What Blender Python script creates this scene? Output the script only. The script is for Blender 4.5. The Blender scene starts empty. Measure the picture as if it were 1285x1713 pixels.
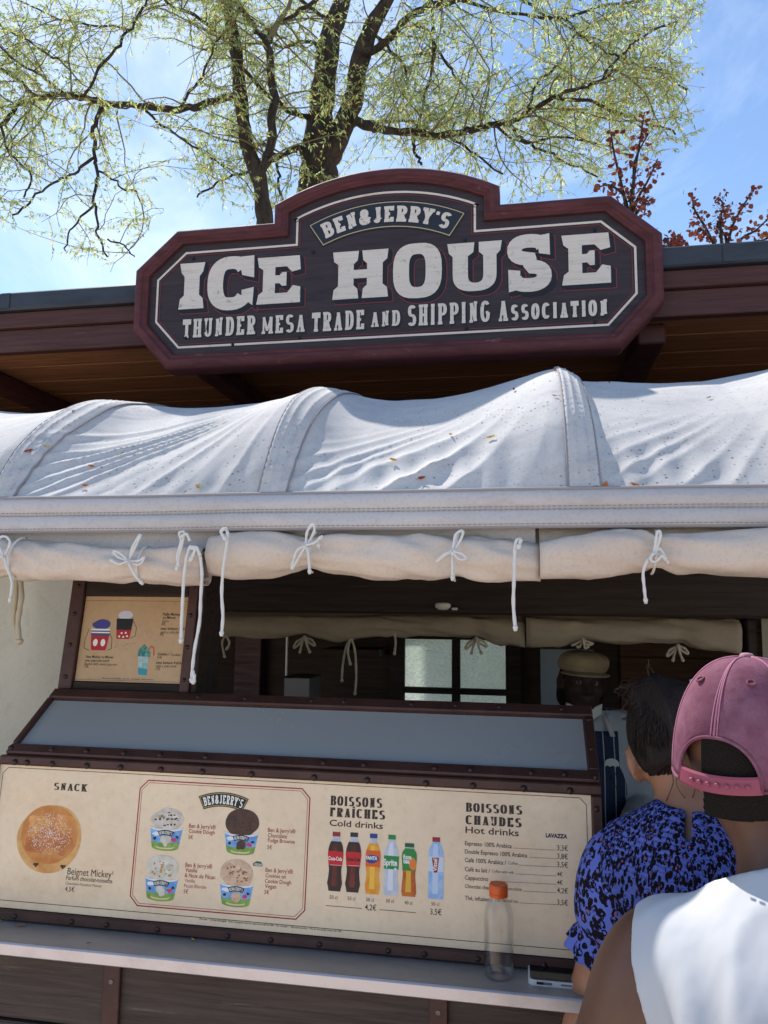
import bpy, math, random
import numpy as np
from mathutils import Vector, Matrix, Quaternion
R = math.radians
sin, cos, pi = math.sin, math.cos, math.pi
scene = bpy.context.scene
COL = scene.collection

# ------------------------------------------------------------------ camera
FPX, IW, IH = 1287.0, 1285.0, 1713.0          # focal length and frame in photograph pixels
YAW, PITCH, ROLL = R(10.4), R(7.2), R(0.65)
CAM = Vector((0, 0, 1.75))
_f0 = Vector((-sin(YAW), cos(YAW), 0)); _r0 = Vector((cos(YAW), sin(YAW), 0))
FWD = _f0 * cos(PITCH) + Vector((0, 0, sin(PITCH)))
_u0 = _r0.cross(FWD)
RIGHT = _r0 * cos(ROLL) + _u0 * sin(ROLL)
UP = _u0 * cos(ROLL) - _r0 * sin(ROLL)
cd = bpy.data.cameras.new('camera'); cam = bpy.data.objects.new('camera', cd); COL.objects.link(cam)
cam.matrix_world = Matrix(((RIGHT.x, UP.x, -FWD.x, CAM.x), (RIGHT.y, UP.y, -FWD.y, CAM.y), (RIGHT.z, UP.z, -FWD.z, CAM.z), (0, 0, 0, 1)))
cd.sensor_fit = 'VERTICAL'; cd.sensor_height = 24.0; cd.lens = 24.0 * FPX / IH
cd.clip_start = 0.02; cd.clip_end = 3000
scene.camera = cam

# ------------------------------------------------------------------ sky and sun
SUN_AZ, SUN_EL = R(-32), R(51.5)
SUN = Vector((sin(SUN_AZ) * cos(SUN_EL), cos(SUN_AZ) * cos(SUN_EL), sin(SUN_EL)))
world = bpy.data.worlds.new('World'); scene.world = world; world.use_nodes = True
wn = world.node_tree; wn.nodes.clear()
def _n(nt, t, **kw):
    n = nt.nodes.new(t)
    for k, v in kw.items(): setattr(n, k, v)
    return n
sky = _n(wn, 'ShaderNodeTexSky', sky_type='NISHITA', sun_disc=False, sun_elevation=SUN_EL, sun_rotation=SUN_AZ)
sky.air_density = 1.0; sky.dust_density = 0.02; sky.ozone_density = 1.6
tc = _n(wn, 'ShaderNodeTexCoord')
mp_ = _n(wn, 'ShaderNodeMapping'); mp_.inputs['Scale'].default_value = (1.6, 1.1, 2.6); mp_.inputs['Rotation'].default_value = (0.2, 0.5, 0.6)
n1 = _n(wn, 'ShaderNodeTexNoise'); n1.inputs['Scale'].default_value = 1.55; n1.inputs['Detail'].default_value = 9; n1.inputs['Roughness'].default_value = 0.58; n1.inputs['Distortion'].default_value = 0.7
dt = _n(wn, 'ShaderNodeVectorMath', operation='DOT_PRODUCT'); dt.inputs[1].default_value = (-0.42, 0.48, 0.77)
add = _n(wn, 'ShaderNodeMath', operation='MULTIPLY_ADD'); add.inputs[1].default_value = 0.62; 
mr = _n(wn, 'ShaderNodeMapRange'); mr.inputs['From Min'].default_value = 0.93; mr.inputs['From Max'].default_value = 1.30
mr.inputs['To Min'].default_value = 0.0; mr.inputs['To Max'].default_value = 0.62
mx = _n(wn, 'ShaderNodeMix', data_type='RGBA'); mx.inputs['B'].default_value = (7.4, 7.9, 8.6, 1)
bg = _n(wn, 'ShaderNodeBackground'); bg.inputs['Strength'].default_value = 0.100
wo = _n(wn, 'ShaderNodeOutputWorld')
L = wn.links.new
L(tc.outputs['Generated'], mp_.inputs['Vector']); L(mp_.outputs[0], n1.inputs['Vector'])
L(tc.outputs['Generated'], dt.inputs[0]); L(dt.outputs['Value'], add.inputs[0]); L(n1.outputs['Fac'], add.inputs[2])
L(add.outputs[0], mr.inputs['Value']); L(mr.outputs[0], mx.inputs['Factor']); hs_ = _n(wn, 'ShaderNodeHueSaturation'); hs_.inputs['Saturation'].default_value = 1.02; L(sky.outputs[0], hs_.inputs['Color']); L(hs_.outputs[0], mx.inputs['A'])
L(mx.outputs['Result'], bg.inputs['Color']); L(bg.outputs[0], wo.inputs['Surface'])
ld = bpy.data.lights.new('sun', 'SUN'); ld.energy = 3.3; ld.angle = R(0.55); ld.color = (1.0, 0.94, 0.86)
lo = bpy.data.objects.new('sun', ld); COL.objects.link(lo); lo.location = (-6, 8, 14)
lo.rotation_euler = (-SUN).to_track_quat('-Z', 'Y').to_euler()
scene.view_settings.view_transform = 'Standard'; scene.view_settings.look = 'None'
scene.view_settings.exposure = 1.0; scene.view_settings.gamma = 1.0
scene.cycles.max_bounces = 10; scene.cycles.diffuse_bounces = 5; scene.cycles.transparent_max_bounces = 16
scene.cycles.use_denoising = True
scene.cycles.caustics_reflective = False; scene.cycles.caustics_refractive = False

# ------------------------------------------------------------------ from a photograph pixel to a point on a real plane
def ray(px, py): return FWD * FPX + RIGHT * (px - IW / 2) - UP * (py - IH / 2)
def at(px, py, Y=None, Z=None, D=None, X=None):
    d = ray(px, py)
    if Y is not None: t = (Y - CAM.y) / d.y
    elif Z is not None: t = (Z - CAM.z) / d.z
    elif X is not None: t = (X - CAM.x) / d.x
    else: t = D / FPX
    return CAM + d * t

# ------------------------------------------------------------------ materials
def lin(c): return c / 12.92 if c <= 0.04045 else ((c + 0.055) / 1.055) ** 2.4
def rgb(r, g, b): return (lin(r / 255), lin(g / 255), lin(b / 255), 1)
def hexmul(c, k): return (min(c[0] * k, 1), min(c[1] * k, 1), min(c[2] * k, 1), 1)
class M:
    """a small node-material builder around one Principled BSDF"""
    def __init__(s, name, color, rough=0.6, metal=0.0, spec=0.5):
        s.m = bpy.data.materials.new(name); s.m.use_nodes = True
        s.nt = s.m.node_tree; s.p = s.nt.nodes['Principled BSDF']; s.out = s.nt.nodes['Material Output']
        s.p.inputs['Base Color'].default_value = color; s.p.inputs['Roughness'].default_value = rough
        s.p.inputs['Metallic'].default_value = metal; s.p.inputs['Specular IOR Level'].default_value = spec
        s.col = None; s.nrm = None; s.color = color
    def n(s, t, **kw): return _n(s.nt, t, **kw)
    def l(s, a, b): s.nt.links.new(a, b)
    def coord(s, scale=(1, 1, 1), rot=(0, 0, 0), kind='Object'):
        t = s.n('ShaderNodeTexCoord'); m = s.n('ShaderNodeMapping')
        m.inputs['Scale'].default_value = scale; m.inputs['Rotation'].default_value = rot
        s.l(t.outputs[kind], m.inputs['Vector']); return m.outputs[0]
    def noise(s, scale=5, detail=6, rough=0.6, vec=None, dist=0):
        n = s.n('ShaderNodeTexNoise'); n.inputs['Scale'].default_value = scale; n.inputs['Detail'].default_value = detail
        n.inputs['Roughness'].default_value = rough; n.inputs['Distortion'].default_value = dist
        s.l(vec if vec is not None else s.coord(), n.inputs['Vector']); return n.outputs['Fac']
    def voro(s, scale=5, vec=None, feature='F1', out='Distance', rnd=1):
        n = s.n('ShaderNodeTexVoronoi', feature=feature); n.inputs['Scale'].default_value = scale
        n.inputs['Randomness'].default_value = rnd
        s.l(vec if vec is not None else s.coord(), n.inputs['Vector']); return n.outputs[out]
    def ramp(s, fac, lo=0.0, hi=1.0, a=0.0, b=1.0):
        n = s.n('ShaderNodeMapRange'); n.inputs['From Min'].default_value = lo; n.inputs['From Max'].default_value = hi
        n.inputs['To Min'].default_value = a; n.inputs['To Max'].default_value = b
        s.l(fac, n.inputs['Value']); return n.outputs[0]
    def math(s, op, a, b):
        n = s.n('ShaderNodeMath', operation=op)
        for i, v in enumerate((a, b)):
            if isinstance(v, (int, float)): n.inputs[i].default_value = v
            else: s.l(v, n.inputs[i])
        return n.outputs[0]
    def mix(s, fac, color, mode='MIX'):
        """mix another colour (or colour socket) over the base by fac"""
        n = s.n('ShaderNodeMix', data_type='RGBA', blend_type=mode)
        if s.col is None: n.inputs['A'].default_value = s.color
        else: s.l(s.col, n.inputs['A'])
        if isinstance(color, tuple): n.inputs['B'].default_value = color
        else: s.l(color, n.inputs['B'])
        if isinstance(fac, (int, float)): n.inputs['Factor'].default_value = fac
        else: s.l(fac, n.inputs['Factor'])
        s.col = n.outputs['Result']; s.l(s.col, s.p.inputs['Base Color']); return s
    def bump(s, h, strength=0.3, dist=0.01):
        n = s.n('ShaderNodeBump'); n.inputs['Strength'].default_value = strength; n.inputs['Distance'].default_value = dist
        s.l(h, n.inputs['Height'])
        if s.nrm is not None: s.l(s.nrm, n.inputs['Normal'])
        s.nrm = n.outputs[0]; s.l(s.nrm, s.p.inputs['Normal']); return s
    def rough(s, h): s.l(h, s.p.inputs['Roughness']); return s

MATS = {}
def flat(name, c, rough=0.5, spec=0.4):
    if name not in MATS: MATS[name] = M(name, c, rough, 0, spec).m
    return MATS[name]

def wood(name, c, c2, grain=(1, 18, 18), rough=0.65, bump=0.25, wear=None, wearamt=0.62):
    m = M(name, c, rough, 0, 0.35)
    v = m.coord(grain)
    g = m.noise(4, 8, 0.65, v, 0.6)
    m.mix(m.ramp(g, 0.35, 0.7), c2)
    if wear:
        w = m.noise(3.2, 9, 0.75, m.coord((grain[0] * 1.3, grain[1] * .9, grain[2] * .9)), 0.3)
        m.mix(m.ramp(w, wearamt, wearamt + 0.07, 0, 0.75), wear)
    m.bump(g, bump, 0.004)
    m.rough(m.ramp(g, 0.3, 0.7, rough - 0.1, rough + 0.12))
    return m.m
MAROON = wood('maroon painted wood', rgb(80, 46, 47), rgb(58, 34, 35), (1.2, 16, 16), 0.5, 0.3, rgb(132, 98, 92), 0.66)
MAROON_F = wood('maroon sign frame paint', rgb(92, 49, 54), rgb(68, 37, 41), (2, 9, 9), 0.74, 0.35, rgb(150, 116, 110), 0.62)
FASCIA = wood('burgundy fascia paint', rgb(80, 48, 46), rgb(58, 37, 36), (1, 20, 20), 0.6, 0.4, rgb(104, 82, 76), 0.63)
SOFFIT = wood('brown soffit boards', rgb(152, 104, 70), rgb(112, 74, 50), (0.9, 14, 14), 0.7, 0.3)
DARKWOOD = wood('dark stained wood', rgb(52, 40, 34), rgb(36, 27, 23), (1, 16, 16), 0.7, 0.3)
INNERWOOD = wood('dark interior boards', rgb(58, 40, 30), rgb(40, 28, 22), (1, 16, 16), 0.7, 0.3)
PANELWOOD = wood('weathered brown counter boards', rgb(88, 74, 66), rgb(62, 51, 45), (1.0, 26, 26), 0.72, 0.8, rgb(112, 98, 88), 0.6)
RUST = M('rust brown painted steel', rgb(84, 56, 50), 0.5, 0.15, 0.4)
RUST.mix(RUST.ramp(RUST.noise(9, 8, 0.7), 0.4, 0.7), rgb(62, 40, 36)).mix(RUST.ramp(RUST.noise(40, 6, .7), 0.62, 0.7, 0, .5), rgb(110, 80, 68))
RUST.bump(RUST.noise(60, 5, .6), 0.15, 0.002); RUST = RUST.m
RIVET = M('dark rivet steel', rgb(62, 44, 40), 0.42, 0.4, 0.5).m
FLASH = M('grey blue roof flashing', rgb(58, 64, 74), 0.5, 0.3, 0.5)
FLASH.mix(FLASH.ramp(FLASH.noise(6, 8, .7, FLASH.coord((1, 3, 3))), 0.4, 0.7), rgb(44, 49, 57)).bump(FLASH.noise(20, 4), .1, .003); FLASH = FLASH.m
STEEL = M('brushed steel counter', rgb(172, 168, 162), 0.42, 0.3, 0.5)
STEEL.mix(STEEL.ramp(STEEL.noise(3, 8, .7, STEEL.coord((1, 2, 2))), .35, .7), rgb(142, 139, 136)); STEEL.rough(STEEL.ramp(STEEL.noise(5, 8, .75), .3, .7, .3, .5))
STEEL.bump(STEEL.noise(8, 3, .5, STEEL.coord((1, 60, 60))), .06, .001); STEEL = STEEL.m
STEEL_EDGE = M('satin aluminium edging', rgb(205, 200, 202), 0.32, 0.6, .5)
STEEL_EDGE.mix(STEEL_EDGE.ramp(STEEL_EDGE.noise(6, 8, .7), .45, .7, 0, .6), rgb(160, 155, 156)); STEEL_EDGE = STEEL_EDGE.m

def canvas(name, c, dirt, speck=True, rough=0.9, trans=0.12, fold=True, fs=.22):
    m = M(name, c, rough, 0, 0.15)
    b = m.noise(2.2, 7, 0.65)
    m.mix(m.ramp(b, 0.42, 0.72, 0, 0.5), dirt)
    b2 = m.noise(7, 8, 0.7, m.coord((1, 3, 3)))
    m.mix(m.ramp(b2, 0.52, 0.75, 0, 0.35), hexmul(dirt, .8))
    if speck:
        v = m.voro(118, None, 'F1', 'Distance')
        vc = m.voro(118, None, 'F1', 'Color')
        sep = m.n('ShaderNodeSeparateColor'); m.l(vc, sep.inputs[0])
        rad = m.ramp(sep.outputs[0], 0.55, 1.0, 0.0, 0.36)
        dots = m.math('LESS_THAN', v, rad)
        zone = m.ramp(m.noise(3.0, 4, .6), 0.42, 0.62, 0.05, 0.9)
        m.mix(m.math('MULTIPLY', dots, zone), rgb(120, 118, 120))
        v2 = m.voro(130, None, 'F1', 'Distance')
        m.mix(m.math('MULTIPLY', m.math('LESS_THAN', v2, 0.16), m.ramp(m.noise(5, 4, .6), 0.5, 0.65, 0, 0.6)), rgb(120, 116, 116))
    m.mix(m.ramp(m.noise(150, 5, .75), .5, .72, 0, .28), hexmul(dirt, .62)).mix(m.ramp(m.noise(5, 9, .8, m.coord((1, 2, .5))), .55, .74, 0, .4), hexmul(dirt, .8))
    w = m.noise(420, 2, .5)
    m.bump(w, 0.12, 0.0012)
    if fold:
        m.bump(m.noise(16, 4, .55, m.coord((1, .6, 1))), fs, 0.008)
    # a little light comes through the cloth
    tr = m.n('ShaderNodeBsdfTranslucent'); mixs = m.n('ShaderNodeMixShader'); mixs.inputs[0].default_value = trans
    m.l(m.col, tr.inputs['Color']); m.l(m.p.outputs[0], mixs.inputs[1]); m.l(tr.outputs[0], mixs.inputs[2]); m.l(mixs.outputs[0], m.out.inputs['Surface'])
    return m.m
CANVAS = canvas('white awning canvas', rgb(204, 202, 200), rgb(164, 161, 162), True, trans=0.0)
CANVAS_HEM = canvas('white hem canvas', rgb(198, 196, 198), rgb(158, 154, 156), False, trans=0.0)
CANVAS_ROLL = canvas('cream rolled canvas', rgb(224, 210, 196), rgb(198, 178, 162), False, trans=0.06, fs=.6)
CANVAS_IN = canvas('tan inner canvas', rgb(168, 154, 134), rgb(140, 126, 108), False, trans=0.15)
CANVAS_SIDE = canvas('beige side canvas', rgb(240, 232, 210), rgb(220, 210, 186), False, trans=0.7)
CORD = M('white cotton cord', rgb(222, 220, 216), 0.85, 0, .2)
CORD.bump(CORD.noise(300, 2, .5, CORD.coord((1, 1, .3))), .5, .002); CORD = CORD.m
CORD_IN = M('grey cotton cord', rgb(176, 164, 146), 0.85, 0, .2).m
STITCH = flat('stitched seam thread', rgb(150, 146, 146), .9)
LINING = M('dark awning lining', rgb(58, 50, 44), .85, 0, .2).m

# ------------------------------------------------------------------ objects, parts and copies
def tag(o, label=None, cat=None, group=None, kind=None):
    if label: o['label'] = label
    if cat: o['category'] = cat
    if group: o['group'] = group
    if kind: o['kind'] = kind
    return o
def empty(name, loc=(0, 0, 0), rot=(0, 0, 0), label=None, cat=None, group=None, parent=None):
    o = bpy.data.objects.new(name, None); COL.objects.link(o); o.location = loc; o.rotation_euler = rot
    o.empty_display_size = 0.05
    if parent: o.parent = parent
    return tag(o, label, cat, group)
def link(name, me, mat=None, parent=None, smooth=False, loc=None):
    if mat is not None: me.materials.append(mat)
    if smooth: me.polygons.foreach_set('use_smooth', [True] * len(me.polygons))
    o = bpy.data.objects.new(name, me); COL.objects.link(o)
    if parent: o.parent = parent
    if loc is not None: o.location = loc
    return o
def copy_tree(o, parent=None):
    c = o.copy(); COL.objects.link(c)
    if parent: c.parent = parent
    for ch in [x for x in bpy.data.objects if x.parent == o]: copy_tree(ch, c)
    return c

class MB:
    """collects boxes, tubes, sheets, and links them as ONE mesh object"""
    def __init__(s): s.v = []; s.f = []
    def add(s, vs, fs):
        b = len(s.v); s.v += [tuple(x) for x in vs]; s.f += [tuple(i + b for i in f) for f in fs]; return s
    def box(s, x0, x1, y0, y1, z0, z1, bev=0.0):
        if bev:
            b = min(bev, (x1 - x0) * .45, (y1 - y0) * .45, (z1 - z0) * .45)
            vs = []; 
            for sx, xa in ((-1, x0), (1, x1)):
                for sy, ya in ((-1, y0), (1, y1)):
                    for sz, za in ((-1, z0), (1, z1)):
                        vs += [(xa - sx * b, ya - sy * b, za), (xa - sx * b, ya, za - sz * b), (xa, ya - sy * b, za - sz * b)]
            import itertools
            I = lambda a, b_, c_, k: (a * 4 + b_ * 2 + c_) * 3 + k
            fs = []
            for a in (0, 1): fs.append((I(a, 0, 0, 2), I(a, 1, 0, 2), I(a, 1, 1, 2), I(a, 0, 1, 2)))
            for a in (0, 1): fs.append((I(0, a, 0, 1), I(1, a, 0, 1), I(1, a, 1, 1), I(0, a, 1, 1)))
            for a in (0, 1): fs.append((I(0, 0, a, 0), I(1, 0, a, 0), I(1, 1, a, 0), I(0, 1, a, 0)))
            for a in (0, 1):
                for c_ in (0, 1):
                    fs.append((I(a, c_, 0, 2), I(a, c_, 1, 2), I(a, c_, 1, 1), I(a, c_, 0, 1)))
                    fs.append((I(a, 0, c_, 2), I(a, 1, c_, 2), I(a, 1, c_, 0), I(a, 0, c_, 0)))
                    fs.append((I(0, a, c_, 1), I(1, a, c_, 1), I(1, a, c_, 0), I(0, a, c_, 0)))
            for a in (0, 1):
                for b_ in (0, 1):
                    for c_ in (0, 1): fs.append((I(a, b_, c_, 0), I(a, b_, c_, 1), I(a, b_, c_, 2)))
            return s.add(vs, fs)
        vs = [(x, y, z) for x in (x0, x1) for y in (y0, y1) for z in (z0, z1)]
        return s.add(vs, [(0, 1, 3, 2), (4, 6, 7, 5), (0, 4, 5, 1), (2, 3, 7, 6), (0, 2, 6, 4), (1, 5, 7, 3)])
    def tube(s, pts, rad, n=8, cap=True, flat=1.0):
        pts = [Vector(p) for p in pts]; m = len(pts)
        rad = rad if isinstance(rad, (list, tuple)) else [rad] * m
        vs = []; ref = None
        for i, p in enumerate(pts):
            t = (pts[min(i + 1, m - 1)] - pts[max(i - 1, 0)])
            if t.length < 1e-9: t = Vector((0, 0, 1))
            t.normalize()
            if ref is None:
                ref = Vector((0, 0, 1)) if abs(t.z) < .9 else Vector((1, 0, 0))
            a = (ref - t * ref.dot(t)).normalized(); b = t.cross(a); ref = a
            for k in range(n):
                q = 2 * pi * k / n
                vs.append(p + (a * cos(q) * flat + b * sin(q)) * rad[i])
        fs = [(i * n + k, i * n + (k + 1) % n, (i + 1) * n + (k + 1) % n, (i + 1) * n + k) for i in range(m - 1) for k in range(n)]
        if cap: fs += [tuple(range(n))[::-1], tuple((m - 1) * n + k for k in range(n))]
        return s.add(vs, fs)
    def grid(s, P, closed_u=False):
        """P[i][j] points -> quads"""
        nu, nv = len(P), len(P[0]); vs = [p for row in P for p in row]; fs = []
        for i in range(nu - (0 if closed_u else 1)):
            for j in range(nv - 1):
                a = i * nv + j; b = ((i + 1) % nu) * nv + j
                fs.append((a, b, b + 1, a + 1))
        return s.add(vs, fs)
    def lathe(s, prof, n=32, c=(0, 0, 0), sx=1, sy=1):
        P = [[(c[0] + r * cos(2 * pi * k / n) * sx, c[1] + r * sin(2 * pi * k / n) * sy, c[2] + z) for r, z in prof] for k in range(n)]
        return s.grid(P, True)
    def prism(s, poly, z0, z1, to=lambda x, y, z: (x, y, z)):
        n = len(poly)
        vs = [to(x, y, z0) for x, y in poly] + [to(x, y, z1) for x, y in poly]
        fs = [tuple(range(n))[::-1], tuple(range(n, 2 * n))] + [(i, (i + 1) % n, n + (i + 1) % n, n + i) for i in range(n)]
        return s.add(vs, fs)
    def build(s, name, mat=None, parent=None, smooth=False, loc=None, auto=None):
        me = bpy.data.meshes.new(name); me.from_pydata(s.v, [], s.f); me.update()
        if smooth or auto:
            me.polygons.foreach_set('use_smooth', [True] * len(me.polygons))
        o = link(name, me, mat, parent, False, loc)
        if auto:
            import bmesh
            bm = bmesh.new(); bm.from_mesh(me)
            for e in bm.edges:
                if len(e.link_faces) == 2 and e.calc_face_angle(0) > R(auto): e.smooth = False
            bm.to_mesh(me); bm.free()
        return o

def curve_mesh(splines, offset=0.0, z=0.0, fill=True):
    """2D closed outlines (holes by even-odd) filled by a curve and turned into a mesh"""
    c = bpy.data.curves.new('outline', 'CURVE'); c.dimensions = '2D'; c.fill_mode = 'FRONT'; c.offset = offset
    for pts in splines:
        sp = c.splines.new('POLY'); sp.points.add(len(pts) - 1); sp.use_cyclic_u = True
        for p, q in zip(sp.points, pts): p.co = (q[0], q[1], 0, 1)
    o = bpy.data.objects.new('outline', c); COL.objects.link(o)
    dg = bpy.context.evaluated_depsgraph_get(); me = bpy.data.meshes.new_from_object(o.evaluated_get(dg))
    v = [(a.co.x, a.co.y, a.co.z + z) for a in me.vertices]; f = [tuple(p.vertices) for p in me.polygons]
    bpy.data.objects.remove(o); bpy.data.curves.remove(c); bpy.data.meshes.remove(me)
    return v, f

def sgn_noise(seed):
    """a cheap smooth 2-D value noise"""
    rs = np.random.RandomState(seed); T = rs.rand(64, 64) * 2 - 1
    def f(x, y):
        xi, yi = math.floor(x), math.floor(y); fx, fy = x - xi, y - yi
        fx = fx * fx * (3 - 2 * fx); fy = fy * fy * (3 - 2 * fy)
        g = lambda a, b: T[a % 64, b % 64]
        return (g(xi, yi) * (1 - fx) + g(xi + 1, yi) * fx) * (1 - fy) + (g(xi, yi + 1) * (1 - fx) + g(xi + 1, yi + 1) * fx) * fy
    return f
# ------------------------------------------------------------------ lettering: a stroke alphabet with an elliptical pen and slab feet, and plain text
def arc(cx, cy, rx, ry, a0, a1, n=10, p=2.4):
    out = []
    for i in range(n + 1):
        t = R(a0 + (a1 - a0) * i / n); c_, s_ = cos(t), sin(t)
        out.append((cx + rx * math.copysign(abs(c_) ** (2 / p), c_), cy + ry * math.copysign(abs(s_) ** (2 / p), s_)))
    return out
A_, B_ = 0.16, 0.84
GLY = {   # strokes in a unit box; 's' = slab at the stroke's start, 'e' = at its end
 'A': [([(.10, 0), (.47, 1)], 's', .55), ([(.86, 0), (.5, 1)], 's'), ([(.28, .32), (.72, .32)], '')],
 'B': [([(A_, 0), (A_, 1)], 'se'), ([(A_, 1)] + arc(.5, .76, .42, .24, 90, -90) + [(A_, .52)], ''), ([(A_, .52)] + arc(.52, .26, .48, .26, 90, -90) + [(A_, 0)], '')],
 'C': [(arc(.5, .5, .5, .5, 42, 318, 22), '')],
 'D': [([(A_, 0), (A_, 1)], 'se'), ([(A_, 1)] + arc(.45, .5, .52, .5, 90, -90, 14) + [(A_, 0)], '')],
 'E': [([(A_, 0), (A_, 1)], 'se'), ([(A_, 1), (.9, 1), (.9, .76)], ''), ([(A_, .5), (.66, .5)], ''), ([(A_, 0), (.94, 0), (.94, .26)], '')],
 'F': [([(A_, 0), (A_, 1)], 'se'), ([(A_, 1), (.92, 1), (.92, .74)], ''), ([(A_, .5), (.68, .5)], '')],
 'G': [(arc(.5, .5, .5, .5, 42, 360, 24)[:-3] + [(.96, .36), (.96, .44)], ''), ([(.58, .44), (1.0, .44)], '')],
 'H': [([(.12, 0), (.12, 1)], 'se'), ([(.88, 0), (.88, 1)], 'se'), ([(A_, .5), (B_, .5)], '')],
 'I': [([(.5, 0), (.5, 1)], 'se')],
 'J': [([(.68, 1), (.68, .25)] + arc(.36, .25, .32, .25, 0, -165, 10), 's')],
 'K': [([(A_, 0), (A_, 1)], 'se'), ([(.88, 1), (.2, .45)], 's'), ([(.42, .62), (.88, 0)], 'e')],
 'L': [([(A_, 0), (A_, 1)], 'se'), ([(A_, 0), (.94, 0), (.94, .28)], '')],
 'M': [([(.06, 0), (.06, 1)], 's', .6), ([(.06, 1), (.5, .12)], '', .8), ([(.94, 1), (.5, .12)], '', .6), ([(.92, 0), (.92, 1)], 's')],
 'N': [([(A_, 0), (A_, 1)], 's', .62), ([(A_, 1), (B_, 0)], ''), ([(B_, 0), (B_, 1)], 'e', .62)],
 'O': [(arc(.5, .5, .5, .5, 0, 360, 28), '')],
 'P': [([(A_, 0), (A_, 1)], 'se'), ([(A_, 1)] + arc(.5, .74, .46, .26, 90, -90) + [(A_, .48)], '')],
 'R': [([(A_, 0), (A_, 1)], 'se'), ([(A_, 1)] + arc(.5, .75, .42, .25, 90, -90) + [(A_, .5)], ''), ([(.5, .5), (.86, 0)], 'e')],
 'S': [(arc(.5, .75, .42, .25, 30, 270, 14) + arc(.5, .25, .46, .25, 90, -150, 14), '')],
 'T': [([(.5, 0), (.5, 1)], 's'), ([(.04, .74), (.04, 1), (.96, 1), (.96, .74)], '')],
 'U': [([(.12, 1), (.12, .3)] + arc(.5, .3, .38, .3, 180, 360, 14) + [(.88, 1)], 'se', .85)],
 'V': [([(.1, 1), (.5, 0)], 's'), ([(.9, 1), (.5, 0)], 's')],
 'W': [([(.06, 1), (.3, 0)], 's'), ([(.3, 0), (.5, .9)], ''), ([(.5, .9), (.7, 0)], ''), ([(.94, 1), (.7, 0)], 's')],
 'Y': [([(.08, 1), (.5, .45)], 's'), ([(.92, 1), (.5, .45)], 's'), ([(.5, .45), (.5, 0)], 'e')],
 'Z': [([(.08, .78), (.08, 1), (.9, 1), (.1, 0), (.92, 0), (.92, .24)], '')],
 '&': [([(.98, .45), (.62, .05)] + arc(.4, .26, .38, .26, 290, 100, 12) + arc(.46, .78, .24, .22, 240, -50, 12) + [(.3, .42), (.95, 0)], '')],
 "'": [([(.5, 1), (.42, .74)], '')],
 'Î': [([(.5, 0), (.5, 1)], 'se'), ([(.2, 1.14), (.5, 1.3), (.8, 1.14)], '')],
}
def pen_stroke(pts, tx, ty, closed=False):
    """outline of a polyline drawn by an elliptical pen, mitred"""
    n = len(pts); L_, R_ = [], []
    for i in range(n):
        if closed: a, b = pts[(i - 1) % n], pts[(i + 1) % n]
        else: a, b = pts[max(i - 1, 0)], pts[min(i + 1, n - 1)]
        p = pts[i]
        def nrm(u, v):
            dx, dy = v[0] - u[0], v[1] - u[1]; l = math.hypot(dx, dy) or 1
            return -dy / l, dx / l
        if (not closed) and i in (0, n - 1): nx, ny = nrm(a, b); k = 1
        else:
            n0, n1_ = nrm(a, p), nrm(p, b); nx, ny = n0[0] + n1_[0], n0[1] + n1_[1]; l = math.hypot(nx, ny) or 1
            nx, ny = nx / l, ny / l; k = min(1 / max(nx * n0[0] + ny * n0[1], .45), 1.9)
        L_.append((p[0] + nx * tx / 2 * k, p[1] + ny * ty / 2 * k)); R_.append((p[0] - nx * tx / 2 * k, p[1] - ny * ty / 2 * k))
    return L_, R_
def slab_glyph(ch, w, h, tx, ty, slab=0.9, slabt=None, grow=0.0):
    """list of quads/polys (2D) for one letter in a w x h box"""
    out = []; slabt = slabt or ty
    mx_ = tx / 2; my = ty / 2
    f = lambda p: (mx_ + p[0] * (w - tx0), my + p[1] * (h - ty))
    tx0 = tx
    for st_ in GLY.get(ch, []):
        pts, sl = st_[0], st_[1]; tx = tx0 * (st_[2] if len(st_) > 2 else 1.0)
        q = [f(p) for p in pts]
        closed = len(q) > 8 and math.hypot(q[0][0] - q[-1][0], q[0][1] - q[-1][1]) < 1e-4
        if closed: q = q[:-1]
        Lp, Rp = pen_stroke(q, tx + grow * 2, ty + grow * 2, closed)
        m = len(q)
        for i in range(m if closed else m - 1):
            j = (i + 1) % m
            out.append(([Lp[i], Lp[j], Rp[j], Rp[i]], 0))
        for end, key in ((0, 's'), (-1, 'e')):
            if key in sl:
                x, y = q[end]; sw = tx * .5 + (w - tx) * slab * .16 + grow
                yy = (0, slabt) if y < h / 2 else (h - slabt, h)
                out.append(([(x - sw, yy[0] - grow), (x + sw, yy[0] - grow), (x + sw, yy[1] + grow), (x - sw, yy[1] + grow)], 1))
    return out
WIDE = {'M': 1.3, 'W': 1.4, 'I': .55, 'J': .8, "'": .34, ' ': .55, '&': 1.15, 'Î': .55, 'L': .92, 'E': .95, 'F': .9, 'S': .95}
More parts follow.
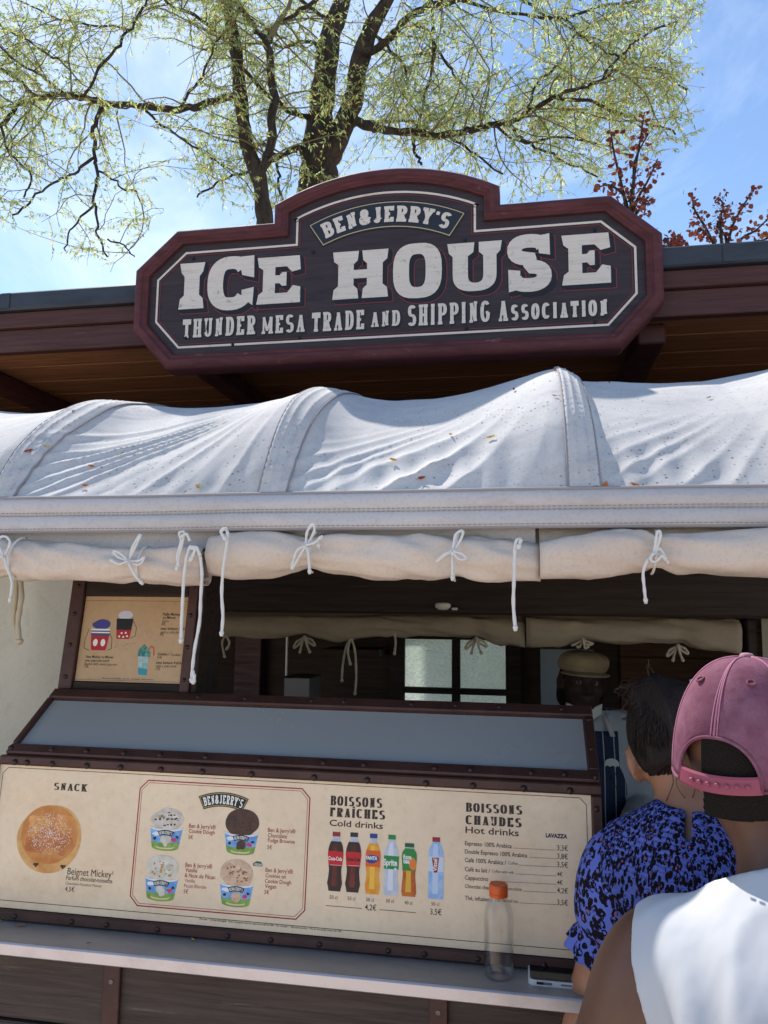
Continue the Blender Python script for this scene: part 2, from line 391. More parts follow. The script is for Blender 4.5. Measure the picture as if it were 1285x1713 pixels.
def slab_text(s, width, h, tx=.3, ty=.13, slab=.9, gap=.14, small=(), z=0.0, warp=None, grow=0.0, slabt=None):
    """a line of slab capitals fitted to a width; small = indices drawn at small-cap height; warp maps (x, y) -> (x, y)"""
    ws = [WIDE.get(c, 1.0) * (.78 if i in small else 1) for i, c in enumerate(s)]
    tot = sum(ws) + gap * (len(s) - 1); u = width / tot; x = 0; mb = MB(); dz = 0
    for i, c in enumerate(s):
        hh = h * (.74 if i in small else 1)
        w = ws[i] * u
        polys = slab_glyph(c, w, hh, tx * u * (.9 if i in small else 1), ty * h, slab, slabt and slabt * h, grow) if c != "'" else [(q, 0) for q, _ in slab_glyph(c, w, hh, tx * u * .8, ty * h, 0, None, grow)]
        for q, k in polys:
            q = [(a + x, b) for a, b in q]
            if warp: q = [warp(a, b) for a, b in q]
            dz = (dz + 1) % 9
            mb.add([(a, b, z + dz * 4e-5) for a, b in q], [(0, 1, 2, 3)])
        x += w + gap * u
    return mb
_fc = {}
def plain_text(s, bold=0.0):
    """plain text as verts, faces, extents with cap height about 0.7"""
    key = (s, bold)
    if key in _fc: return _fc[key]
    c = bpy.data.curves.new('txt', 'FONT'); c.body = s; c.size = 1; c.offset = bold; c.resolution_u = 3; c.dimensions = '2D'; c.fill_mode = 'FRONT'
    o = bpy.data.objects.new('txt', c); COL.objects.link(o)
    dg = bpy.context.evaluated_depsgraph_get(); me = bpy.data.meshes.new_from_object(o.evaluated_get(dg))
    v = [(a.co.x, a.co.y) for a in me.vertices]; f = [tuple(p.vertices) for p in me.polygons]
    bpy.data.objects.remove(o); bpy.data.curves.remove(c); bpy.data.meshes.remove(me)
    xs = [a[0] for a in v] or [0, 1]
    _fc[key] = (v, f, min(xs), max(xs)); return _fc[key]

class Board:
    """an upright (or tilted) flat face: local x = along, y = up the face, z = outward towards the viewer"""
    def __init__(s, origin, tilt, root_name, label, cat, group=None):
        s.o = Vector(origin); s.t = tilt
        s.up = Vector((0, sin(tilt), cos(tilt))); s.n = Vector((0, -cos(tilt), sin(tilt)))
        s.root = empty(root_name, origin, (R(90) - tilt, 0, 0), label, cat, group)
    def uv(s, px, py):
        d = ray(px, py); t = (s.o - CAM).dot(s.n) / d.dot(s.n); p = CAM + d * t - s.o
        return p.x, p.dot(s.up)
    def mb(s, name, mb, mat, parent=None, **kw): return mb.build(name, mat, parent or s.root, **kw)
    def poly(s, name, pts, mat, z, parent=None, px=True, holes=()):
        P_ = [s.uv(*p) for p in pts] if px else pts
        v, f = curve_mesh([P_] + list(holes), 0, z)
        return MB().add(v, f).build(name, mat, parent or s.root)
    def text(s, name, txt, left, right, mat, z, bold=0.0, sy=1.0, parent=None, height=None):
        v, f, x0, x1 = plain_text(txt, bold)
        a, b = s.uv(*left), s.uv(*right); k = (b[0] - a[0]) / (x1 - x0); base = (a[1] + b[1]) / 2
        return MB().add([(a[0] + (x - x0) * k, base + y * k * sy, z) for x, y in v], f).build(name, mat, parent or s.root)
    def slab(s, name, txt, left, right, top, mat, z, parent=None, **kw):
        a, b, c = s.uv(*left), s.uv(*right), s.uv(*top); base = (a[1] + b[1]) / 2
        m = slab_text(txt, b[0] - a[0], c[1] - a[1], z=z, **kw)
        m.v = [(x + a[0], y + base, q) for x, y, q in m.v]
        return m.build(name, mat, parent or s.root)
    def line(s, name, pts, w, mat, z, parent=None, closed=False, px=True):
        P_ = [s.uv(*p) for p in pts] if px else pts
        Lp, Rp = pen_stroke(P_, w, w, closed); m = len(P_); mb = MB()
        for i in range(m if closed else m - 1):
            j = (i + 1) % m
            mb.add([(*Lp[i], z), (*Rp[i], z), (*Rp[j], z), (*Lp[j], z)], [(0, 1, 2, 3)])
        return mb.build(name, mat, parent or s.root)

# ------------------------------------------------------------------ bodies: smooth unions of tapered limbs, meshed as one surface
def s_cone(P, a, b, ra, rb):
    a = np.array(a, np.float32); b = np.array(b, np.float32); ab = b - a
    t = np.clip(((P - a) @ ab) / max(float(ab @ ab), 1e-9), 0, 1)
    return np.sqrt((((P - a) - t[..., None] * ab) ** 2).sum(-1)) - (ra + (rb - ra) * t)
def s_ell(P, c, r, rot=None):
    q = P - np.array(c, np.float32)
    if rot is not None: q = q @ np.array(rot, np.float32)
    r = np.array(r, np.float32)
    k0 = np.sqrt(((q / r) ** 2).sum(-1)); k1 = np.sqrt(((q / (r * r)) ** 2).sum(-1)) + 1e-9
    return k0 * (k0 - 1) / k1
def smin(a, b, k):
    h = np.maximum(k - np.abs(a - b), 0) / k
    return np.minimum(a, b) - h * h * k * .25
def smax(a, b, k): return -smin(-a, -b, k)
def rotm(ax, ang):
    m = Matrix.Rotation(ang, 3, ax); return np.array(m)
def nets(fn, lo_, hi_, h):
    """surface nets: the zero surface of fn on a grid, as verts and quads"""
    lo_ = np.array(lo_, np.float32); n = np.ceil((np.array(hi_) - lo_) / h).astype(int) + 1
    ax = [lo_[i] + h * np.arange(n[i], dtype=np.float32) for i in range(3)]
    F = np.empty(n, np.float32)
    for i0 in range(0, n[0], 16):
        G = np.stack(np.meshgrid(ax[0][i0:i0 + 16], ax[1], ax[2], indexing='ij'), -1); F[i0:i0 + 16] = fn(G)
    S = F < 0
    cs = [(i, j, k) for i in (0, 1) for j in (0, 1) for k in (0, 1)]
    sl = lambda A, c: A[c[0]:n[0] - 1 + c[0], c[1]:n[1] - 1 + c[1], c[2]:n[2] - 1 + c[2]]
    cnt = sum(sl(S, c).astype(np.int8) for c in cs); act = (cnt > 0) & (cnt < 8)
    idx = np.argwhere(act); ids = -np.ones(act.shape, np.int64); ids[act] = np.arange(len(idx))
    acc = np.zeros((len(idx), 3)); num = np.zeros(len(idx))
    I, J, K = idx.T
    for a in cs:
        for d in range(3):
            if a[d]: continue
            b = list(a); b[d] = 1
            fa = F[I + a[0], J + a[1], K + a[2]]; fb = F[I + b[0], J + b[1], K + b[2]]
            m = (fa < 0) != (fb < 0); t = np.where(m, fa / np.where(m, fa - fb, 1), 0)
            p = np.tile(np.array(a, float), (len(idx), 1)); p[:, d] += t
            acc[m] += p[m]; num[m] += 1
    V = lo_ + (idx + acc / np.maximum(num, 1)[:, None]) * h
    quads = []
    for d in range(3):
        u, v = [(1, 2), (2, 0), (0, 1)][d]
        A = np.take(S, range(0, n[d] - 1), d); B = np.take(S, range(1, n[d]), d)
        e = np.argwhere(A != B); e = e[(e[:, u] > 0) & (e[:, v] > 0) & (e[:, u] < n[u] - 1) & (e[:, v] < n[v] - 1)]
        fl = A[e[:, 0], e[:, 1], e[:, 2]]
        def g(du, dv):
            q = e.copy(); q[:, u] -= du; q[:, v] -= dv; return ids[q[:, 0], q[:, 1], q[:, 2]]
        Q = np.stack([g(1, 1), g(0, 1), g(0, 0), g(1, 0)], 1); Q[~fl] = Q[~fl][:, ::-1]
        quads.append(Q)
    Q = np.concatenate(quads)
    return V, Q[(Q >= 0).all(1)]
def np_mesh(name, V, Q, mat, parent=None, smooth=True, relax=0):
    me = bpy.data.meshes.new(name)
    Q = np.asarray(Q); V = np.asarray(V, float)
    for _ in range(relax):
        acc = np.zeros_like(V); c_ = np.zeros(len(V)); k = Q.shape[1]
        for i in range(k):
            j = (i + 1) % k
            np.add.at(acc, Q[:, i], V[Q[:, j]]); np.add.at(c_, Q[:, i], 1); np.add.at(acc, Q[:, j], V[Q[:, i]]); np.add.at(c_, Q[:, j], 1)
        V = V * .5 + .5 * acc / np.maximum(c_, 1)[:, None]
    me.vertices.add(len(V)); me.vertices.foreach_set('co', V.ravel())
    k = Q.shape[1]
    me.loops.add(Q.size); me.loops.foreach_set('vertex_index', Q.ravel().astype(np.int32))
    me.polygons.add(len(Q)); me.polygons.foreach_set('loop_start', np.arange(0, Q.size, k, dtype=np.int32))
    me.update(calc_edges=True); me.validate()
    if smooth: me.polygons.foreach_set('use_smooth', [True] * len(me.polygons))
    return link(name, me, mat, parent)
# ------------------------------------------------------------------ ground
g = M('pale paving', rgb(212, 194, 176), .85, 0, .3)
g.mix(g.ramp(g.noise(0.6, 8, .65), .4, .7), rgb(190, 172, 156)).bump(g.noise(40, 4, .6), .3, .01)
gm = MB(); S_ = 400
gm.add([(-S_, -S_, 0), (S_, -S_, 0), (S_, S_, 0), (-S_, S_, 0)], [(0, 1, 2, 3)])
tag(gm.build('ground', g.m), 'pale paved ground in front of the kiosk', 'ground', kind='structure')

# ------------------------------------------------------------------ the kiosk building
YS = 2.40                                   # face of the sign; the eave stands just behind it
YE = 2.47
zf = lambda a, b: (at(*a, Y=YE).z + at(*b, Y=YE).z) / 2
Z_TOP = zf((0, 500), (1285, 405)); Z_FL = zf((0, 526), (1285, 443)); Z_FA = zf((0, 580), (1285, 530))
bld = empty('kiosk_building', (-.4, 3.4, 0), label='dark wooden kiosk with a burgundy eave and brown boarded soffit behind the white awning', cat='kiosk')
off = Vector((.4, -3.4, 0))
def bpart(name, mb, mat, parent=None, **kw):
    o = mb.build(name, mat, parent or bld, **kw)
    if parent is None: o.location = off
    return o
XL, XR, YB = -2.9, 1.75, 4.3
bpart('roof', MB().box(XL - .3, XR + .3, YE + .02, YB + .3, Z_TOP - .035, Z_TOP - .008), FLASH)
fl = MB().box(XL - .3, XR + .3, YE - .035, YE + .018, Z_FL, Z_TOP, .006)
for x in (-1.9, .62, 1.2): fl.box(x, x + .035, YE - .038, YE - .034, Z_FL + .004, Z_TOP - .004)
bpart('roof_flashing', fl, FLASH)
zl = Z_FL - (Z_FL - Z_FA) * .42
bpart('fascia', MB().box(XL - .3, XR + .3, YE - .012, YE + .03, zl + .002, Z_FL - .002, .003).box(XL - .3, XR + .3, YE + .006, YE + .045, Z_FA, zl, .003), FASCIA)
so = MB(); nb = 6
for i in range(nb):
    y0 = YE + .05 + i * .19
    so.box(XL - .3, XR + .3, y0, y0 + .186, Z_FA + .02, Z_FA + .04, .003)
bpart('soffit', so, SOFFIT)
for px in (-70, 318, 1093):
    X = at(px, 600 if px < 900 else 560, Y=YE + .08).x
    bpart('rafter', MB().box(X - .045, X + .045, YE + .11, 3.34, Z_FA - .05, Z_FA + .018, .006), MAROON)
bpart('header_beam', MB().box(XL, XR, 2.50, 2.58, 1.90, 2.24).box(XL, XR, 2.47, 2.56, 1.735, 1.898, .008), DARKWOOD)
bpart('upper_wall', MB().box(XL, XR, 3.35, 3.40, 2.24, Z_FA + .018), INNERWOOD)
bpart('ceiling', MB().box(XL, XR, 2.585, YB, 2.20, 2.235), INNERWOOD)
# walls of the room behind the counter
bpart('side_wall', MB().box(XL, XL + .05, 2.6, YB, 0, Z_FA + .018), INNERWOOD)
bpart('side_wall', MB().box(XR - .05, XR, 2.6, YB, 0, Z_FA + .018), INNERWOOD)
w0, w1 = at(672, 1062, Y=YB), at(857, 1230, Y=YB)
wx0, wx1, wz1, wz0 = w0.x, w1.x, w0.z, w1.z
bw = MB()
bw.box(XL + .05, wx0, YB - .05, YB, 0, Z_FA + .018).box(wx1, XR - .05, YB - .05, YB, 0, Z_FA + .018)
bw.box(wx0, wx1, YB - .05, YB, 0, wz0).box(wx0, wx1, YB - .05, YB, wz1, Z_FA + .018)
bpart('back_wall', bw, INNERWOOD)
pw = MB()
for i in range(13):
    pw.box(at(1035, 1100, Y=YB).x, XR - .06, YB - .075, YB - .052, 1.0 + i * .13, 1.127 + i * .13, .004)
bpart('plank_panel', pw, wood('warm brown interior planks', rgb(92, 62, 44), rgb(64, 42, 30), (1, 18, 18), .7, .3))
xs0 = at(405, 1100, Y=YB).x
bpart('interior_post', MB().box(xs0, xs0 + .16, YB - .13, YB - .052, 0, 2.4, .006), MAROON)
bpart('interior_shelf', MB().box(at(560, 1100, Y=YB).x, at(650, 1100, Y=YB).x, YB - .3, YB - .052, 1.15, 1.19, .004), INNERWOOD)
bpart('interior_shelf', MB().box(at(560, 1100, Y=YB).x, at(650, 1100, Y=YB).x, YB - .3, YB - .052, 1.5, 1.54, .004), INNERWOOD)
fr = MB(); e = .03
fr.box(wx0 - .05, wx0 + e, YB - .09, YB - .052, wz0 - .05, wz1 + .05).box(wx1 - e, wx1 + .05, YB - .09, YB - .052, wz0 - .05, wz1 + .05)
fr.box(wx0 + e, wx1 - e, YB - .09, YB - .052, wz1 - e * .6, wz1 + .05).box(wx0 + e, wx1 - e, YB - .09, YB - .052, wz0 - .05, wz0 + e)
xm = at(765, 1100, Y=YB).x; zm = at(765, 1154, Y=YB).z
fr.box(xm - .022, xm + .022, YB - .088, YB - .05, wz0 + e, wz1 - e * .6).box(wx0 + e, xm - .023, YB - .086, YB - .05, zm - .016, zm + .016).box(xm + .023, wx1 - e, YB - .086, YB - .05, zm - .016, zm + .016)
win = bpart('window', fr, DARKWOOD)
fg = M('frosted window glass', rgb(218, 224, 220), .35, 0, .5)
h = fg.voro(90, None, 'SMOOTH_F1'); fg.mix(fg.ramp(fg.noise(2.5, 3, .5), .35, .65, 0, .5), rgb(186, 200, 188)).mix(fg.ramp(fg.noise(160, 3, .7), .55, .7, 0, .5), rgb(150, 160, 156)).bump(h, 1.0, .01)
tr = fg.n('ShaderNodeBsdfTranslucent'); ms = fg.n('ShaderNodeMixShader'); ms.inputs[0].default_value = .8
fg.l(fg.col, tr.inputs['Color']); fg.l(fg.nrm, tr.inputs['Normal']); fg.l(fg.p.outputs[0], ms.inputs[1]); fg.l(tr.outputs[0], ms.inputs[2]); fg.l(ms.outputs[0], fg.out.inputs['Surface'])
for a, b, c_, d in ((wx0, xm, zm, wz1), (xm, wx1, zm, wz1), (wx0, xm, wz0, zm), (xm, wx1, wz0, zm)):
    MB().box(a + .003, b - .003, YB - .046, YB - .04, c_ + .003, d - .003).build('pane', fg.m, win)
bpart('corner_post', MB().box(at(1247, 1080, Y=2.62).x, at(1266, 1080, Y=2.62).x, 2.60, 2.68, 0, 1.733, .006), DARKWOOD)
bpart('corner_post', MB().box(-1.62, -1.52, 2.60, 2.68, 0, 1.733, .006), DARKWOOD)
# a pale board and a steel dispenser in the dim room
pa, pb = at(904, 1085, Y=3.7), at(950, 1190, Y=3.7)
tag(MB().box(pa.x, pb.x + .12, 3.70, 3.72, 0.0, pa.z, .004).build('notice_board', M('blue grey painted board', rgb(150, 162, 176), .5).m), 'pale blue grey upright board standing in the dim room behind the vendor', 'board')
da, db = at(474, 1132, Y=3.5), at(518, 1200, Y=3.5)
dr = empty('steel_dispenser', (da.x, 3.5, 0), label='steel drinks dispenser standing in the dark room left of the window', cat='dispenser')
wd = db.x - da.x
MB().box(0, wd, 0, .2, 0, da.z, .006).build('body', M('dispenser steel', rgb(88, 88, 90), .4, .8).m, dr)
MB().box(.008, .022, -.012, -.001, da.z + .002, da.z + .26, .004).box(0.004, wd - .004, 0.01, .16, da.z + .26, da.z + .34, .01).build('tap', M('dispenser chrome', rgb(120, 120, 122), .25, 1).m, dr)
sm = empty('ceiling_sensor', at(741, 1014, Y=2.44), label='small white sensor fixed to the dark beam under the awning', cat='sensor')
MB().lathe([(0, -.012), (.012, -.011), (.02, -.004), (.021, .004), (.018, .01), (0, .012)], 20, sx=1.2).build('housing', flat('sensor plastic', rgb(205, 200, 190), .5), sm, smooth=True)
MB().box(.028, .046, -.006, .012, -.012, -.004, .002).build('bracket', flat('sensor plastic', rgb(205, 200, 190), .5), sm)

# ------------------------------------------------------------------ the shop sign
sgn = Board((-.455, YS, at(650, 460, Y=YS).z), 0.0, 'shop_sign', 'wide dark wooden shop sign with an arched maroon frame and cream slab lettering', 'sign')
u = lambda px, py: sgn.uv(px, py)
xl = (u(228, 460)[0] + u(222, 556)[0]) / 2; xr = (u(1109, 385)[0] + u(1111, 500)[0]) / 2
xc = (xl + xr) / 2; hw = (xr - xl) / 2
zb = (u(275, 613)[1] + u(1035, 590)[1]) / 2; zbc = (u(222, 556)[1] + u(1111, 500)[1]) / 2
ztc = (u(228, 458)[1] + u(1109, 385)[1]) / 2; zt = (u(298, 386)[1] + u(1022, 327)[1]) / 2
cb = ((u(275, 613)[0] - xl) + (xr - u(1035, 590)[0])) / 2; ct = ((u(298, 386)[0] - xl) + (xr - u(1022, 327)[0])) / 2
aw_ = (u(836, 330)[0] - u(459, 355)[0]) / 2; ax = (u(836, 330)[0] + u(459, 355)[0]) / 2
za = (u(459, 345)[1] + u(836, 309)[1]) / 2; zap = u(668, 280)[1]
def sign_outline(d, npt=20):
    """the outline drawn in by d: straight sides mitred, the arch kept concentric"""
    k = math.tan(R(22.5)) * d
    cut = lambda c, ang: d * math.tan(ang / 2)
    pts = []
    # bottom edge, chamfers
    def off_line(p, q):
        dx, dy = q[0] - p[0], q[1] - p[1]; l = math.hypot(dx, dy); nx, ny = -dy / l, dx / l
        return (p[0] + nx * d, p[1] + ny * d), (dx / l, dy / l)
    P_ = [(xl + cb, zb), (xr - cb, zb), (xr, zbc), (xr, ztc), (xr - ct, zt), (ax + aw_, zt), (ax + aw_, za)]
    Q_ = [(ax - aw_, za), (ax - aw_, zt), (xl + ct, zt), (xl, ztc), (xl, zbc)]
    # arch circle through (ax+-aw_, za) and the apex
    sg = zap - za; r = (aw_ * aw_ + sg * sg) / (2 * sg); cy = zap - r
    a0 = math.atan2(za - cy, aw_)
    ring = P_ + [(ax + r * cos(a0 + (pi - 2 * a0) * i / npt), cy + r * sin(a0 + (pi - 2 * a0) * i / npt)) for i in range(1, npt)] + Q_
    n = len(ring); out = []
    for i in range(n):
        p0, p, p1 = ring[i - 1], ring[i], ring[(i + 1) % n]
        def nr(a, b):
            dx, dy = b[0] - a[0], b[1] - a[1]; l = math.hypot(dx, dy); return -dy / l, dx / l
        n0, n1_ = nr(p0, p), nr(p, p1); mx_, my = n0[0] + n1_[0], n0[1] + n1_[1]; l = math.hypot(mx_, my); mx_, my = mx_ / l, my / l
        kk = 1 / max(mx_ * n0[0] + my * n0[1], .3)
        out.append((p[0] + mx_ * d * kk, p[1] + my * d * kk))
    return out
FW = 0.052                                       # width of the moulding
prof = [(0, -.07), (0, -.004), (.004, .006), (.012, .014), (.022, .018), (.031, .016), (.036, .008), (.040, .006), (.047, .008), (.052, .003), (.052, -.012)]
rings = [[(x, y, z) for x, y in sign_outline(d)] for d, z in prof]
n_ = len(rings[0]); mb = MB()
mb.v = [p for r in rings for p in r]
mb.f = [(i * n_ + k, i * n_ + (k + 1) % n_, (i + 1) * n_ + (k + 1) % n_, (i + 1) * n_ + k) for i in range(len(rings) - 1) for k in range(n_)]
frm = mb.build('frame', MAROON_F, sgn.root, auto=38)
SIGNFACE = wood('dark sign face boards', rgb(58, 48, 54), rgb(44, 37, 43), (1.2, 14, 14), .6, .35, rgb(84, 76, 80), .68)
v, f = curve_mesh([sign_outline(FW - .004)], 0, -.010)
MB().add(v, f).build('face_board', SIGNFACE, sgn.root)
CREAM = M('worn cream sign paint', rgb(208, 202, 194), .6, 0, .3)
CREAM.mix(CREAM.ramp(CREAM.noise(3, 9, .75, CREAM.coord((3, 40, 40))), .5, .72, 0, .8), rgb(176, 166, 158)).mix(CREAM.ramp(CREAM.noise(30, 8, .8), .58, .68, 0, .7), rgb(120, 108, 106)); CREAM = CREAM.m
NAVY = flat('dark navy lettering shade', rgb(24, 26, 38), .6)
REDLINE = flat('dull red lettering outline', rgb(112, 50, 54), .6)
def ring_line(name, d0, d1, mat, z):
    a, b = sign_outline(d0), sign_outline(d1); m = MB(); n = len(a)
    m.add([(x, y, z) for x, y in a + b], [(i, (i + 1) % n, n + (i + 1) % n, n + i) for i in range(n)])
    return m.build(name, mat, sgn.root)
ring_line('border_line', .078, .0855, CREAM, -.008)
ring_line('border_line', .091, .0935, REDLINE, -.008)
# ICE HOUSE: seven outlines of the heavy slab alphabet, each in a unit box
def rnd_(x0, y0, x1, y1, p=2.8, n=28): return arc((x0 + x1) / 2, (y0 + y1) / 2, (x1 - x0) / 2, (y1 - y0) / 2, 0, 360, n, p)[:-1]
ICE = {
 'I': [[(.0, 1), (1, 1), (.93, .80), (.80, .70), (.80, .30), (.95, .22), (1, 0), (0, 0), (.05, .22), (.20, .30), (.20, .70), (.07, .80)]],
 'H': [[(0, 1), (.47, 1), (.45, .80), (.38, .72), (.38, .60), (.62, .60), (.62, .72), (.55, .80), (.53, 1), (1, 1), (.98, .8), (.90, .72), (.90, .28), (.98, .2), (1, 0), (.53, 0), (.55, .2), (.62, .28), (.62, .42), (.38, .42), (.38, .28), (.45, .2), (.47, 0), (0, 0), (.02, .2), (.10, .28), (.10, .72), (.02, .8)]],
 'O': [rnd_(0, 0, 1, 1), rnd_(.33, .2, .67, .8, 3.2)],
 'C': [arc(.5, .5, .5, .5, 33, 330, 26, 2.8) + [(.9, .1), (.98, .30), (.74, .34)] + arc(.52, .5, .19, .3, 305, 60, 14, 3)[::1] + [(.66, .62), (.98, .58), (1, .9), (.9, .84)]],
 'E': [[(0, 1), (.97, 1), (1, .70), (.80, .66), (.68, .78), (.42, .78), (.42, .60), (.52, .60), (.58, .66), (.68, .66), (.68, .37), (.58, .37), (.52, .43), (.42, .43), (.42, .22), (.70, .22), (.83, .37), (1, .33), (1, 0), (0, 0), (.04, .2), (.14, .27), (.14, .73), (.04, .8)]],
 'U': [[(0, 1), (.50, 1), (.48, .8), (.38, .72), (.38, .38)] + arc(.52, .34, .14, .17, 180, 360, 10, 2.6) + [(.66, .72), (.58, .8), (.58, 1), (1, 1), (.97, .8), (.9, .72), (.9, .36)] + arc(.5, .36, .40, .36, 360, 180, 16, 2.6) + [(.1, .72), (.03, .8)]],
 'S': [arc(.5, .70, .47, .30, 20, 180, 12, 2.6) + [(.03, .64)] + arc(.36, .60, .33, .2, 185, 270, 6) + [(.62, .38), (.66, .32)] + arc(.5, .29, .16, .11, 0, -150, 8, 2.6)[1:] + [(.3, .36), (.02, .36), (.0, .02), (.1, .05), (.14, .10)] + arc(.52, .32, .48, .32, 232, 375, 14, 2.6) + [(.98, .44), (.88, .54), (.72, .58), (.40, .64), (.35, .70)] + arc(.48, .73, .13, .09, 170, 10, 6) + [(.64, .66), (.94, .64), (1, .97), (.9, .96), (.86, .92)]],
}
# keep the C and S outlines simple: rebuild them as thick strokes with slab ends
def stroke_outline(pts, tx, ty):
    a, b = pen_stroke(pts, tx, ty); return a + b[::-1]
ICE['C'] = [stroke_outline(arc(.5, .5, .34, .39, 40, 322, 30, 2.6), .34, .24)]
ICE['S'] = [stroke_outline(arc(.5, .735, .32, .155, 12, 270, 18, 2.5)[:-1] + [(.5, .565), (.52, .50)] + arc(.5, .27, .33, .16, 80, -168, 18, 2.5), .34, .24)]
LX = [('I', 299, 341), ('C', 347, 424), ('E', 429, 502), ('H', 556, 649), ('O', 657, 739), ('U', 748, 840), ('S', 848, 923), ('E', 940, 1022)]
lz0 = (u(310, 513)[1] + u(985, 477)[1]) / 2; lz1 = (u(318, 438)[1] + u(980, 391)[1]) / 2
let = empty('ice_house_lettering', parent=sgn.root); let.name = 'lettering'
for i, (c_, a, b) in enumerate(LX):
    yb_ = 513 - (a - 300) * .052
    x0, x1 = u(a, yb_ - 40)[0], u(b, yb_ - 40)[0]
    if c_ in 'CSO': e0, e1 = .012, .012
    else: e0 = e1 = 0
    mp = lambda L_, dx=0, dy=0: [[(x0 + p[0] * (x1 - x0) + dx, lz0 - e0 + p[1] * (lz1 - lz0 + e0 + e1) + dy) for p in o] for o in L_]
    sh = [o for o in ICE[c_]]
    extra = []
    if c_ in 'CS':      # slab spurs at the ends of the strokes
        if c_ == 'C': extra = [[(.70, .99), (.99, 1.0), (1.0, .58), (.74, .64), (.70, .80)], [(.74, .36), (1.0, .40), (.98, .06), (.74, .22)]]
        else: extra = [[(.70, .97), (.96, 1.0), (.97, .62), (.72, .66)], [(.03, .40), (.30, .37), (.30, .05), (.04, .0)]]
    q = (i % 2) * 1e-4
    for nm, gro, dx, dy, z, mt in (('letter_outline', .0062, .0125, -.0125, -.0090, REDLINE), ('letter_shade', .0028, .0125, -.0125, -.0084, NAVY), ('letter_shade', .0028, .0085, -.0085, -.0079, NAVY), ('letter_shade', .0028, .0042, -.0042, -.0074, NAVY), ('letter', 0, 0, 0, -.0060, CREAM)):
        m = MB()
        for j, S in enumerate([sh] + [[e_] for e_ in extra]):
            v, f = curve_mesh(mp(S, dx, dy), gro, z + q + j * 6e-5); m.add(v, f)
        m.build(nm, mt, let)
# THUNDER MESA TRADE and SHIPPING Association, in condensed slab capitals
tx0 = u(303, 566); tx1 = u(1019, 523); th = (u(304, 534)[1] - tx0[1] + u(1016, 496)[1] - u(1017, 523)[1]) / 2
def two_layer(txt, a, b, top, small=(), h=None, **kw):
    for nm, mt, z, dx, gr in (('lettering_shade', NAVY, -.0088, .0035, .001), ('lettering', CREAM, -.0075, 0, 0)):
        A, B, T = u(*a), u(*b), u(*top)
        m = slab_text(txt, B[0] - A[0], h or (T[1] - A[1]), z=z, small=small, grow=gr, **kw)
        base = (A[1] + B[1]) / 2
        m.v = [(x + A[0] + dx, y + base - dx, q) for x, y, q in m.v]
        m.build(nm, mt, sgn.root)
kw = dict(tx=.35, ty=.13, slab=.55, gap=.22)
two_layer('THUNDER', (303, 564), (426, 558), (304, 533), **kw)
two_layer('MESA', (436, 557), (509, 554), (437, 527), **kw)
two_layer('TRADE', (520, 554), (609, 549), (521, 522), **kw)
two_layer('AND', (619, 546), (669, 543), (620, 520), **kw)
two_layer('SHIPPING', (681, 544), (820, 537), (682, 509), **kw)
two_layer('ASSOCIATION', (833, 539), (1018, 523), (834, 503), small=range(1, 11), **kw)
# curved badge
pc = u(655, 345); bx0, bx1 = u(512, 385), u(781, 345)
bw_ = (bx1[0] - bx0[0]); bcx = (u(514, 380)[0] + u(780, 342)[0]) / 2
btop = u(655, 337)[1]; bth = u(655, 337)[1] - u(655, 375)[1]
half = bw_ / 2; drop = .068; br = (half ** 2 + drop ** 2) / (2 * drop)
def bend(x, y): # x along the badge from -1..1 half widths, y 0..bth
    a = x / br; r = br - bth + y; return (bcx + r * sin(a), btop - br + r * cos(a))
def badge_ring(e, n=24):
    h_ = half * 1.0 - e; sl = .012
    return [bend(-h_ + sl + 2 * (h_ - sl) * i / n, e - .006) for i in range(n + 1)] + [bend(h_ - 2 * h_ * i / n, bth - e + .006) for i in range(n + 1)]
bdg = None
for nm, e, mt, z in (('badge', -.004, flat('badge black', rgb(30, 30, 36), .5), -.0085), ('badge_border', .0015, flat('badge tan', rgb(190, 172, 130), .55), -.0080), ('badge_field', .0045, flat('badge navy field', rgb(34, 40, 52), .5), -.0075)):
    v, f = curve_mesh([badge_ring(e)], 0, z); o = MB().add(v, f).build(nm, mt, bdg or sgn.root); bdg = bdg or o
def bj(width, h, warp, z, gr=0.0): return slab_text("BEN&JERRY'S", width, h, .36, .19, .55, .14, z=z, warp=warp, grow=gr)
wv = lambda x, y: bend(x - half * .88, y + bth * .15)
bj(half * 1.76, bth * .70, wv, -.0068, .0022).build('badge_lettering_shade', flat('badge black', rgb(30, 30, 36), .5), bdg)
bj(half * 1.76, bth * .70, wv, -.0060).build('badge_lettering', CREAM, bdg)
# bolts on the face
for px, py in ((523, 420), (322, 431), (778, 400), (996, 383), (309, 564), (500, 564), (780, 548), (996, 538), (388, 575), (905, 530)):
    x, y = u(px, py)
    MB().lathe([(0.006, 0), (.0055, .003), (.003, .0055), (0, .006)], 12, (x, y, -.0098)).build('bolt', NAVY, sgn.root, smooth=True)
# two short irons hold the sign to the fascia
for x in (xl + .3, xr - .3):
    MB().box(x - .03, x + .03, zb + .1, zb + .42, -.062, -.0105).build('mounting_batten', DARKWOOD, sgn.root)
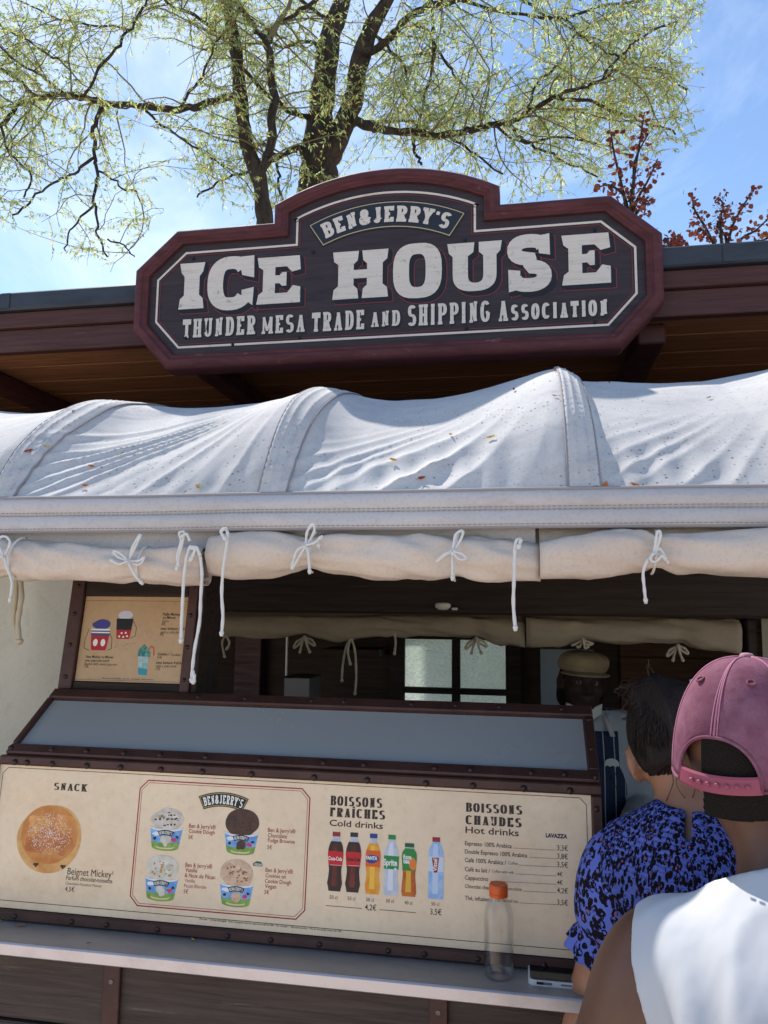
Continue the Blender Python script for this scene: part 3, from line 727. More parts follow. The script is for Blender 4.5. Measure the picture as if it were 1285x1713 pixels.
# ------------------------------------------------------------------ the white awning
RIBS = [-1.10 - .592, -1.10, -.508, .084, .676, 1.268]
RH = [1.0, .95, 1.0, 1.06, 1.05, 1.05]
RP = np.array([(1.42, 1.967), (1.46, 2.043), (1.53, 2.133), (1.625, 2.212), (1.745, 2.274), (1.88, 2.318), (2.06, 2.352), (2.42, 2.385)])
MP = np.array([(1.42, 1.967), (1.51, 2.033), (1.62, 2.100), (1.75, 2.175), (1.88, 2.243), (2.02, 2.305), (2.18, 2.355), (2.42, 2.395)])
def cr(P_, t):
    n = len(P_) - 1; x = min(max(t, 0), 1) * n; i = min(int(x), n - 1); f = x - i
    p0, p1, p2, p3 = P_[max(i - 1, 0)], P_[i], P_[i + 1], P_[min(i + 2, n)]
    return .5 * (2 * p1 + (p2 - p0) * f + (2 * p0 - 5 * p1 + 4 * p2 - p3) * f * f + (3 * p1 - p0 - 3 * p2 + p3) * f ** 3)
NZ = sgn_noise(3); NZ2 = sgn_noise(8)
def aw_pt(X, s):
    """a point of the awning cloth: X along the front, s = 0 at the front edge to 1 at the back"""
    k = max(i for i, r in enumerate(RIBS) if r <= max(X, RIBS[0])) if X >= RIBS[0] else 0
    k = min(k, len(RIBS) - 2); l, r = RIBS[k], RIBS[k + 1]
    dl, dr = X - l, r - X
    wl = .30 * max(0, 1 - dl / .45) ** 2 + .70 * math.exp(-(dl / .075) ** 2)
    wr = max(0, 1 - (math.sqrt(dr * dr + .0016) - .04) / .46) ** 1.9
    hl, hr = RH[k], RH[k + 1]
    q = cr(RP, s); m = cr(MP, s)
    f = dl / (r - l)
    H = hl * (1 - f) + hr * f
    w = min(1, wl + wr)
    if k == 3 or k == 4: w = max(w, .62 - .25 * math.sin(pi * f))
    if k == 2: w = max(w, .16)
    p = m * (1 - w) + q * w
    z = 1.967 + (p[1] - 1.967) * (1 + (H - 1) * w); y = p[0]
    # tension folds fanning down and left from the top of each rib
    a = dr + .02; t = s
    th = math.atan2(a, 1.02 - t * 1.5 + .02)
    fade = min(1, max(0, ((.60 if k == 1 else .42) - t) / .32)) ** 1.3 * min(1, .25 + t * 12) * math.exp(-((dr - .25) / .25) ** 2)
    ph = th * 44 + NZ(X * 3.2, 4) * 3.0 + NZ2(th * 9, 2) * 1.6
    wv_ = (1 - abs(math.sin(ph)) ** .8) * 2 - .75
    amp = (.0085 if k in (1,) else .0090 if k == 2 else .0045) * (0.62 + 1.0 * NZ2(th * 11, 3 + X) + .3 * NZ(X * 7, 3 + s))
    dsp = amp * fade * wv_
    # short puckers above the hem everywhere
    dsp += .0042 * math.sin(X * 104 + 3 * NZ(X * 4, 1)) * math.exp(-((s - .10) / .10) ** 2) * (.5 + .5 * NZ2(X * 5, 7))
    dsp += .006 * NZ(X * 5, s * 5) * min(1, s * 5) + .0014 * NZ2(X * 17, s * 14) * min(1, s * 6)
    return Vector((X, y - dsp * .55, z + dsp * .8))
awn = empty('awning', (-.3, 1.42, 1.9), label='white canvas awning stretched over hoops with seams and folds above the counter', cat='awning')
aoff = Vector((.3, -1.42, -1.9))
def apart(name, mb, mat, parent=None, **kw):
    o = mb.build(name, mat, parent or awn, **kw)
    if parent is None: o.location = aoff
    return o
xs = np.arange(-1.66, 1.2601, .005); ss = np.linspace(0, 1, 120) ** 1.12
cano = MB().grid([[aw_pt(x, s) for s in ss] for x in xs])
cobj = apart('canopy', cano, CANVAS, smooth=True)
from mathutils.bvhtree import BVHTree
AWB = BVHTree.FromPolygons([Vector(v) for v in cano.v], cano.f)
def onto_awning(px, py):
    d = ray(px, py).normalized(); h_ = AWB.ray_cast(CAM, d)
    return (h_[0], h_[1]) if h_[0] is not None else (None, None)
for r in RIBS[1:5]:
    band = MB(); sv = [0.004 + .99 * i / 70 for i in range(71)]
    us = [-.004, -.003, .003, .005, .016, .018, .020, .036, .038, .040, .050, .052, .053]
    up_ = [0, .0036, .0052, .0036, .003, .005, .003, .003, .0052, .003, .005, .0034, 0]
    rows = []
    for du, h_ in zip(us, up_):
        row = []
        for s in sv:
            p = aw_pt(r + du, s); row.append(p + Vector((0, -.55, .83)) * (h_ + .0006 + .0008 * math.sin(s * 210 + du * 300)))
        rows.append(row)
    apart('seam_band', band.grid(rows), CANVAS, smooth=True)
    pp = MB()
    for du in (-.004, .053): pp.tube([aw_pt(r + du, s) + Vector((0, -.55, .83)) * .0032 for s in sv], .0024, 6)
    apart('seam_piping', pp, bpy.data.materials.get('hem piping') or M('hem piping', rgb(150, 146, 148), .85, 0, .2).m, smooth=True)
# the double stitched hem along the front
hx = np.arange(-1.66, 1.2601, .02); N3 = sgn_noise(21)
def hem_pt(x, t):
    z = 1.969 - .069 * t + .0022 * N3(x * 4, 2); b = .009 * abs(math.sin(pi * min(t, .999) * 2)) ** .6
    return (x, 1.416 - b - .004 * t + .003 * N3(x * 6, t * 3), z)
hm = MB().grid([[hem_pt(x, t) for t in np.linspace(0, 1, 25)] for x in hx])
hem = apart('hem', hm, CANVAS_HEM, smooth=True)
pip = MB().tube([Vector(hem_pt(x, 0)) + Vector((0, -.001, .001)) for x in hx], .0034, 6).tube([Vector(hem_pt(x, 1)) for x in hx], .003, 6)
apart('hem_piping', pip, bpy.data.materials['hem piping'])
st = MB()
for row in (.46, .54, .93):
    x = -1.65
    while x < 1.24:
        a, b = Vector(hem_pt(x, row)), Vector(hem_pt(x + .006, row)); o_ = Vector((0, -.0012, 0))
        st.tube([a + o_, b + o_], .0007, 4); x += .0095
apart('hem_stitches', st, STITCH)
vx = at(909, 893, Y=1.45).x
apart('valance', MB().grid([[(x, 1.446 + .002 * N3(x * 7, z), 1.90 - z * .06) for z in (-.3, 0, .35, .7, 1)] for x in np.arange(-1.66, vx - .003, .03)]).grid([[(x, 1.448 + .002 * N3(x * 7, z), 1.90 - z * .06) for z in (-.3, 0, .35, .7, 1)] for x in np.arange(vx + .001, 1.26, .03)]), CANVAS_HEM, smooth=True)
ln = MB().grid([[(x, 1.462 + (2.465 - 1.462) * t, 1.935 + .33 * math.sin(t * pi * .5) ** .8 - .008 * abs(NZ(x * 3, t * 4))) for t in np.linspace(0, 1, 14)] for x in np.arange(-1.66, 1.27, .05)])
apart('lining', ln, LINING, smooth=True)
apart('front_rail', MB().tube([(-1.66, 1.458, 1.915), (1.26, 1.458, 1.915)], .012, 10), DARKWOOD)
for x in (-1.64, 1.24):
    apart('support_pole', MB().tube([(x, 1.47, 0), (x, 1.47, 1.92)], .018, 10), DARKWOOD)

# ------------------------------------------------------------------ rolled canvas flaps tied up under the awning
def interp(tbl, x, k):
    xs_ = [t[0] for t in tbl]
    if x <= xs_[0]: return tbl[0][k]
    for a, b in zip(tbl, tbl[1:]):
        if x <= b[0]:
            f = (x - a[0]) / (b[0] - a[0]); f = f * f * (3 - 2 * f); return a[k] * (1 - f) + b[k] * f
    return tbl[-1][k]
def roll(name, tbl, Y, mat, label, ties, cat, group, sheet_z, seed, step=.012, trn=1.55, edge=False):
    """tbl rows: photo x, top y, bottom y of the roll; the cloth is one spiral sheet"""
    nz = sgn_noise(seed)
    T = []
    for px, yt, yb in tbl:
        a, b = at(px, yt, Y=Y - .03), at(px, yb, Y=Y - .03); T.append((a.x, (a.z + b.z) / 2, (a.z - b.z) / 2))
    x0, x1 = T[0][0], T[-1][0]; n = max(int((x1 - x0) / step), 8)
    tx = [at(t, 940, Y=Y - .03).x for t in ties]
    rows = []
    for i in range(n + 1):
        x = x0 + (x1 - x0) * i / n
        cz, r = interp(T, x, 1), interp(T, x, 2)
        pinch = 0; cre = 0
        for t in tx:
            pinch += math.exp(-((x - t) / .016) ** 2); cre += math.exp(-abs(x - t) / .09)
        row = [(x, Y + .018, sheet_z), (x, Y + .016, cz + r * 1.02)]
        m = 46
        for j in range(m):
            a = R(62) - j / (m - 1) * 2 * pi * trn
            rr = r * (1 - .30 * j / (m - 1)) * (1 - .20 * pinch)
            if j < 30:
                rr += r * (.12 * nz(x * 9, a * 1.3) + .07 * nz(x * 24 + 5, a * 2.1) + .05 * (1 - abs(nz(x * 14 + a * 3, a * 1.1 - x * 8))) ** 3) + r * .20 * min(cre, 1) * math.sin(a * 7 + x * 30 + nz(x * 12, 3) * 3) * .5
                rr += r * .14 * nz(x * 5 + a * 1.4, a * .6 + 9)
            row.append((x, Y - .01 + rr * cos(a) * -.92 * -1 * (-1), cz + rr * sin(a)))
        rows.append(row)
    c = at(tbl[len(tbl) // 2][0], 940, Y=Y)
    root = empty(name, c, label=label, cat=cat, group=group)
    o = MB().grid(rows).build('rolled_cloth', mat, root, smooth=True); o.location = -c
    sd = o.modifiers.new('thickness', 'SOLIDIFY'); sd.thickness = .0016; sd.offset = 0
    return root, c, T
def spline(pts, n=6):
    pts = [Vector(p) for p in pts]; out = []
    for i in range(len(pts) - 1):
        p0, p1, p2, p3 = pts[max(i - 1, 0)], pts[i], pts[i + 1], pts[min(i + 2, len(pts) - 1)]
        for k in range(n):
            f = k / n; out.append(.5 * (2 * p1 + (p2 - p0) * f + (2 * p0 - 5 * p1 + 4 * p2 - p3) * f * f + (3 * p1 - p0 - 3 * p2 + p3) * f ** 3))
    return out + [pts[-1]]
def cord(root, c, lines, Y, mat, rad=.0026, name='tie_cord', ring=None, T=None):
    """lines: photo polylines of one tie, each hanging at its own depth in front of the roll"""
    mb = MB(); k = 0
    for ln_ in lines:
        pts = [at(px, py, Y=Y - .006 * (k % 3) - .002 * (i % 2)) for i, (px, py) in enumerate(ln_)]
        q = spline(pts, 5); m = len(q)
        mb.tube(q, [rad * (1 + .12 * sin(i * 1.7)) for i in range(m)], 7); k += 1
        e_ = q[-1]; mb.tube([e_ - (q[-1] - q[-2]).normalized() * .004, e_, e_ + (q[-1] - q[-2]).normalized() * .006], [rad * 1.1, rad * 1.55, rad * .9], 7)
    if ring is not None:
        x = at(ring, 930, Y=Y).x; cz, r = interp(T, x, 1), interp(T, x, 2)
        pts = [(x + .004 * sin(a), Yc_ + (r * .98 + .002) * -cos(a) - .01, cz + (r * .98 + .003) * sin(a)) for a in [R(-95 + i * 10) for i in range(20)] for Yc_ in [RY]]
        mb.tube(pts, rad * .9, 6, cap=True)
    o = mb.build(name, mat, root, smooth=True); o.location = -c
    return o
RY = 1.43; FY = 1.366
rl, cl_, Tl = roll('canvas_roll', [(-130, 897, 968), (-30, 896, 966), (20, 900, 967), (110, 908, 969), (215, 916, 972), (300, 911, 977), (339, 914, 979)], RY, CANVAS_ROLL, 'rolled up cream canvas flap at the left end, hanging above the small popcorn menu', [8, 222], 'canvas flap', 'rolled flaps along the awning front', 1.905, 31)
rm, cm_, Tm = roll('canvas_roll', [(352, 893, 962), (385, 886, 969), (440, 884, 968), (510, 892, 953), (560, 890, 962), (640, 890, 974), (700, 889, 972), (765, 894, 969), (830, 900, 974), (904, 908, 974)], RY + .010, CANVAS_ROLL, 'longest rolled up cream canvas flap, tied in the middle above the dark opening', [512, 763], 'canvas flap', 'rolled flaps along the awning front', 1.905, 32)
rr_, cr_, Tr = roll('canvas_roll', [(903, 906, 973), (960, 897, 972), (1010, 888, 968), (1060, 885, 960), (1105, 888, 956), (1150, 889, 963), (1220, 884, 965), (1290, 880, 964), (1400, 878, 963)], RY - .008, CANVAS_ROLL, 'rolled up cream canvas flap at the right end, above the cap of the man', [1102], 'canvas flap', 'rolled flaps along the awning front', 1.905, 33)
cord(rl, cl_, [[(6, 930), (-4, 905), (8, 897), (17, 908), (8, 930)], [(6, 930), (14, 955), (20, 975), (17, 1003)], [(6, 930), (-6, 935), (-14, 948)]], FY, CORD, ring=8, T=Tl)
cord(rl, cl_, [[(216, 938), (222, 915), (236, 893), (228, 912), (214, 940)], [(214, 938), (198, 932), (190, 922), (202, 926), (214, 938)], [(214, 938), (200, 944), (188, 938)], [(216, 938), (232, 938), (242, 931), (234, 944), (218, 942)], [(214, 940), (226, 962), (236, 974)]], FY, CORD, ring=222, T=Tl)
cord(rl, cl_, [[(318, 914), (312, 935), (308, 965), (306, 1000), (304, 1040), (303, 1071)], [(318, 914), (326, 920), (320, 935)]], FY, CORD, rad=.0032)
cord(rl, cl_, [[(335, 930), (338, 960), (336, 1000), (334, 1040), (326, 1085), (322, 1120), (321, 1137)], [(335, 930), (329, 916), (322, 916)], [(322, 1122), (325, 1131), (324, 1139)]], FY, CORD, rad=.0032)
cord(rl, cl_, [[(300, 948), (297, 930), (303, 905), (300, 892), (308, 890), (306, 905), (300, 930), (296, 950)], [(318, 905), (312, 893), (306, 896)]], FY, CORD)
cord(rm, cm_, [[(376, 884), (381, 892), (379, 915), (374, 950), (371, 990), (373, 1030), (371, 1059)], [(376, 884), (370, 890), (376, 900)]], FY - .004, CORD, rad=.0031)
cord(rm, cm_, [[(512, 912), (514, 890), (523, 878), (526, 888), (514, 912)], [(512, 912), (498, 920), (492, 935), (488, 953), (497, 938), (510, 916)], [(512, 912), (526, 908), (536, 900)], [(512, 914), (530, 906), (533, 912)], [(513, 914), (517, 935), (518, 955)]], FY, CORD, ring=513, T=Tm)
cord(rm, cm_, [[(758, 922), (762, 895), (774, 888), (772, 900), (760, 922)], [(758, 922), (742, 930), (730, 941), (742, 928), (757, 921)], [(758, 922), (772, 926), (780, 934), (770, 936), (758, 926)], [(757, 922), (757, 945), (757, 966)]], FY, CORD, ring=760, T=Tm)
cord(rm, cm_, [[(872, 902), (864, 905), (861, 930), (860, 970), (859, 1010), (862, 1050)], [(872, 902), (868, 914)]], FY - .004, CORD, rad=.0031)
cord(rr_, cr_, [[(1094, 925), (1098, 900), (1101, 888), (1105, 896), (1096, 925)], [(1094, 925), (1082, 940), (1076, 958), (1078, 985), (1080, 1004)], [(1094, 925), (1088, 935), (1096, 940), (1108, 930), (1112, 934)], [(1094, 925), (1104, 918), (1115, 938)]], FY - .006, CORD, ring=1103, T=Tr)
# inner pair of rolls in the shade
RY = 2.62; FI = 2.56
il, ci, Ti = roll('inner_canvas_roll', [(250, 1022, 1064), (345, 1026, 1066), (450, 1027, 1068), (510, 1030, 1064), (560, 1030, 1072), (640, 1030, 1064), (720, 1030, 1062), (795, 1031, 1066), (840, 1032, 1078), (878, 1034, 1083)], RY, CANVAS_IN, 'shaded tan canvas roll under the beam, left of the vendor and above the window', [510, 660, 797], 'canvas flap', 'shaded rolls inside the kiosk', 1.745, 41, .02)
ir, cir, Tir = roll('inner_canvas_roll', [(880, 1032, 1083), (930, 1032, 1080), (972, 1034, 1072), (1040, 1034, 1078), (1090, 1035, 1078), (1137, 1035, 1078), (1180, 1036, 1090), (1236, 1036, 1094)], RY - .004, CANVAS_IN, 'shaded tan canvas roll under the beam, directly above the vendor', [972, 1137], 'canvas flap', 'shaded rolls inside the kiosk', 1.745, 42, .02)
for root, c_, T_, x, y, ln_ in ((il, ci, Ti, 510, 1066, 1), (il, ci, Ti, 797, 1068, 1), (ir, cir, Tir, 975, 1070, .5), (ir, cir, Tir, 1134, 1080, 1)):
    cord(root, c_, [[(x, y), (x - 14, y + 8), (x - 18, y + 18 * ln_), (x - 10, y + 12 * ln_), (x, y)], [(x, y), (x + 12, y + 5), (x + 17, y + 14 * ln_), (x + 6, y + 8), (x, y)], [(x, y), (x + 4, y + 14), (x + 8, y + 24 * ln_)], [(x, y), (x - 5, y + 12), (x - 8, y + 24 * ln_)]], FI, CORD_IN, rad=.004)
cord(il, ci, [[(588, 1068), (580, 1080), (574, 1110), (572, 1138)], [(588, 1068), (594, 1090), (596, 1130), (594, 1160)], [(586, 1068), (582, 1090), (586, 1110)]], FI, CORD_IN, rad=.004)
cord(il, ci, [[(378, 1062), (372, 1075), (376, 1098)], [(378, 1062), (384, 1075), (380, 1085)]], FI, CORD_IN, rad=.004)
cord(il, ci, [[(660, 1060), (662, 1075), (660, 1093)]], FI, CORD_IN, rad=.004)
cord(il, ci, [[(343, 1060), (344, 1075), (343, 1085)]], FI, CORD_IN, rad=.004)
# side curtains closing the left end and the far right
N5 = sgn_noise(55)
def curtain(name, p, q, z0, z1, label, ties):
    a, b = Vector(p), Vector(q); n = 40; c = Vector((a.x, a.y, 0))
    nrm_ = Vector((-(b - a).y, (b - a).x)).normalized()
    rows = []
    for i in range(n + 1):
        t = i / n; base = a.lerp(b, t)
        rows.append([(base.x + nrm_.x * d - c.x, base.y + nrm_.y * d - c.y, z) for z in np.linspace(z0, z1, 24) for d in [.012 * math.sin(t * 14 + N5(t * 5, z) * 1.5) + .008 * N5(t * 6, z * 3)]])
    root = empty(name, c, label=label, cat='canvas curtain')
    o = MB().grid(rows).build('curtain_cloth', CANVAS_SIDE, root, smooth=True)
    return root, c
sc_, scc = curtain('side_curtain', (-1.50, 1.47), (-1.25, 2.46), .9, 1.93, 'pale beige canvas curtain closing the left side beside the small menu', 0)
cord(sc_, scc, [[(29, 962), (26, 1000), (23, 1035), (27, 1060), (32, 1074)], [(34, 962), (36, 1000), (30, 1040), (33, 1072)]], 1.62, M('beige canvas strap', rgb(190, 180, 160), .9).m, rad=.006, name='tie_strap')
ra = at(1272, 1070, Y=2.6)
sr_, src = curtain('side_curtain', (ra.x, 2.58), (ra.x + .5, 2.6), .9, 1.74, 'tan canvas curtain hanging right of the dark post, above the cap of the man', 0)
# ------------------------------------------------------------------ counter
ZC = at(640, 1639, Y=1.42).z
ctr = empty('counter', (-.4, 1.7, 0), label='long service counter with a grey steel top, aluminium edge and dark brown boards', cat='counter')
coff = Vector((.4, -1.7, 0))
def cpart(name, mb, mat, parent=None, **kw):
    o = mb.build(name, mat, parent or ctr, **kw)
    if parent is None: o.location = coff
    return o
CX0, CX1 = -1.9, 1.5
eh = ZC - at(540, 1652, Y=1.42).z
cpart('worktop', MB().box(CX0, CX1, 1.424, 2.2, ZC - eh + .002, ZC, .0015), STEEL)
cpart('edge_trim', MB().box(CX0, CX1, 1.416, 1.4235, ZC - eh, ZC + .0006, .0022), STEEL_EDGE)
z1 = ZC - eh - .001; zg = at(0, 1704, Y=1.452).z
bd = MB(); zz = z1
hs = [z1 - zg - .003, .20, .20, .20, .25, .22]
for h_ in hs:
    bd.box(CX0, CX1, 1.452, 1.475, max(zz - h_, 0.0), zz, .003); zz -= h_ + .006
cpart('front_boards', bd, PANELWOOD)
for a, b, y in ((172, 200, 1660), (718, 749, 1690), (1270, 1302, 1700), (-380, -350, 1640)):
    xa, xb = at(a, y, Y=1.444).x, at(b, y, Y=1.444).x
    bt = cpart('batten', MB().box(xa, xb, 1.442, 1.4515, 0.02, z1 - .001, .0015), RUST)
    xm_ = (xa + xb) / 2; zs = at(185, 1643, Y=1.44).z if a < 700 else at(734, 1695, Y=1.44).z
    o = MB().lathe([(.0045, 0), (.004, .0015), (.0018, .0018), (.0014, .0006), (0, .0004)], 14).build('screw', flat('zinc screw', rgb(120, 112, 108), .35, .6), bt); o.rotation_euler = (R(90), 0, 0); o.location = (xm_, 1.4418, zs)
    o = MB().box(-.005, .005, -.005, .005, 0, .001).build('screw_shadow_plate', RIVET, bt) if False else None
cpart('carcass', MB().box(CX0 + .01, CX1 - .01, 1.48, 2.1, 0.0, ZC - eh - .002), DARKWOOD)

# ------------------------------------------------------------------ display case: upright front, glass top sloped back
TM = R(5.5)
MY = np.mean([at(x, y, Z=ZC).y for x, y in ((0, 1541), (460, 1579), (800, 1609))])
mf = Board((-.52, MY, ZC), TM, 'display_case', 'rust brown riveted steel display case with a slanted dark glass top standing on the counter', 'display case')
U0 = mf.uv(-14, 1400)[0]; U1 = (mf.uv(1004, 1330)[0] + mf.uv(1008, 1360)[0]) / 2; UM1 = mf.uv(989, 1345)[0]; UM0 = mf.uv(2, 1300)[0] - .006
V0 = np.mean([mf.uv(*p)[1] for p in ((0, 1519), (300, 1546), (500, 1563), (750, 1585))])
V1 = np.mean([mf.uv(*p)[1] for p in ((5, 1281), (500, 1302), (985, 1326))])
def row_v(*ps): return float(np.mean([mf.uv(*p)[1] for p in ps]))
VB = row_v((5, 1262), (500, 1290), (985, 1308))       # the bend between the upright rail and the sloped rail
D_ = .022
mf.mb('bottom_rail', MB().box(U0, U1, .001, V0, -.02, .010, .003), RUST)
mf.mb('top_rail', MB().box(U0, U1, V1, VB, -.02, .010, .003), RUST)
mf.mb('stile', MB().box(UM1, U1, V0 + .001, V1 - .001, -.02, .0095, .003), RUST)
mf.mb('stile', MB().box(U0, UM0, V0 + .001, V1 - .001, -.02, .0095, .003), RUST)
mf.mb('back_panel', MB().box(UM0 + .001, UM1 - .001, V0 + .001, V1 - .001, -.02, -.004), DARKWOOD)
CASE = mf.root
# sloped part: its own little face, kept under the same thing by baking its points into the case's space
so_ = mf.o + mf.up * VB
gl = Board(so_, R(55), 'slope_helper', None, None)
bpy.data.objects.remove(gl.root); gl.root = None
INV = (Matrix.Translation(mf.o) @ Matrix.Rotation(R(90) - TM, 4, 'X')).inverted()
GM = Matrix.Translation(so_) @ Matrix.Rotation(R(90) - R(55), 4, 'X')
def gpart(name, mb, mat, **kw):
    T_ = INV @ GM; mb.v = [tuple(T_ @ Vector(v)) for v in mb.v]
    return mb.build(name, mat, CASE, **kw)
gv = lambda *ps: float(np.mean([gl.uv(*p)[1] for p in ps]))
G0 = gv((22, 1250), (500, 1268), (978, 1288)); G1 = gv((92, 1173), (500, 1184), (978, 1199)); G2 = gv((92, 1164), (500, 1169), (985, 1181)) + .004
GX0 = (gl.uv(22, 1250)[0] + gl.uv(92, 1173)[0]) / 2; GX1 = (gl.uv(981, 1285)[0] + gl.uv(978, 1202)[0]) / 2; GO0 = (gl.uv(2, 1268)[0] + gl.uv(86, 1168)[0]) / 2
GO0 = max(GO0, U0); GO1 = U1
gpart('slope_rail', MB().box(GO0, GO1, .001, G0, -.012, .008, .003), RUST)
gpart('slope_top_rail', MB().box(GO0, GO1, G1, G2, -.012, .009, .003), RUST)
gpart('slope_stile', MB().box(GO0, GX0, G0 + .001, G1 - .001, -.012, .0085, .002), RUST)
gpart('slope_stile', MB().box(GX1, GO1, G0 + .001, G1 - .001, -.012, .0085, .002), RUST)
GLS = M('dark blue grey glass', rgb(172, 174, 174), .2, 0, .6)
GLS.mix(GLS.ramp(GLS.noise(1.6, 4, .5), .35, .7, 0, .5), rgb(150, 155, 158)).mix(GLS.ramp(GLS.noise(9, 8, .8, GLS.coord((1, 3, 3))), .58, .8, 0, .5), rgb(176, 180, 180)); GLS.rough(GLS.ramp(GLS.noise(4, 8, .7), .3, .7, .12, .34)); GLS = GLS.m
gpart('glass_panel', MB().box(GX0 + .001, GX1 - .001, G0 + .001, G1 - .001, -.008, -.002), GLS)
topP = so_ + gl.up * G2
prof = [(MY - .0, ZC + .002), (topP.y, ZC + .002), (topP.y, topP.z - .012), (so_.y + .01, so_.z - .012), (MY + .012, ZC + .03)]
for X in (U0 + .003, U1 - .013):
    m = MB().prism([(y, z) for y, z in prof], X + mf.o.x, X + mf.o.x + .01, lambda y, z, x: (x, y + .02, z))
    m.v = [tuple(INV @ Vector(v)) for v in m.v]; m.build('end_panel', RUST, CASE)
m = MB().box(U0 + mf.o.x + .015, U1 + mf.o.x - .015, topP.y - .004, topP.y + .01, ZC + .002, topP.z - .02); m.v = [tuple(INV @ Vector(v)) for v in m.v]; m.build('rear_panel', DARKWOOD, CASE)
rv = MB().lathe([(.0066, 0), (.0062, .0022), (.0046, .0042), (.002, .0052), (0, .0054)], 14)
rme = None
def rivet(M4, x, y, z, s=1.0):
    global rme
    p = INV @ M4 @ Vector((x, y, z))
    if rme is None:
        o = rv.build('rivet', RIVET, CASE, smooth=True); rme = o
    else:
        o = rme.copy(); COL.objects.link(o)
    o.location = p; o.rotation_euler = (INV @ M4).to_euler(); o.scale = (s, s, s)
FM = Matrix.Translation(mf.o) @ Matrix.Rotation(R(90) - TM, 4, 'X')
for px, py in ((50, 1274), (92, 1276), (150, 1277), (206, 1279), (273, 1283), (342, 1286), (424, 1290), (528, 1294), (616, 1299), (714, 1303), (792, 1307), (876, 1311), (953, 1314), (30, 1272)):
    x, y = mf.uv(px, py); rivet(FM, x, (V1 + VB) / 2 - .004, .010)
for px in (12, 82, 141, 204, 266, 343, 435, 541, 609, 728, 788, 889, 944): rivet(GM, gl.uv(px, 1265 + px * .033)[0], G0 * .45, .008, .9)
for px in (410, 522, 577, 690, 763, 836, 938, 330): rivet(GM, gl.uv(px, 1176)[0], (G1 + G2) / 2, .009, .75)
for px in (28, 124, 183, 268, 385, 457, 538, 652, 712, 800, 909): rivet(FM, mf.uv(px, 1545)[0], V0 * .5, .010, .85)
for py in (1205, 1256): rivet(GM, (GX1 + GO1) / 2, G0 + (G1 - G0) * ((1289 - py) / 92), .0085, .8)
for py in (1300, 1352, 1400, 1460): rivet(FM, (UM1 + U1) / 2, mf.uv(998, py)[1], .0095, .8)

# ------------------------------------------------------------------ printed menu boards
def paper(name, a, b, stain):
    m = M(name, a, .42, 0, .45)
    m.mix(m.ramp(m.noise(5, 9, .7), .38, .68), b).mix(m.ramp(m.noise(2.2, 8, .75, m.coord((1, 1.6, 1))), .52, .72, 0, .55), stain)
    m.mix(m.ramp(m.noise(60, 4, .7), .5, .75, 0, .25), hexmul(stain, .8)); return m.m
PAPER = paper('parchment menu print', rgb(246, 222, 190), rgb(232, 208, 178), rgb(222, 182, 136))
PAPER2 = paper('tan menu print', rgb(198, 166, 128), rgb(184, 150, 112), rgb(166, 128, 90))
INK = flat('dark brown print ink', rgb(52, 36, 32), .45)
GREYINK = flat('grey brown print ink', rgb(96, 80, 72), .45)
RED = flat('red print ink', rgb(158, 36, 44), .45)
REDTXT = flat('dull red text ink', rgb(150, 48, 44), .45)
def pm(name, c, c2=None, sc=60, lo_=.4, hi_=.6):
    m = M(name, c, .4, 0, .45)
    if c2: m.mix(m.ramp(m.noise(sc, 6, .65), lo_, hi_), c2)
    return m.m
mn = Board(mf.o + mf.n * -.0015, TM, 'menu_board', 'long parchment menu board of snacks, ice cream cups and drinks above the counter', 'menu board')
m0, m1 = UM0 + .0005, UM1 - .0005
mn.mb('menu_sheet', MB().box(m0, m1, V0 + .0015, V1 - .0015, 0, .003), PAPER)
Z = .0034
T = mn.text
# thin dark frame line with cut corners
vT = row_v((40, 1288), (500, 1309), (950, 1330)); vB = row_v((0, 1507), (300, 1532), (560, 1553), (800, 1573))
uL, uR = mn.uv(6, 1300)[0], mn.uv(981, 1350)[0]; k = .012
mn.line('border_line', [(uL, vB), (uL, vT - k), (uL + k, vT), (uR - k, vT), (uR, vT - k), (uR, vB)], .0011, INK, Z, px=False)
mn.line('border_line', [(uL - .004, vB), (m1, vB)], .0011, INK, Z + 1e-4, px=False)
# snack
mn.slab('heading', 'SNACK', (91, 1321), (147, 1324), (92, 1309), INK, Z, tx=.32, ty=.09, slab=.6, gap=.16)
bc = mn.uv(84, 1402); bw2 = (mn.uv(140, 1400)[0] - mn.uv(27, 1400)[0]) / 2
bun = pm('golden bun print', rgb(196, 118, 52), rgb(222, 160, 90), 22, .35, .7)
N7 = sgn_noise(77)
def blob(cx, cy, rx, ry, amp=.05, seed=0, n=40): return [(cx + rx * cos(t) * (1 + amp * N7(2 + 1.4 * cos(t) + seed, 2 + 1.4 * sin(t))), cy + ry * sin(t) * (1 + amp * N7(2 + 1.4 * cos(t) + seed, 2 + 1.4 * sin(t)))) for t in [2 * pi * i / n for i in range(n)]]
b_ = mn.poly('printed_bun', blob(bc[0], bc[1], bw2 * .93, bw2 * .88), pm('pale bun edge print', rgb(226, 178, 112), rgb(204, 140, 70), 18), Z, px=False)
mn.poly('bun_crust', blob(bc[0], bc[1] + bw2 * .07, bw2 * .84, bw2 * .74, .06, 3), bun, Z + 2e-4, b_, px=False)
for i, (dx, dy, rx, ry, c_) in enumerate(((-.35, .28, .34, .22, (216, 150, 80)), (.30, .34, .38, .20, (206, 132, 62)), (.05, -.05, .5, .25, (190, 108, 46)), (-.4, -.25, .3, .2, (178, 98, 40)), (.42, -.2, .28, .24, (180, 100, 42)))):
    mn.poly('bun_patch', blob(bc[0] + bw2 * dx, bc[1] + bw2 * (.07 + dy), bw2 * rx, bw2 * ry, .35, 20 + i), pm('bun patch print %d' % i, rgb(*c_), rgb(min(c_[0] + 18, 255), c_[1] + 22, c_[2] + 22), 30), Z + 2.4e-4 + i * 1.5e-5, b_, px=False)
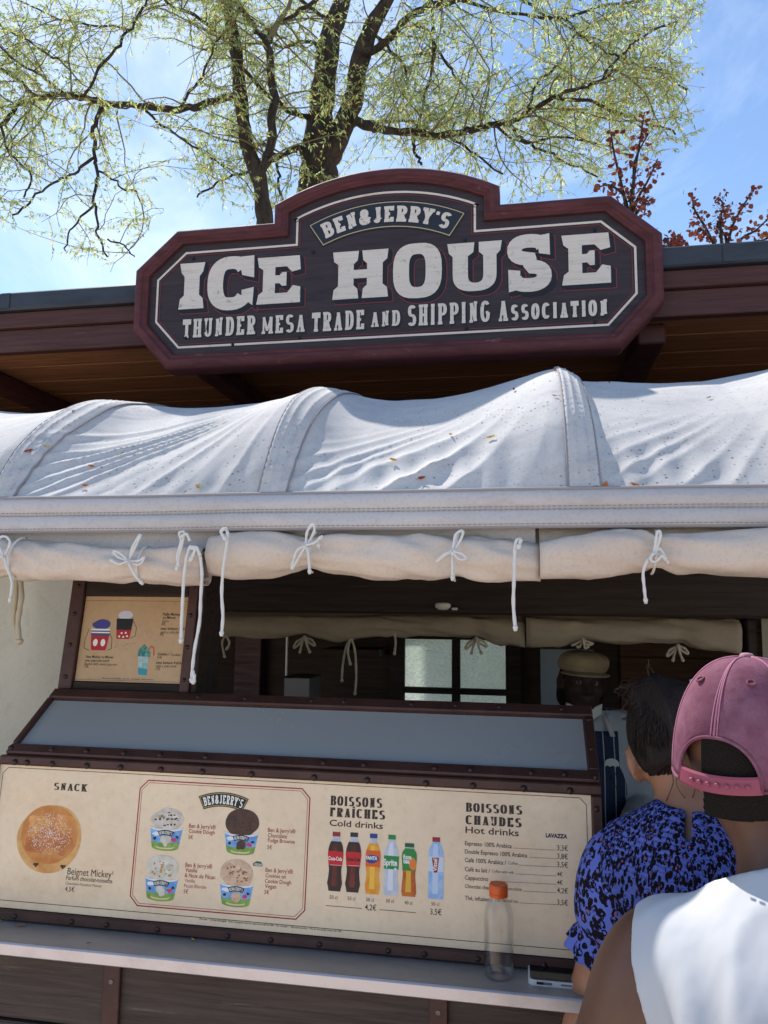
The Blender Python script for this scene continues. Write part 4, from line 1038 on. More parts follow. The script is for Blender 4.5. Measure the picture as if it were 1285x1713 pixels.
sg_ = M('icing sugar print', rgb(236, 226, 214), .5); 
sp = MB(); rs = random.Random(5)
for i in range(700):
    a, r_ = rs.random() * 2 * pi, bw2 * .66 * rs.random() ** .7; q = rs.uniform(.0005, .0012); x, y = bc[0] + r_ * cos(a), bc[1] + bw2 * .12 + r_ * .8 * sin(a)
    sp.add([(x - q, y, Z + 4e-4 + i * 1e-7), (x, y - q, Z + 4e-4 + i * 1e-7), (x + q, y, Z + 4e-4 + i * 1e-7), (x, y + q, Z + 4e-4 + i * 1e-7)], [(0, 1, 2, 3)])
so2 = sp.build('icing_sugar', sg_.m, b_); so2['kind'] = 'stuff'
for dx in (-.30, .50): mn.poly('filling_spot', blob(bc[0] + bw2 * dx, bc[1] - bw2 * (.80 - abs(dx - .1) * .3), bw2 * .07, bw2 * .05, .4, 5), pm('chocolate print', rgb(70, 34, 22)), Z + 5e-4, b_, px=False)
T('text_line', 'Beignet Mickey¹', (114, 1463), (190, 1467), INK, Z, 0, 1.15)
T('text_line', 'Parfum chocolat-noisette', (112, 1472), (189, 1476), INK, Z, .003, 1.15)
T('text_line', 'Chocolate-Hazelnut Flavour', (111, 1480), (172, 1483), GREYINK, Z, -.004, 1.1)
T('price', '4,5€', (110, 1490), (126, 1491), INK, Z, 0, 1.1)
# red double frame round the ice creams
RP_ = [(252, 1306), (504, 1318), (520, 1335), (510, 1519), (496, 1536), (230, 1515), (219, 1498), (236, 1321)]
ru = [mn.uv(*p) for p in RP_]
ru0, ru1 = (ru[7][0] + ru[6][0]) / 2, (ru[2][0] + ru[3][0]) / 2; rv0, rv1 = (ru[4][1] + ru[5][1]) / 2, (ru[0][1] + ru[1][1]) / 2; k = .017
for d, w_, m_ in ((0, .0022, RED), (.0045, .0009, RED)):
    a, b, c_, e_ = ru0 + d, ru1 - d, rv0 + d, rv1 - d; kk = k - d * .4
    mn.line('red_frame', [(a + kk, e_), (b - kk, e_), (b, e_ - kk), (b, c_ + kk), (b - kk, c_), (a + kk, c_), (a, c_ + kk), (a, e_ - kk)], w_, m_, Z, closed=True, px=False)
def arch_badge(board, cx, cy, w_, h_, z, parent=None, nm='printed_badge', tan=True):
    hf = w_ / 2; dr_ = w_ * .10; br_ = (hf ** 2 + dr_ ** 2) / (2 * dr_)
    bd_ = lambda x, y: (cx + (br_ - h_ + y) * sin(x / br_), cy + h_ / 2 - br_ + (br_ - h_ + y) * cos(x / br_))
    rg = lambda e: [bd_(-hf + e + h_ * .12 + 2 * (hf - e - h_ * .12) * i / 16, e) for i in range(17)] + [bd_(hf - e - 2 * (hf - e) * i / 16, h_ - e) for i in range(17)]
    root = board.poly(nm, rg(0), flat('print black', rgb(24, 22, 24), .45), z, parent, px=False)
    if tan:
        board.poly('badge_border', rg(h_ * .07), flat('print tan', rgb(196, 172, 110), .45), z + 1e-4, root, px=False)
        board.poly('badge_field', rg(h_ * .11), flat('print black', rgb(24, 22, 24), .45), z + 2e-4, root, px=False)
    m = slab_text("BEN&JERRY'S", w_ * .86, h_ * .62, .31, .17, .55, .16, z=z + 3e-4, warp=lambda x, y: bd_(x - w_ * .43, y + h_ * .19))
    m.build('badge_lettering', flat('print white', rgb(238, 236, 230), .45), root)
    return root
bcx = mn.uv(375, 1337); bwid = mn.uv(419, 1338)[0] - mn.uv(333, 1334)[0]
arch_badge(mn, bcx[0], bcx[1], bwid, bwid * .25, Z)
CUPBLUE = pm('cup blue print', rgb(92, 150, 214), rgb(140, 186, 232), 40, .45, .6)
CUPGREEN = pm('cup meadow print', rgb(104, 150, 62), rgb(140, 176, 84), 90)
CUPWHITE = flat('cup white print', rgb(232, 234, 238), .45)
CREAMS = {'c': (rgb(222, 216, 206), rgb(196, 184, 168), rgb(60, 42, 34)), 'b': (rgb(84, 52, 42), rgb(58, 34, 28), rgb(44, 24, 20)), 'v': (rgb(218, 216, 204), rgb(200, 194, 176), rgb(186, 140, 74)), 'd': (rgb(220, 192, 166), rgb(198, 162, 132), rgb(150, 96, 50))}
def ice_cup(px, pytop, pyrim, pybot, wpx, kind, seed):
    x, yr = mn.uv(px, pyrim); _, yb_ = mn.uv(px, pybot); _, yt = mn.uv(px, pytop); w_ = (mn.uv(px + wpx / 2, pyrim)[0] - mn.uv(px - wpx / 2, pyrim)[0]) / 2
    a, b, c_ = CREAMS[kind]; H_ = yr - yb_; z = Z
    root = mn.poly('printed_cup', [(x - w_, yr)] + [(x - w_ * cos(t), yr - w_ * .16 * sin(t)) for t in np.linspace(0, pi, 14)][1:-1] + [(x + w_, yr)] + [(x + w_ * .80 * cos(t), yb_ + w_ * .12 - w_ * .18 * sin(t)) for t in np.linspace(0, pi, 14)], CUPBLUE, z, px=False)
    cm_ = pm('ice cream print ' + kind, a, b, 70, .38, .62)
    sc1 = mn.poly('printed_scoop', blob(x, yr + (yt - yr) * .38, w_ * .96, (yt - yr) * .66, .10, seed), cm_, z + 2e-4, root, px=False)
    mn.poly('scoop_fold', blob(x + w_ * .25, yr + (yt - yr) * .45, w_ * .5, (yt - yr) * .30, .3, seed + 9), pm('ice cream fold ' + kind, b, a, 50), z + 3e-4, sc1, px=False)
    r2 = random.Random(seed + 50)
    for i in range(5):
        fx, fy = r2.uniform(-.55, .5), r2.uniform(-.1, .75)
        kf = (1.12, .86, 1.22, .92, 1.05)[i]
        mn.poly('scoop_fold', blob(x + w_ * fx, yr + (yt - yr) * (.35 + fy * .5), w_ * r2.uniform(.14, .34), (yt - yr) * r2.uniform(.06, .16), .5, seed + i * 3), pm('ice cream swirl %s %d' % (kind, i), hexmul(a, kf), hexmul(b, kf), 60), z + 3.1e-4 + i * 1.2e-5, sc1, px=False)
    r2 = random.Random(seed)
    ch = MB()
    for i in range(22 if kind != 'b' else 10):
        t = r2.random() * 2 * pi; rr = r2.random() ** .6 * .85
        v, f = curve_mesh([blob(x + w_ * .85 * rr * cos(t), yr + (yt - yr) * (.40 + .5 * rr * sin(t)), w_ * r2.uniform(.03, .09), w_ * r2.uniform(.03, .07), .4, i, 9)], 0, z + 4e-4 + i * 4e-6); ch.add(v, f)
    ch.build('chips', pm('chip print ' + kind, c_), root)
    rim = [(x - w_ * 1.04 * cos(t), yr + w_ * .03 - w_ * .20 * sin(t)) for t in np.linspace(0, pi, 16)] + [(x + w_ * 1.0 * cos(t), yr - w_ * .06 - w_ * .20 * sin(t)) for t in np.linspace(0, pi, 16)]
    mn.poly('cup_rim', rim, CUPWHITE, z + 5e-4, root, px=False)
    mn.poly('cup_meadow', [(x - w_ * .86, yb_ + H_ * .34), (x - w_ * .4, yb_ + H_ * .28), (x, yb_ + H_ * .34), (x + w_ * .5, yb_ + H_ * .30), (x + w_ * .87, yb_ + H_ * .36)] + [(x + w_ * .80 * cos(t), yb_ + w_ * .12 - w_ * .18 * sin(t)) for t in np.linspace(0, pi, 14)], CUPGREEN, z + 2.2e-4, root, px=False)
    mn.poly('cup_cloud', blob(x - w_ * .6, yb_ + H_ * .66, w_ * .22, w_ * .10, .3, seed), CUPWHITE, z + 2.4e-4, root, px=False)
    mn.poly('cup_picture', blob(x + w_ * .02, yb_ + H_ * .38, w_ * .30, H_ * .22, .35, seed + 4), cm_, z + 3.4e-4, root, px=False)
    mn.poly('cup_flag', blob(x + w_ * .52, yb_ + H_ * .42, w_ * .16, H_ * .09, .4, seed + 2, 12), flat('cup pink print', rgb(206, 60, 110), .45), z + 3.2e-4, root, px=False)
    mn.poly('cup_cow', blob(x + w_ * .70, yb_ + H_ * .56, w_ * .10, H_ * .06, .6, seed + 6, 12), flat('print black', rgb(24, 22, 24), .45), z + 3.6e-4, root, px=False)
    mn.poly('cup_mark', blob(x - w_ * .66, yb_ + H_ * .46, w_ * .09, H_ * .07, .5, seed + 7, 12), flat('print black', rgb(24, 22, 24), .45), z + 3.6e-4, root, px=False)
    arch_badge(mn, x, yb_ + H_ * .74, w_ * 1.02, w_ * .27, z + 6e-4, root, 'cup_badge', False)
    mn.poly('cup_band', [(x + w_ * .55 * cos(t), yb_ + H_ * .10 - w_ * .10 * sin(t)) for t in np.linspace(0, pi, 10)] + [(x - w_ * .55 * cos(t), yb_ + H_ * .10 + w_ * .08 - w_ * .10 * sin(t)) for t in np.linspace(0, pi, 10)], flat('cup band print', rgb(226, 206, 150), .45), z + 3e-4, root, px=False)
ice_cup(280, 1353, 1382, 1421, 55, 'c', 1)
ice_cup(405, 1355, 1391, 1428, 57, 'b', 2)
ice_cup(272, 1432, 1466, 1505, 56, 'v', 3)
ice_cup(397, 1439, 1476, 1515, 57, 'd', 4)
for t_, a, b in (("Ben & Jerry's®", (317, 1385), (362, 1386)), ('Cookie Dough', (317, 1393), (360, 1395)), ("Ben & Jerry's®", (449, 1391), (495, 1394)), ('Chocolate', (449, 1400), (481, 1402)), ('Fudge Brownie', (449, 1408), (494, 1411)),
                 ("Ben & Jerry's®", (311, 1450), (356, 1452)), ('Vanille', (311, 1458), (331, 1459)), ('& Noix de Pécan', (310, 1467), (361, 1470)), ("Ben & Jerry's®", (445, 1458), (491, 1461)), ('Cookies on', (445, 1467), (479, 1469)), ('Cookie Dough', (444, 1476), (488, 1479)), ('Vegan', (444, 1485), (463, 1486))):
    T('text_line', t_, a, b, REDTXT, Z, .007, 1.15)
for t_, a, b in (('Vanilla', (310, 1475), (327, 1476)), ('Pecan Blondie', (309, 1484), (346, 1486))): T('text_line', t_, a, b, REDTXT, Z, -.004, 1.1)
for t_, a, b in (('5€', (316, 1403), (324, 1403)), ('5€', (448, 1420), (456, 1420)), ('5€', (308, 1494), (316, 1494)), ('5€', (443, 1495), (451, 1495))): T('price', t_, a, b, REDTXT, Z, 0, 1.15)
vg = mn.poly('vegan_leaf', [(424, 1444), (430, 1440), (437, 1441), (441, 1446), (440, 1449), (425, 1448)], flat('dark green print', rgb(34, 92, 66), .45), Z)
T('badge_lettering', 'VEGAN', (426, 1447), (440, 1448), flat('print white', rgb(238, 236, 230), .45), Z + 2e-4, .02, 1.1, vg)
# cold drinks
HK = dict(tx=.39, ty=.075, slab=.6, gap=.16, slabt=.055)
mn.slab('heading', 'BOISSONS', (553, 1347), (640, 1351), (554, 1331), INK, Z, **HK)
mn.slab('heading', 'FRAÎCHES', (552, 1366), (645, 1370), (553, 1351), INK, Z, **HK)
T('subheading', 'Cold drinks', (552, 1382), (641, 1385), INK, Z, .012, .72)
BTL = {'cola': [(0, .36), (.08, .42), (.13, .47), (.22, .42), (.35, .38), (.45, .42), (.62, .48), (.72, .46), (.80, .38), (.87, .24), (.90, .2), (1, .2)],
       'soda': [(0, .40), (.06, .46), (.15, .48), (.24, .42), (.34, .40), (.45, .46), (.64, .48), (.74, .42), (.84, .28), (.90, .2), (1, .2)],
       'tea': [(0, .42), (.07, .48), (.20, .46), (.38, .40), (.50, .42), (.72, .48), (.82, .46), (.88, .32), (.91, .27), (1, .27)],
       'water': [(0, .46), (.05, .48), (.3, .47), (.6, .48), (.76, .46), (.86, .34), (.91, .22), (1, .22)]}
def bottle_print(px, pytop, pybot, wpx, shape, body, body2, capc, lab, v0_, v1_, liquid_top=.84, name='printed_bottle'):
    x, yb_ = mn.uv(px, pybot); _, yt = mn.uv(px, pytop); H_ = yt - yb_; w_ = mn.uv(px + wpx / 2, pybot)[0] - mn.uv(px - wpx / 2, pybot)[0]
    P_ = BTL[shape]; wat = lambda v: float(np.interp(v, [p[0] for p in P_], [p[1] for p in P_])) * w_
    side = lambda a, b, s=1: [(x + wat(v) * s, yb_ + v * H_) for v in np.linspace(a, b, 26)] + [(x - wat(v) * s, yb_ + v * H_) for v in np.linspace(b, a, 26)]
    root = mn.poly(name, side(0, .93), pm('bottle clear print', rgb(206, 212, 222), rgb(180, 190, 206), 50), Z, px=False)
    mn.poly('printed_drink', side(0.0, liquid_top), body, Z + 2e-4, root, px=False)
    mn.poly('drink_gleam', [(x - wat(v) * .45, yb_ + v * H_) for v in np.linspace(.08, liquid_top - .04, 12)] + [(x + wat(v) * .30, yb_ + v * H_) for v in np.linspace(liquid_top - .04, .08, 12)], body2, Z + 3e-4, root, px=False)
    lb = mn.poly('label', side(v0_, v1_, 1.02), lab, Z + 4e-4, root, px=False)
    mn.poly('cap', [(x - .24 * w_, yb_ + .925 * H_), (x + .24 * w_, yb_ + .925 * H_), (x + .24 * w_, yt), (x - .24 * w_, yt)] if shape != 'tea' else [(x - .30 * w_, yb_ + .925 * H_), (x + .30 * w_, yb_ + .925 * H_), (x + .30 * w_, yt), (x - .30 * w_, yt)], capc, Z + 4e-4, root, px=False)
    return lb, root
COLA, COLA2 = pm('cola print', rgb(44, 16, 16)), pm('cola gleam print', rgb(120, 32, 26), rgb(70, 20, 18), 30)
WHT = flat('print white', rgb(238, 236, 230), .45)
lb, r_ = bottle_print(560, 1391, 1490, 27, 'cola', COLA, COLA2, RED, flat('bright red print', rgb(204, 26, 40), .45), .43, .67)
mn.text('label_lettering', 'Coca-Cola', (550, 1438), (573, 1439), WHT, Z + 6e-4, .035, 1.5, lb)
mn.line('label_rule', [(553, 1446), (572, 1447)], .0006, WHT, Z + 6e-4, lb)
lb, r_ = bottle_print(590, 1392, 1492, 27, 'cola', COLA, COLA2, flat('print charcoal', rgb(46, 44, 46), .45), flat('bright red print', rgb(204, 26, 40), .45), .43, .67)
mn.text('label_lettering', 'Coca-Cola', (580, 1439), (603, 1440), flat('print black', rgb(24, 22, 24), .45), Z + 6e-4, .035, 1.5, lb)
mn.line('label_rule', [(583, 1447), (602, 1448)], .0006, WHT, Z + 6e-4, lb)
ORG, ORG2 = pm('orange drink print', rgb(230, 140, 24), rgb(240, 170, 50), 40), pm('orange gleam print', rgb(250, 196, 70))
lb, r_ = bottle_print(623, 1394, 1495, 26, 'soda', ORG, ORG2, flat('print blue', rgb(40, 62, 140), .45), flat('print deep orange', rgb(228, 98, 30), .45), .45, .72)
mn.poly('label_mark', blob(*mn.uv(623, 1437), .0125, .0075, .2, 2), flat('print blue', rgb(40, 62, 140), .45), Z + 5e-4, lb, px=False)
mn.text('label_lettering', 'FANTA', (613, 1437), (632, 1438), WHT, Z + 6e-4, .05, 1.3, lb)
CLR, CLR2 = pm('clear soda print', rgb(188, 198, 216), rgb(206, 214, 228), 60), pm('clear gleam print', rgb(226, 230, 240))
lb, r_ = bottle_print(654, 1396, 1497, 26, 'soda', CLR, CLR2, flat('print green', rgb(20, 140, 66), .45), flat('print green', rgb(20, 140, 66), .45), .43, .65, .9)
mn.text('label_lettering', 'Sprite', (642, 1446), (665, 1448), WHT, Z + 6e-4, .04, 1.4, lb)
mn.poly('label_mark', blob(*mn.uv(662, 1453), .0022, .0022), WHT, Z + 5e-4, lb, px=False)
TEA, TEA2 = pm('iced tea print', rgb(178, 74, 20), rgb(206, 110, 30), 40), pm('iced tea gleam print', rgb(230, 180, 50))
lb, r_ = bottle_print(684, 1410, 1499, 26, 'tea', TEA, TEA2, flat('print dark green', rgb(30, 92, 48), .45), flat('print leaf green', rgb(40, 140, 62), .45), .48, .90, .9)
mn.text('label_lettering', 'fuze', (675, 1436), (689, 1437), WHT, Z + 6e-4, .04, 1.2, lb)
mn.text('label_lettering', 'tea', (675, 1443), (686, 1444), WHT, Z + 6e-4, .04, 1.2, lb)
mn.poly('label_fruit', blob(*mn.uv(691, 1445), .007, .011, .1, 4), flat('print peach', rgb(236, 132, 58), .45), Z + 5e-4, lb, px=False)
WAT, WAT2 = pm('water print', rgb(140, 182, 232), rgb(176, 206, 240), 50), pm('water gleam print', rgb(196, 216, 244))
lb, r_ = bottle_print(729, 1400, 1503, 27, 'water', WAT, WAT2, RED, flat('print pale blue label', rgb(214, 222, 236), .45), .44, .68, .93)
fl_ = mn.poly('label_mark', [(723, 1434), (735, 1434), (732, 1459), (726, 1459)], RED, Z + 5e-4, lb)
v, f, x0, x1 = plain_text('Vittel', .03); q = mn.uv(731.5, 1457); kx = (mn.uv(730, 1436)[1] - mn.uv(730, 1457)[1]) / (x1 - x0)
MB().add([(q[0] - y * kx * 1.1, q[1] + (x - x0) * kx, Z + 6e-4) for x, y in v], f).build('label_lettering', WHT, lb)
for px, py, t_ in ((552, 1503, '50 cl'), (582, 1505, '50 cl'), (613, 1507, '50 cl'), (646, 1509, '50 cl'), (677, 1512, '40 cl'), (722, 1514, '50 cl')): T('text_line', t_, (px, py), (px + 13, py + .7), INK, Z, 0, 1.1)
mn.line('price_rule', [(546, 1514), (606, 1519)], .0010, INK, Z); mn.line('price_rule', [(636, 1521), (696, 1526)], .0010, INK, Z)
T('price', '4,2€', (611, 1521), (630, 1523), INK, Z, .004, 1.2); T('price', '3,5€', (720, 1529), (739, 1530), INK, Z, .004, 1.2)
# hot drinks
mn.slab('heading', 'BOISSONS', (779, 1358), (874, 1362), (780, 1343), INK, Z, **HK)
mn.slab('heading', 'CHAUDES', (779, 1379), (873, 1383), (780, 1364), INK, Z, **HK)
T('subheading', 'Hot drinks', (779, 1394), (868, 1397), INK, Z, .012, .72)
T('brand_lettering', 'LAVAZZA', (913, 1400), (949, 1402), flat('print navy', rgb(26, 40, 78), .45), Z, .05, 1.1)
rows = [('Espresso 100% Arabica', '', 1414, 78, 0, '3,3€'), ('Double Espresso 100% Arabica', '', 1428, 104, 0, '3,8€'), ('Café 100% Arabica /', 'Coffee', 1442, 69, 16, '3,5€'), ('Café au lait /', 'Coffee with milk', 1457, 42, 37, '4€'), ('Cappuccino', '', 1471, 39, 0, '4€'), ('Chocolat chaud /', 'Hot chocolate', 1485, 50, 42, '4,2€'), ('Thé, infusion /', 'Tea, herbal tea', 1505, 46, 40, '3,5€')]
for a, b, y, w_, w2, pr in rows:
    T('text_line', a, (778, y), (778 + w_, y + w_ * .047), INK, Z, .010, 1.15)
    x2 = 778 + w_ + 3
    if b: T('text_line', b, (x2, y + (x2 - 778) * .047), (x2 + w2, y + (x2 + w2 - 778) * .047), GREYINK, Z, 0, 1.1); x2 += w2 + 2
    mn.line('leader_line', [(x2, y + (x2 - 778) * .05), (931, y + 153 * .05)], .0006, GREYINK, Z)
    w3 = 18 if len(pr) > 2 else 9
    T('price', pr, (932, y + 8), (932 + w3, y + 8 + w3 * .047), INK, Z, .002, 1.2)
T('small_print', 'Prix nets - ¹ produit décongelé - Nous n’acceptons pas les coupures au delà de 50€ / Tax included - ¹ defrosted product - We do not accept notes over 50€', (335, 1538.5), (572, 1558), INK, Z, .004, 1.15)

# small menu in its frame on top of the case
o2 = Vector((at(215, 1166, Y=topP.y).x, topP.y + .012, topP.z + .002))
sm_ = Board(o2, R(8), 'framed_menu_stand', 'dark wooden frame with rusty riveted straps on the left end of the display case', 'menu stand')
w = lambda px, py: sm_.uv(px, py)
f0 = (w(96, 1160)[0] + w(126, 985)[0]) / 2; f1 = (w(326, 1160)[0] + w(345, 985)[0]) / 2
i0 = (w(146, 996)[0] + w(121.5, 1138)[0]) / 2; i1 = (w(319, 999)[0] + w(300, 1145)[0]) / 2
j0 = (w(121, 1138)[1] + w(300, 1146)[1]) / 2; j1 = (w(146, 995)[1] + w(319, 1000)[1]) / 2
ftop = w(220, 955)[1] ; ms_ = .022
sm_.mb('bottom_rail', MB().box(i0 - .0, i1, .001, j0, -.03, .004, .002), DARKWOOD)
sm_.mb('top_rail', MB().box(i0, i1, j1, ftop, -.03, .004, .002), DARKWOOD)
sl = sm_.mb('side_strap', MB().box(f0, i0 - .001, .001, ftop, -.03, .010, .002), RUST)
sr = sm_.mb('side_strap', MB().box(i1 + .001, i1 + (f1 - i1) * .62, .001, ftop, -.03, .010, .002), RUST)
sm_.mb('side_block', MB().box(i1 + (f1 - i1) * .64, f1, .001, ftop, -.12, .002, .002), DARKWOOD)
sm_.mb('back_panel', MB().box(i0 + .001, i1 - .001, j0 + .001, j1 - .001, -.03, -.006), DARKWOOD)
rv2 = rme.data
for X, par in (((f0 + i0) / 2, sl), (i1 + (f1 - i1) * .3, sr)):
    for t in (.1, .36, .62, .86):
        o = bpy.data.objects.new('rivet', rv2); COL.objects.link(o); o.parent = par; o.location = (X, .001 + ftop * t, .010); o.scale = (.8, .8, .8)
pop = Board(sm_.o + sm_.n * -.003, R(8), 'small_menu', 'small tan menu with popcorn bucket and tumbler pictures in the dark frame', 'menu board')
pop.mb('menu_sheet', MB().box(i0 + .001, i1 - .001, j0 + .001, j1 - .001, -.0015, .0015), PAPER2)
Z = .0019
pw_ = i1 - i0; ph_ = j1 - j0
for vv in (j0 + ph_ * .022, j1 - ph_ * .055): pop.line('border_line', [(i0 + .001, vv), (i1 - .001, vv)], .0007, INK, Z, px=False)
def tub(px, py, wpx, hpx, bands, nm):
    x, y = pop.uv(px, py); w_ = pop.uv(px + wpx / 2, py)[0] - pop.uv(px - wpx / 2, py)[0]; h_ = pop.uv(px, py - hpx)[1] - y; root = None
    for a, b, m_ in bands:
        wd = lambda t: w_ * (.36 + .14 * t ** .6)
        o = pop.poly(nm if root is None else 'bucket_band', [(x - wd(t), y + h_ * t) for t in np.linspace(a, b, 8)] + [(x + wd(t), y + h_ * t) for t in np.linspace(b, a, 8)], m_, Z + (0 if root is None else 2e-4), root, px=False); root = root or o
    return root, x, y, w_, h_
R2 = flat('bucket red print', rgb(176, 32, 40), .45); BK = flat('print black', rgb(24, 22, 24), .45)
r1, x, y, w_, h_ = tub(165, 1088, 32, 36, [(0, .66, R2), (.66, .80, flat('bucket violet print', rgb(96, 70, 110), .45)), (.80, .86, WHT), (.86, .92, flat('print blue', rgb(40, 62, 140), .45)), (.92, 1, WHT)], 'printed_bucket')
pop.poly('bucket_lid', blob(x, y + h_ * 1.2, w_ * .46, h_ * .24, .1, 1), flat('bucket blue lid print', rgb(66, 66, 140), .45), Z + 1e-4, r1, px=False)
for dx in (-.2, .2): pop.poly('bucket_dot', blob(x + dx * w_, y + h_ * .36, w_ * .12, h_ * .17, 0), WHT, Z + 4e-4, r1, px=False)
pop.line('bucket_strap', [(150, 1052), (143, 1070), (141, 1084), (150, 1088)], .0012, BK, Z, r1); pop.line('bucket_strap', [(180, 1052), (188, 1068), (187, 1085), (180, 1088)], .0012, BK, Z, r1)
r1, x, y, w_, h_ = tub(206, 1069, 28, 34, [(0, .45, R2), (.45, 1, BK)], 'printed_bucket')
pop.poly('bucket_lid', blob(x, y + h_ * 1.16, w_ * .42, h_ * .22, .1, 2), flat('bucket striped lid print', rgb(206, 206, 222), .45), Z + 1e-4, r1, px=False)
for dx, dy in ((-.22, .12), (.02, .10), (.24, .14), (-.1, .28), (.14, .30)): pop.poly('bucket_dot', blob(x + dx * w_, y + h_ * dy, w_ * .06, h_ * .05, 0), WHT, Z + 4e-4, r1, px=False)
pop.line('bucket_strap', [(222, 1036), (229, 1050), (227, 1064), (218, 1068)], .0012, flat('strap violet print', rgb(110, 60, 90), .45), Z, r1)
pc_ = MB(); rs = random.Random(9)
for i in range(60):
    x, y = pop.uv(rs.uniform(191, 228), rs.uniform(1076, 1087)); v, f = curve_mesh([blob(x, y, rs.uniform(.0007, .0016), rs.uniform(.0006, .0013), .4, i, 8)], 0, Z + i * 3e-6); pc_.add(v, f)
o = pc_.build('printed_popcorn', pm('popcorn print', rgb(222, 200, 172), rgb(170, 96, 80), 300), pop.root); o['kind'] = 'stuff'
for a, b in (((248, 1017), (242, 1068)), ((266, 1017), (252, 1069))): pop.line('printed_straw', [a, b], .0012, pm('straw print', rgb(232, 196, 160), rgb(200, 120, 90), 500), Z)
r1 = pop.poly('printed_tumbler', [(232, 1097), (249, 1099), (246, 1131), (231, 1130)], pm('tumbler clear print', rgb(186, 200, 196), rgb(120, 180, 186), 120), Z)
pop.poly('tumbler_base', [(231.5, 1117), (247, 1119), (245.5, 1130), (232, 1129)], flat('tumbler teal print', rgb(60, 150, 164), .45), Z + 2e-4, r1)
pop.poly('tumbler_lid', [(231, 1098), (231, 1090), (236, 1083), (242, 1078), (248, 1084), (252, 1092), (252, 1099)], pm('tumbler lid print', rgb(24, 96, 96), rgb(110, 170, 160), 180), Z + 2e-4, r1)
pop.line('tumbler_handle', [(250, 1086), (254, 1081), (258, 1084), (258, 1097)], .0028, flat('tumbler handle print', rgb(196, 80, 56), .45), Z, r1)
for t_, a, b, s_ in (('Seau Mickey ou Minnie', (144, 1100), (190, 1102), 1), ('avec pop-corn sucré', (143, 1106), (183, 1108), 1), ('Bucket with sweet popcorn', (142, 1112), (196, 1114), 0), ('15€', (141, 1117), (149, 1117.4), 0), ('Paille Mickey', (273, 1029), (302, 1031), 1), ('ou Minnie', (273, 1035), (294, 1036), 1), ('Straw', (272, 1041), (283, 1041.5), 0), ('6€', (271, 1046), (277, 1046), 0), ('avec boisson fraîche', (269.5, 1053), (315, 1055), 1), ('with a cold drink', (269, 1059), (305, 1061), 0), ('7€', (268, 1064), (274, 1064), 0),
                     ('Gobelet /', (264, 1096), (284, 1097), 1), ('Tumbler', (286, 1097), (303, 1098), 0), ('15€', (263.5, 1102), (271, 1102.4), 0), ('avec boisson fraîche', (262, 1110), (306, 1112), 1), ('with a cold drink', (261, 1115.5), (296, 1117.5), 0), ('17€', (260.5, 1121), (268, 1121.4), 0)):
    pop.text('text_line' if '€' not in t_ else 'price', t_, a, b, INK, Z, .012 if s_ else -.002, 1.15)
pop.text('small_print', 'Photos non contractuelles - prix nets - tax included - while stocks last', (172, 1135), (257, 1139), INK, Z, 0, 1.2)

# ------------------------------------------------------------------ bottle and phone on the counter
bp = at(835, 1633, Z=ZC); sc_b = (at(860, 1600, D=(bp - CAM).dot(FWD)) - at(811, 1600, D=(bp - CAM).dot(FWD))).length / 2
bt = empty('juice_bottle', bp, label='empty clear plastic juice bottle with an orange cap standing on the steel counter', cat='bottle')
CLP = bpy.data.materials.new('clear thin plastic'); CLP.use_nodes = True; nt = CLP.node_tree; nt.nodes.remove(nt.nodes['Principled BSDF'])
tp = _n(nt, 'ShaderNodeBsdfTransparent'); tp.inputs[0].default_value = (.95, .955, .95, 1); gp = _n(nt, 'ShaderNodeBsdfGlossy'); gp.inputs['Roughness'].default_value = .03
lw = _n(nt, 'ShaderNodeLayerWeight'); lw.inputs['Blend'].default_value = .32; mr2 = _n(nt, 'ShaderNodeMapRange'); mr2.inputs['To Min'].default_value = .03; mr2.inputs['To Max'].default_value = .55
ms2 = _n(nt, 'ShaderNodeMixShader'); nz_ = _n(nt, 'ShaderNodeTexNoise'); nz_.inputs['Scale'].default_value = 40; bm_ = _n(nt, 'ShaderNodeBump'); bm_.inputs['Strength'].default_value = .12; bm_.inputs['Distance'].default_value = .004
nt.links.new(nz_.outputs['Fac'], bm_.inputs['Height']); nt.links.new(bm_.outputs[0], gp.inputs['Normal']); nt.links.new(lw.outputs['Facing'], mr2.inputs['Value']); nt.links.new(mr2.outputs[0], ms2.inputs[0]); nt.links.new(tp.outputs[0], ms2.inputs[1]); nt.links.new(gp.outputs[0], ms2.inputs[2]); nt.links.new(ms2.outputs[0], nt.nodes['Material Output'].inputs['Surface'])
r_ = sc_b; zt_ = at(832, 1478, Y=bp.y).z - ZC; nk = r_ * .56
prof = [(0, .004), (r_ * .5, .002), (r_ * .88, 0), (r_ * .97, .004), (r_, .012)] + [(r_ * (1 - (.012 if i % 2 else 0)), .03 + i * .012) for i in range(int((zt_ * .60 - .03) / .012))] + [(r_, zt_ * .62), (r_ * .97, zt_ * .68), (r_ * .88, zt_ * .75), (r_ * .72, zt_ * .81), (nk * 1.05, zt_ * .845), (nk, zt_ * .87), (nk, zt_ * .93)]
MB().lathe(prof, 40).build('bottle_body', CLP, bt, smooth=True)
cpl = M('orange cap plastic', rgb(222, 92, 24), .38, 0, .5); cpl.bump(cpl.noise(90, 2), .1, .001)
kn = MB(); n = 48
kp = [(nk * 1.02, zt_ * .866), (nk * 1.14, zt_ * .866), (nk * 1.14, zt_ * .90), (nk * 1.09, zt_ * .902), (nk * 1.14, zt_ * .906), (nk * 1.14, zt_ * .985), (nk * 1.06, zt_), (0, zt_ * 1.001)]
kn.grid([[(rr * cos(2 * pi * k_ / n) * (1 + (.012 if k_ % 2 and 0 < i < 6 else 0)), rr * sin(2 * pi * k_ / n) * (1 + (.012 if k_ % 2 and 0 < i < 6 else 0)), z) for i, (rr, z) in enumerate(kp)] for k_ in range(n)], True)
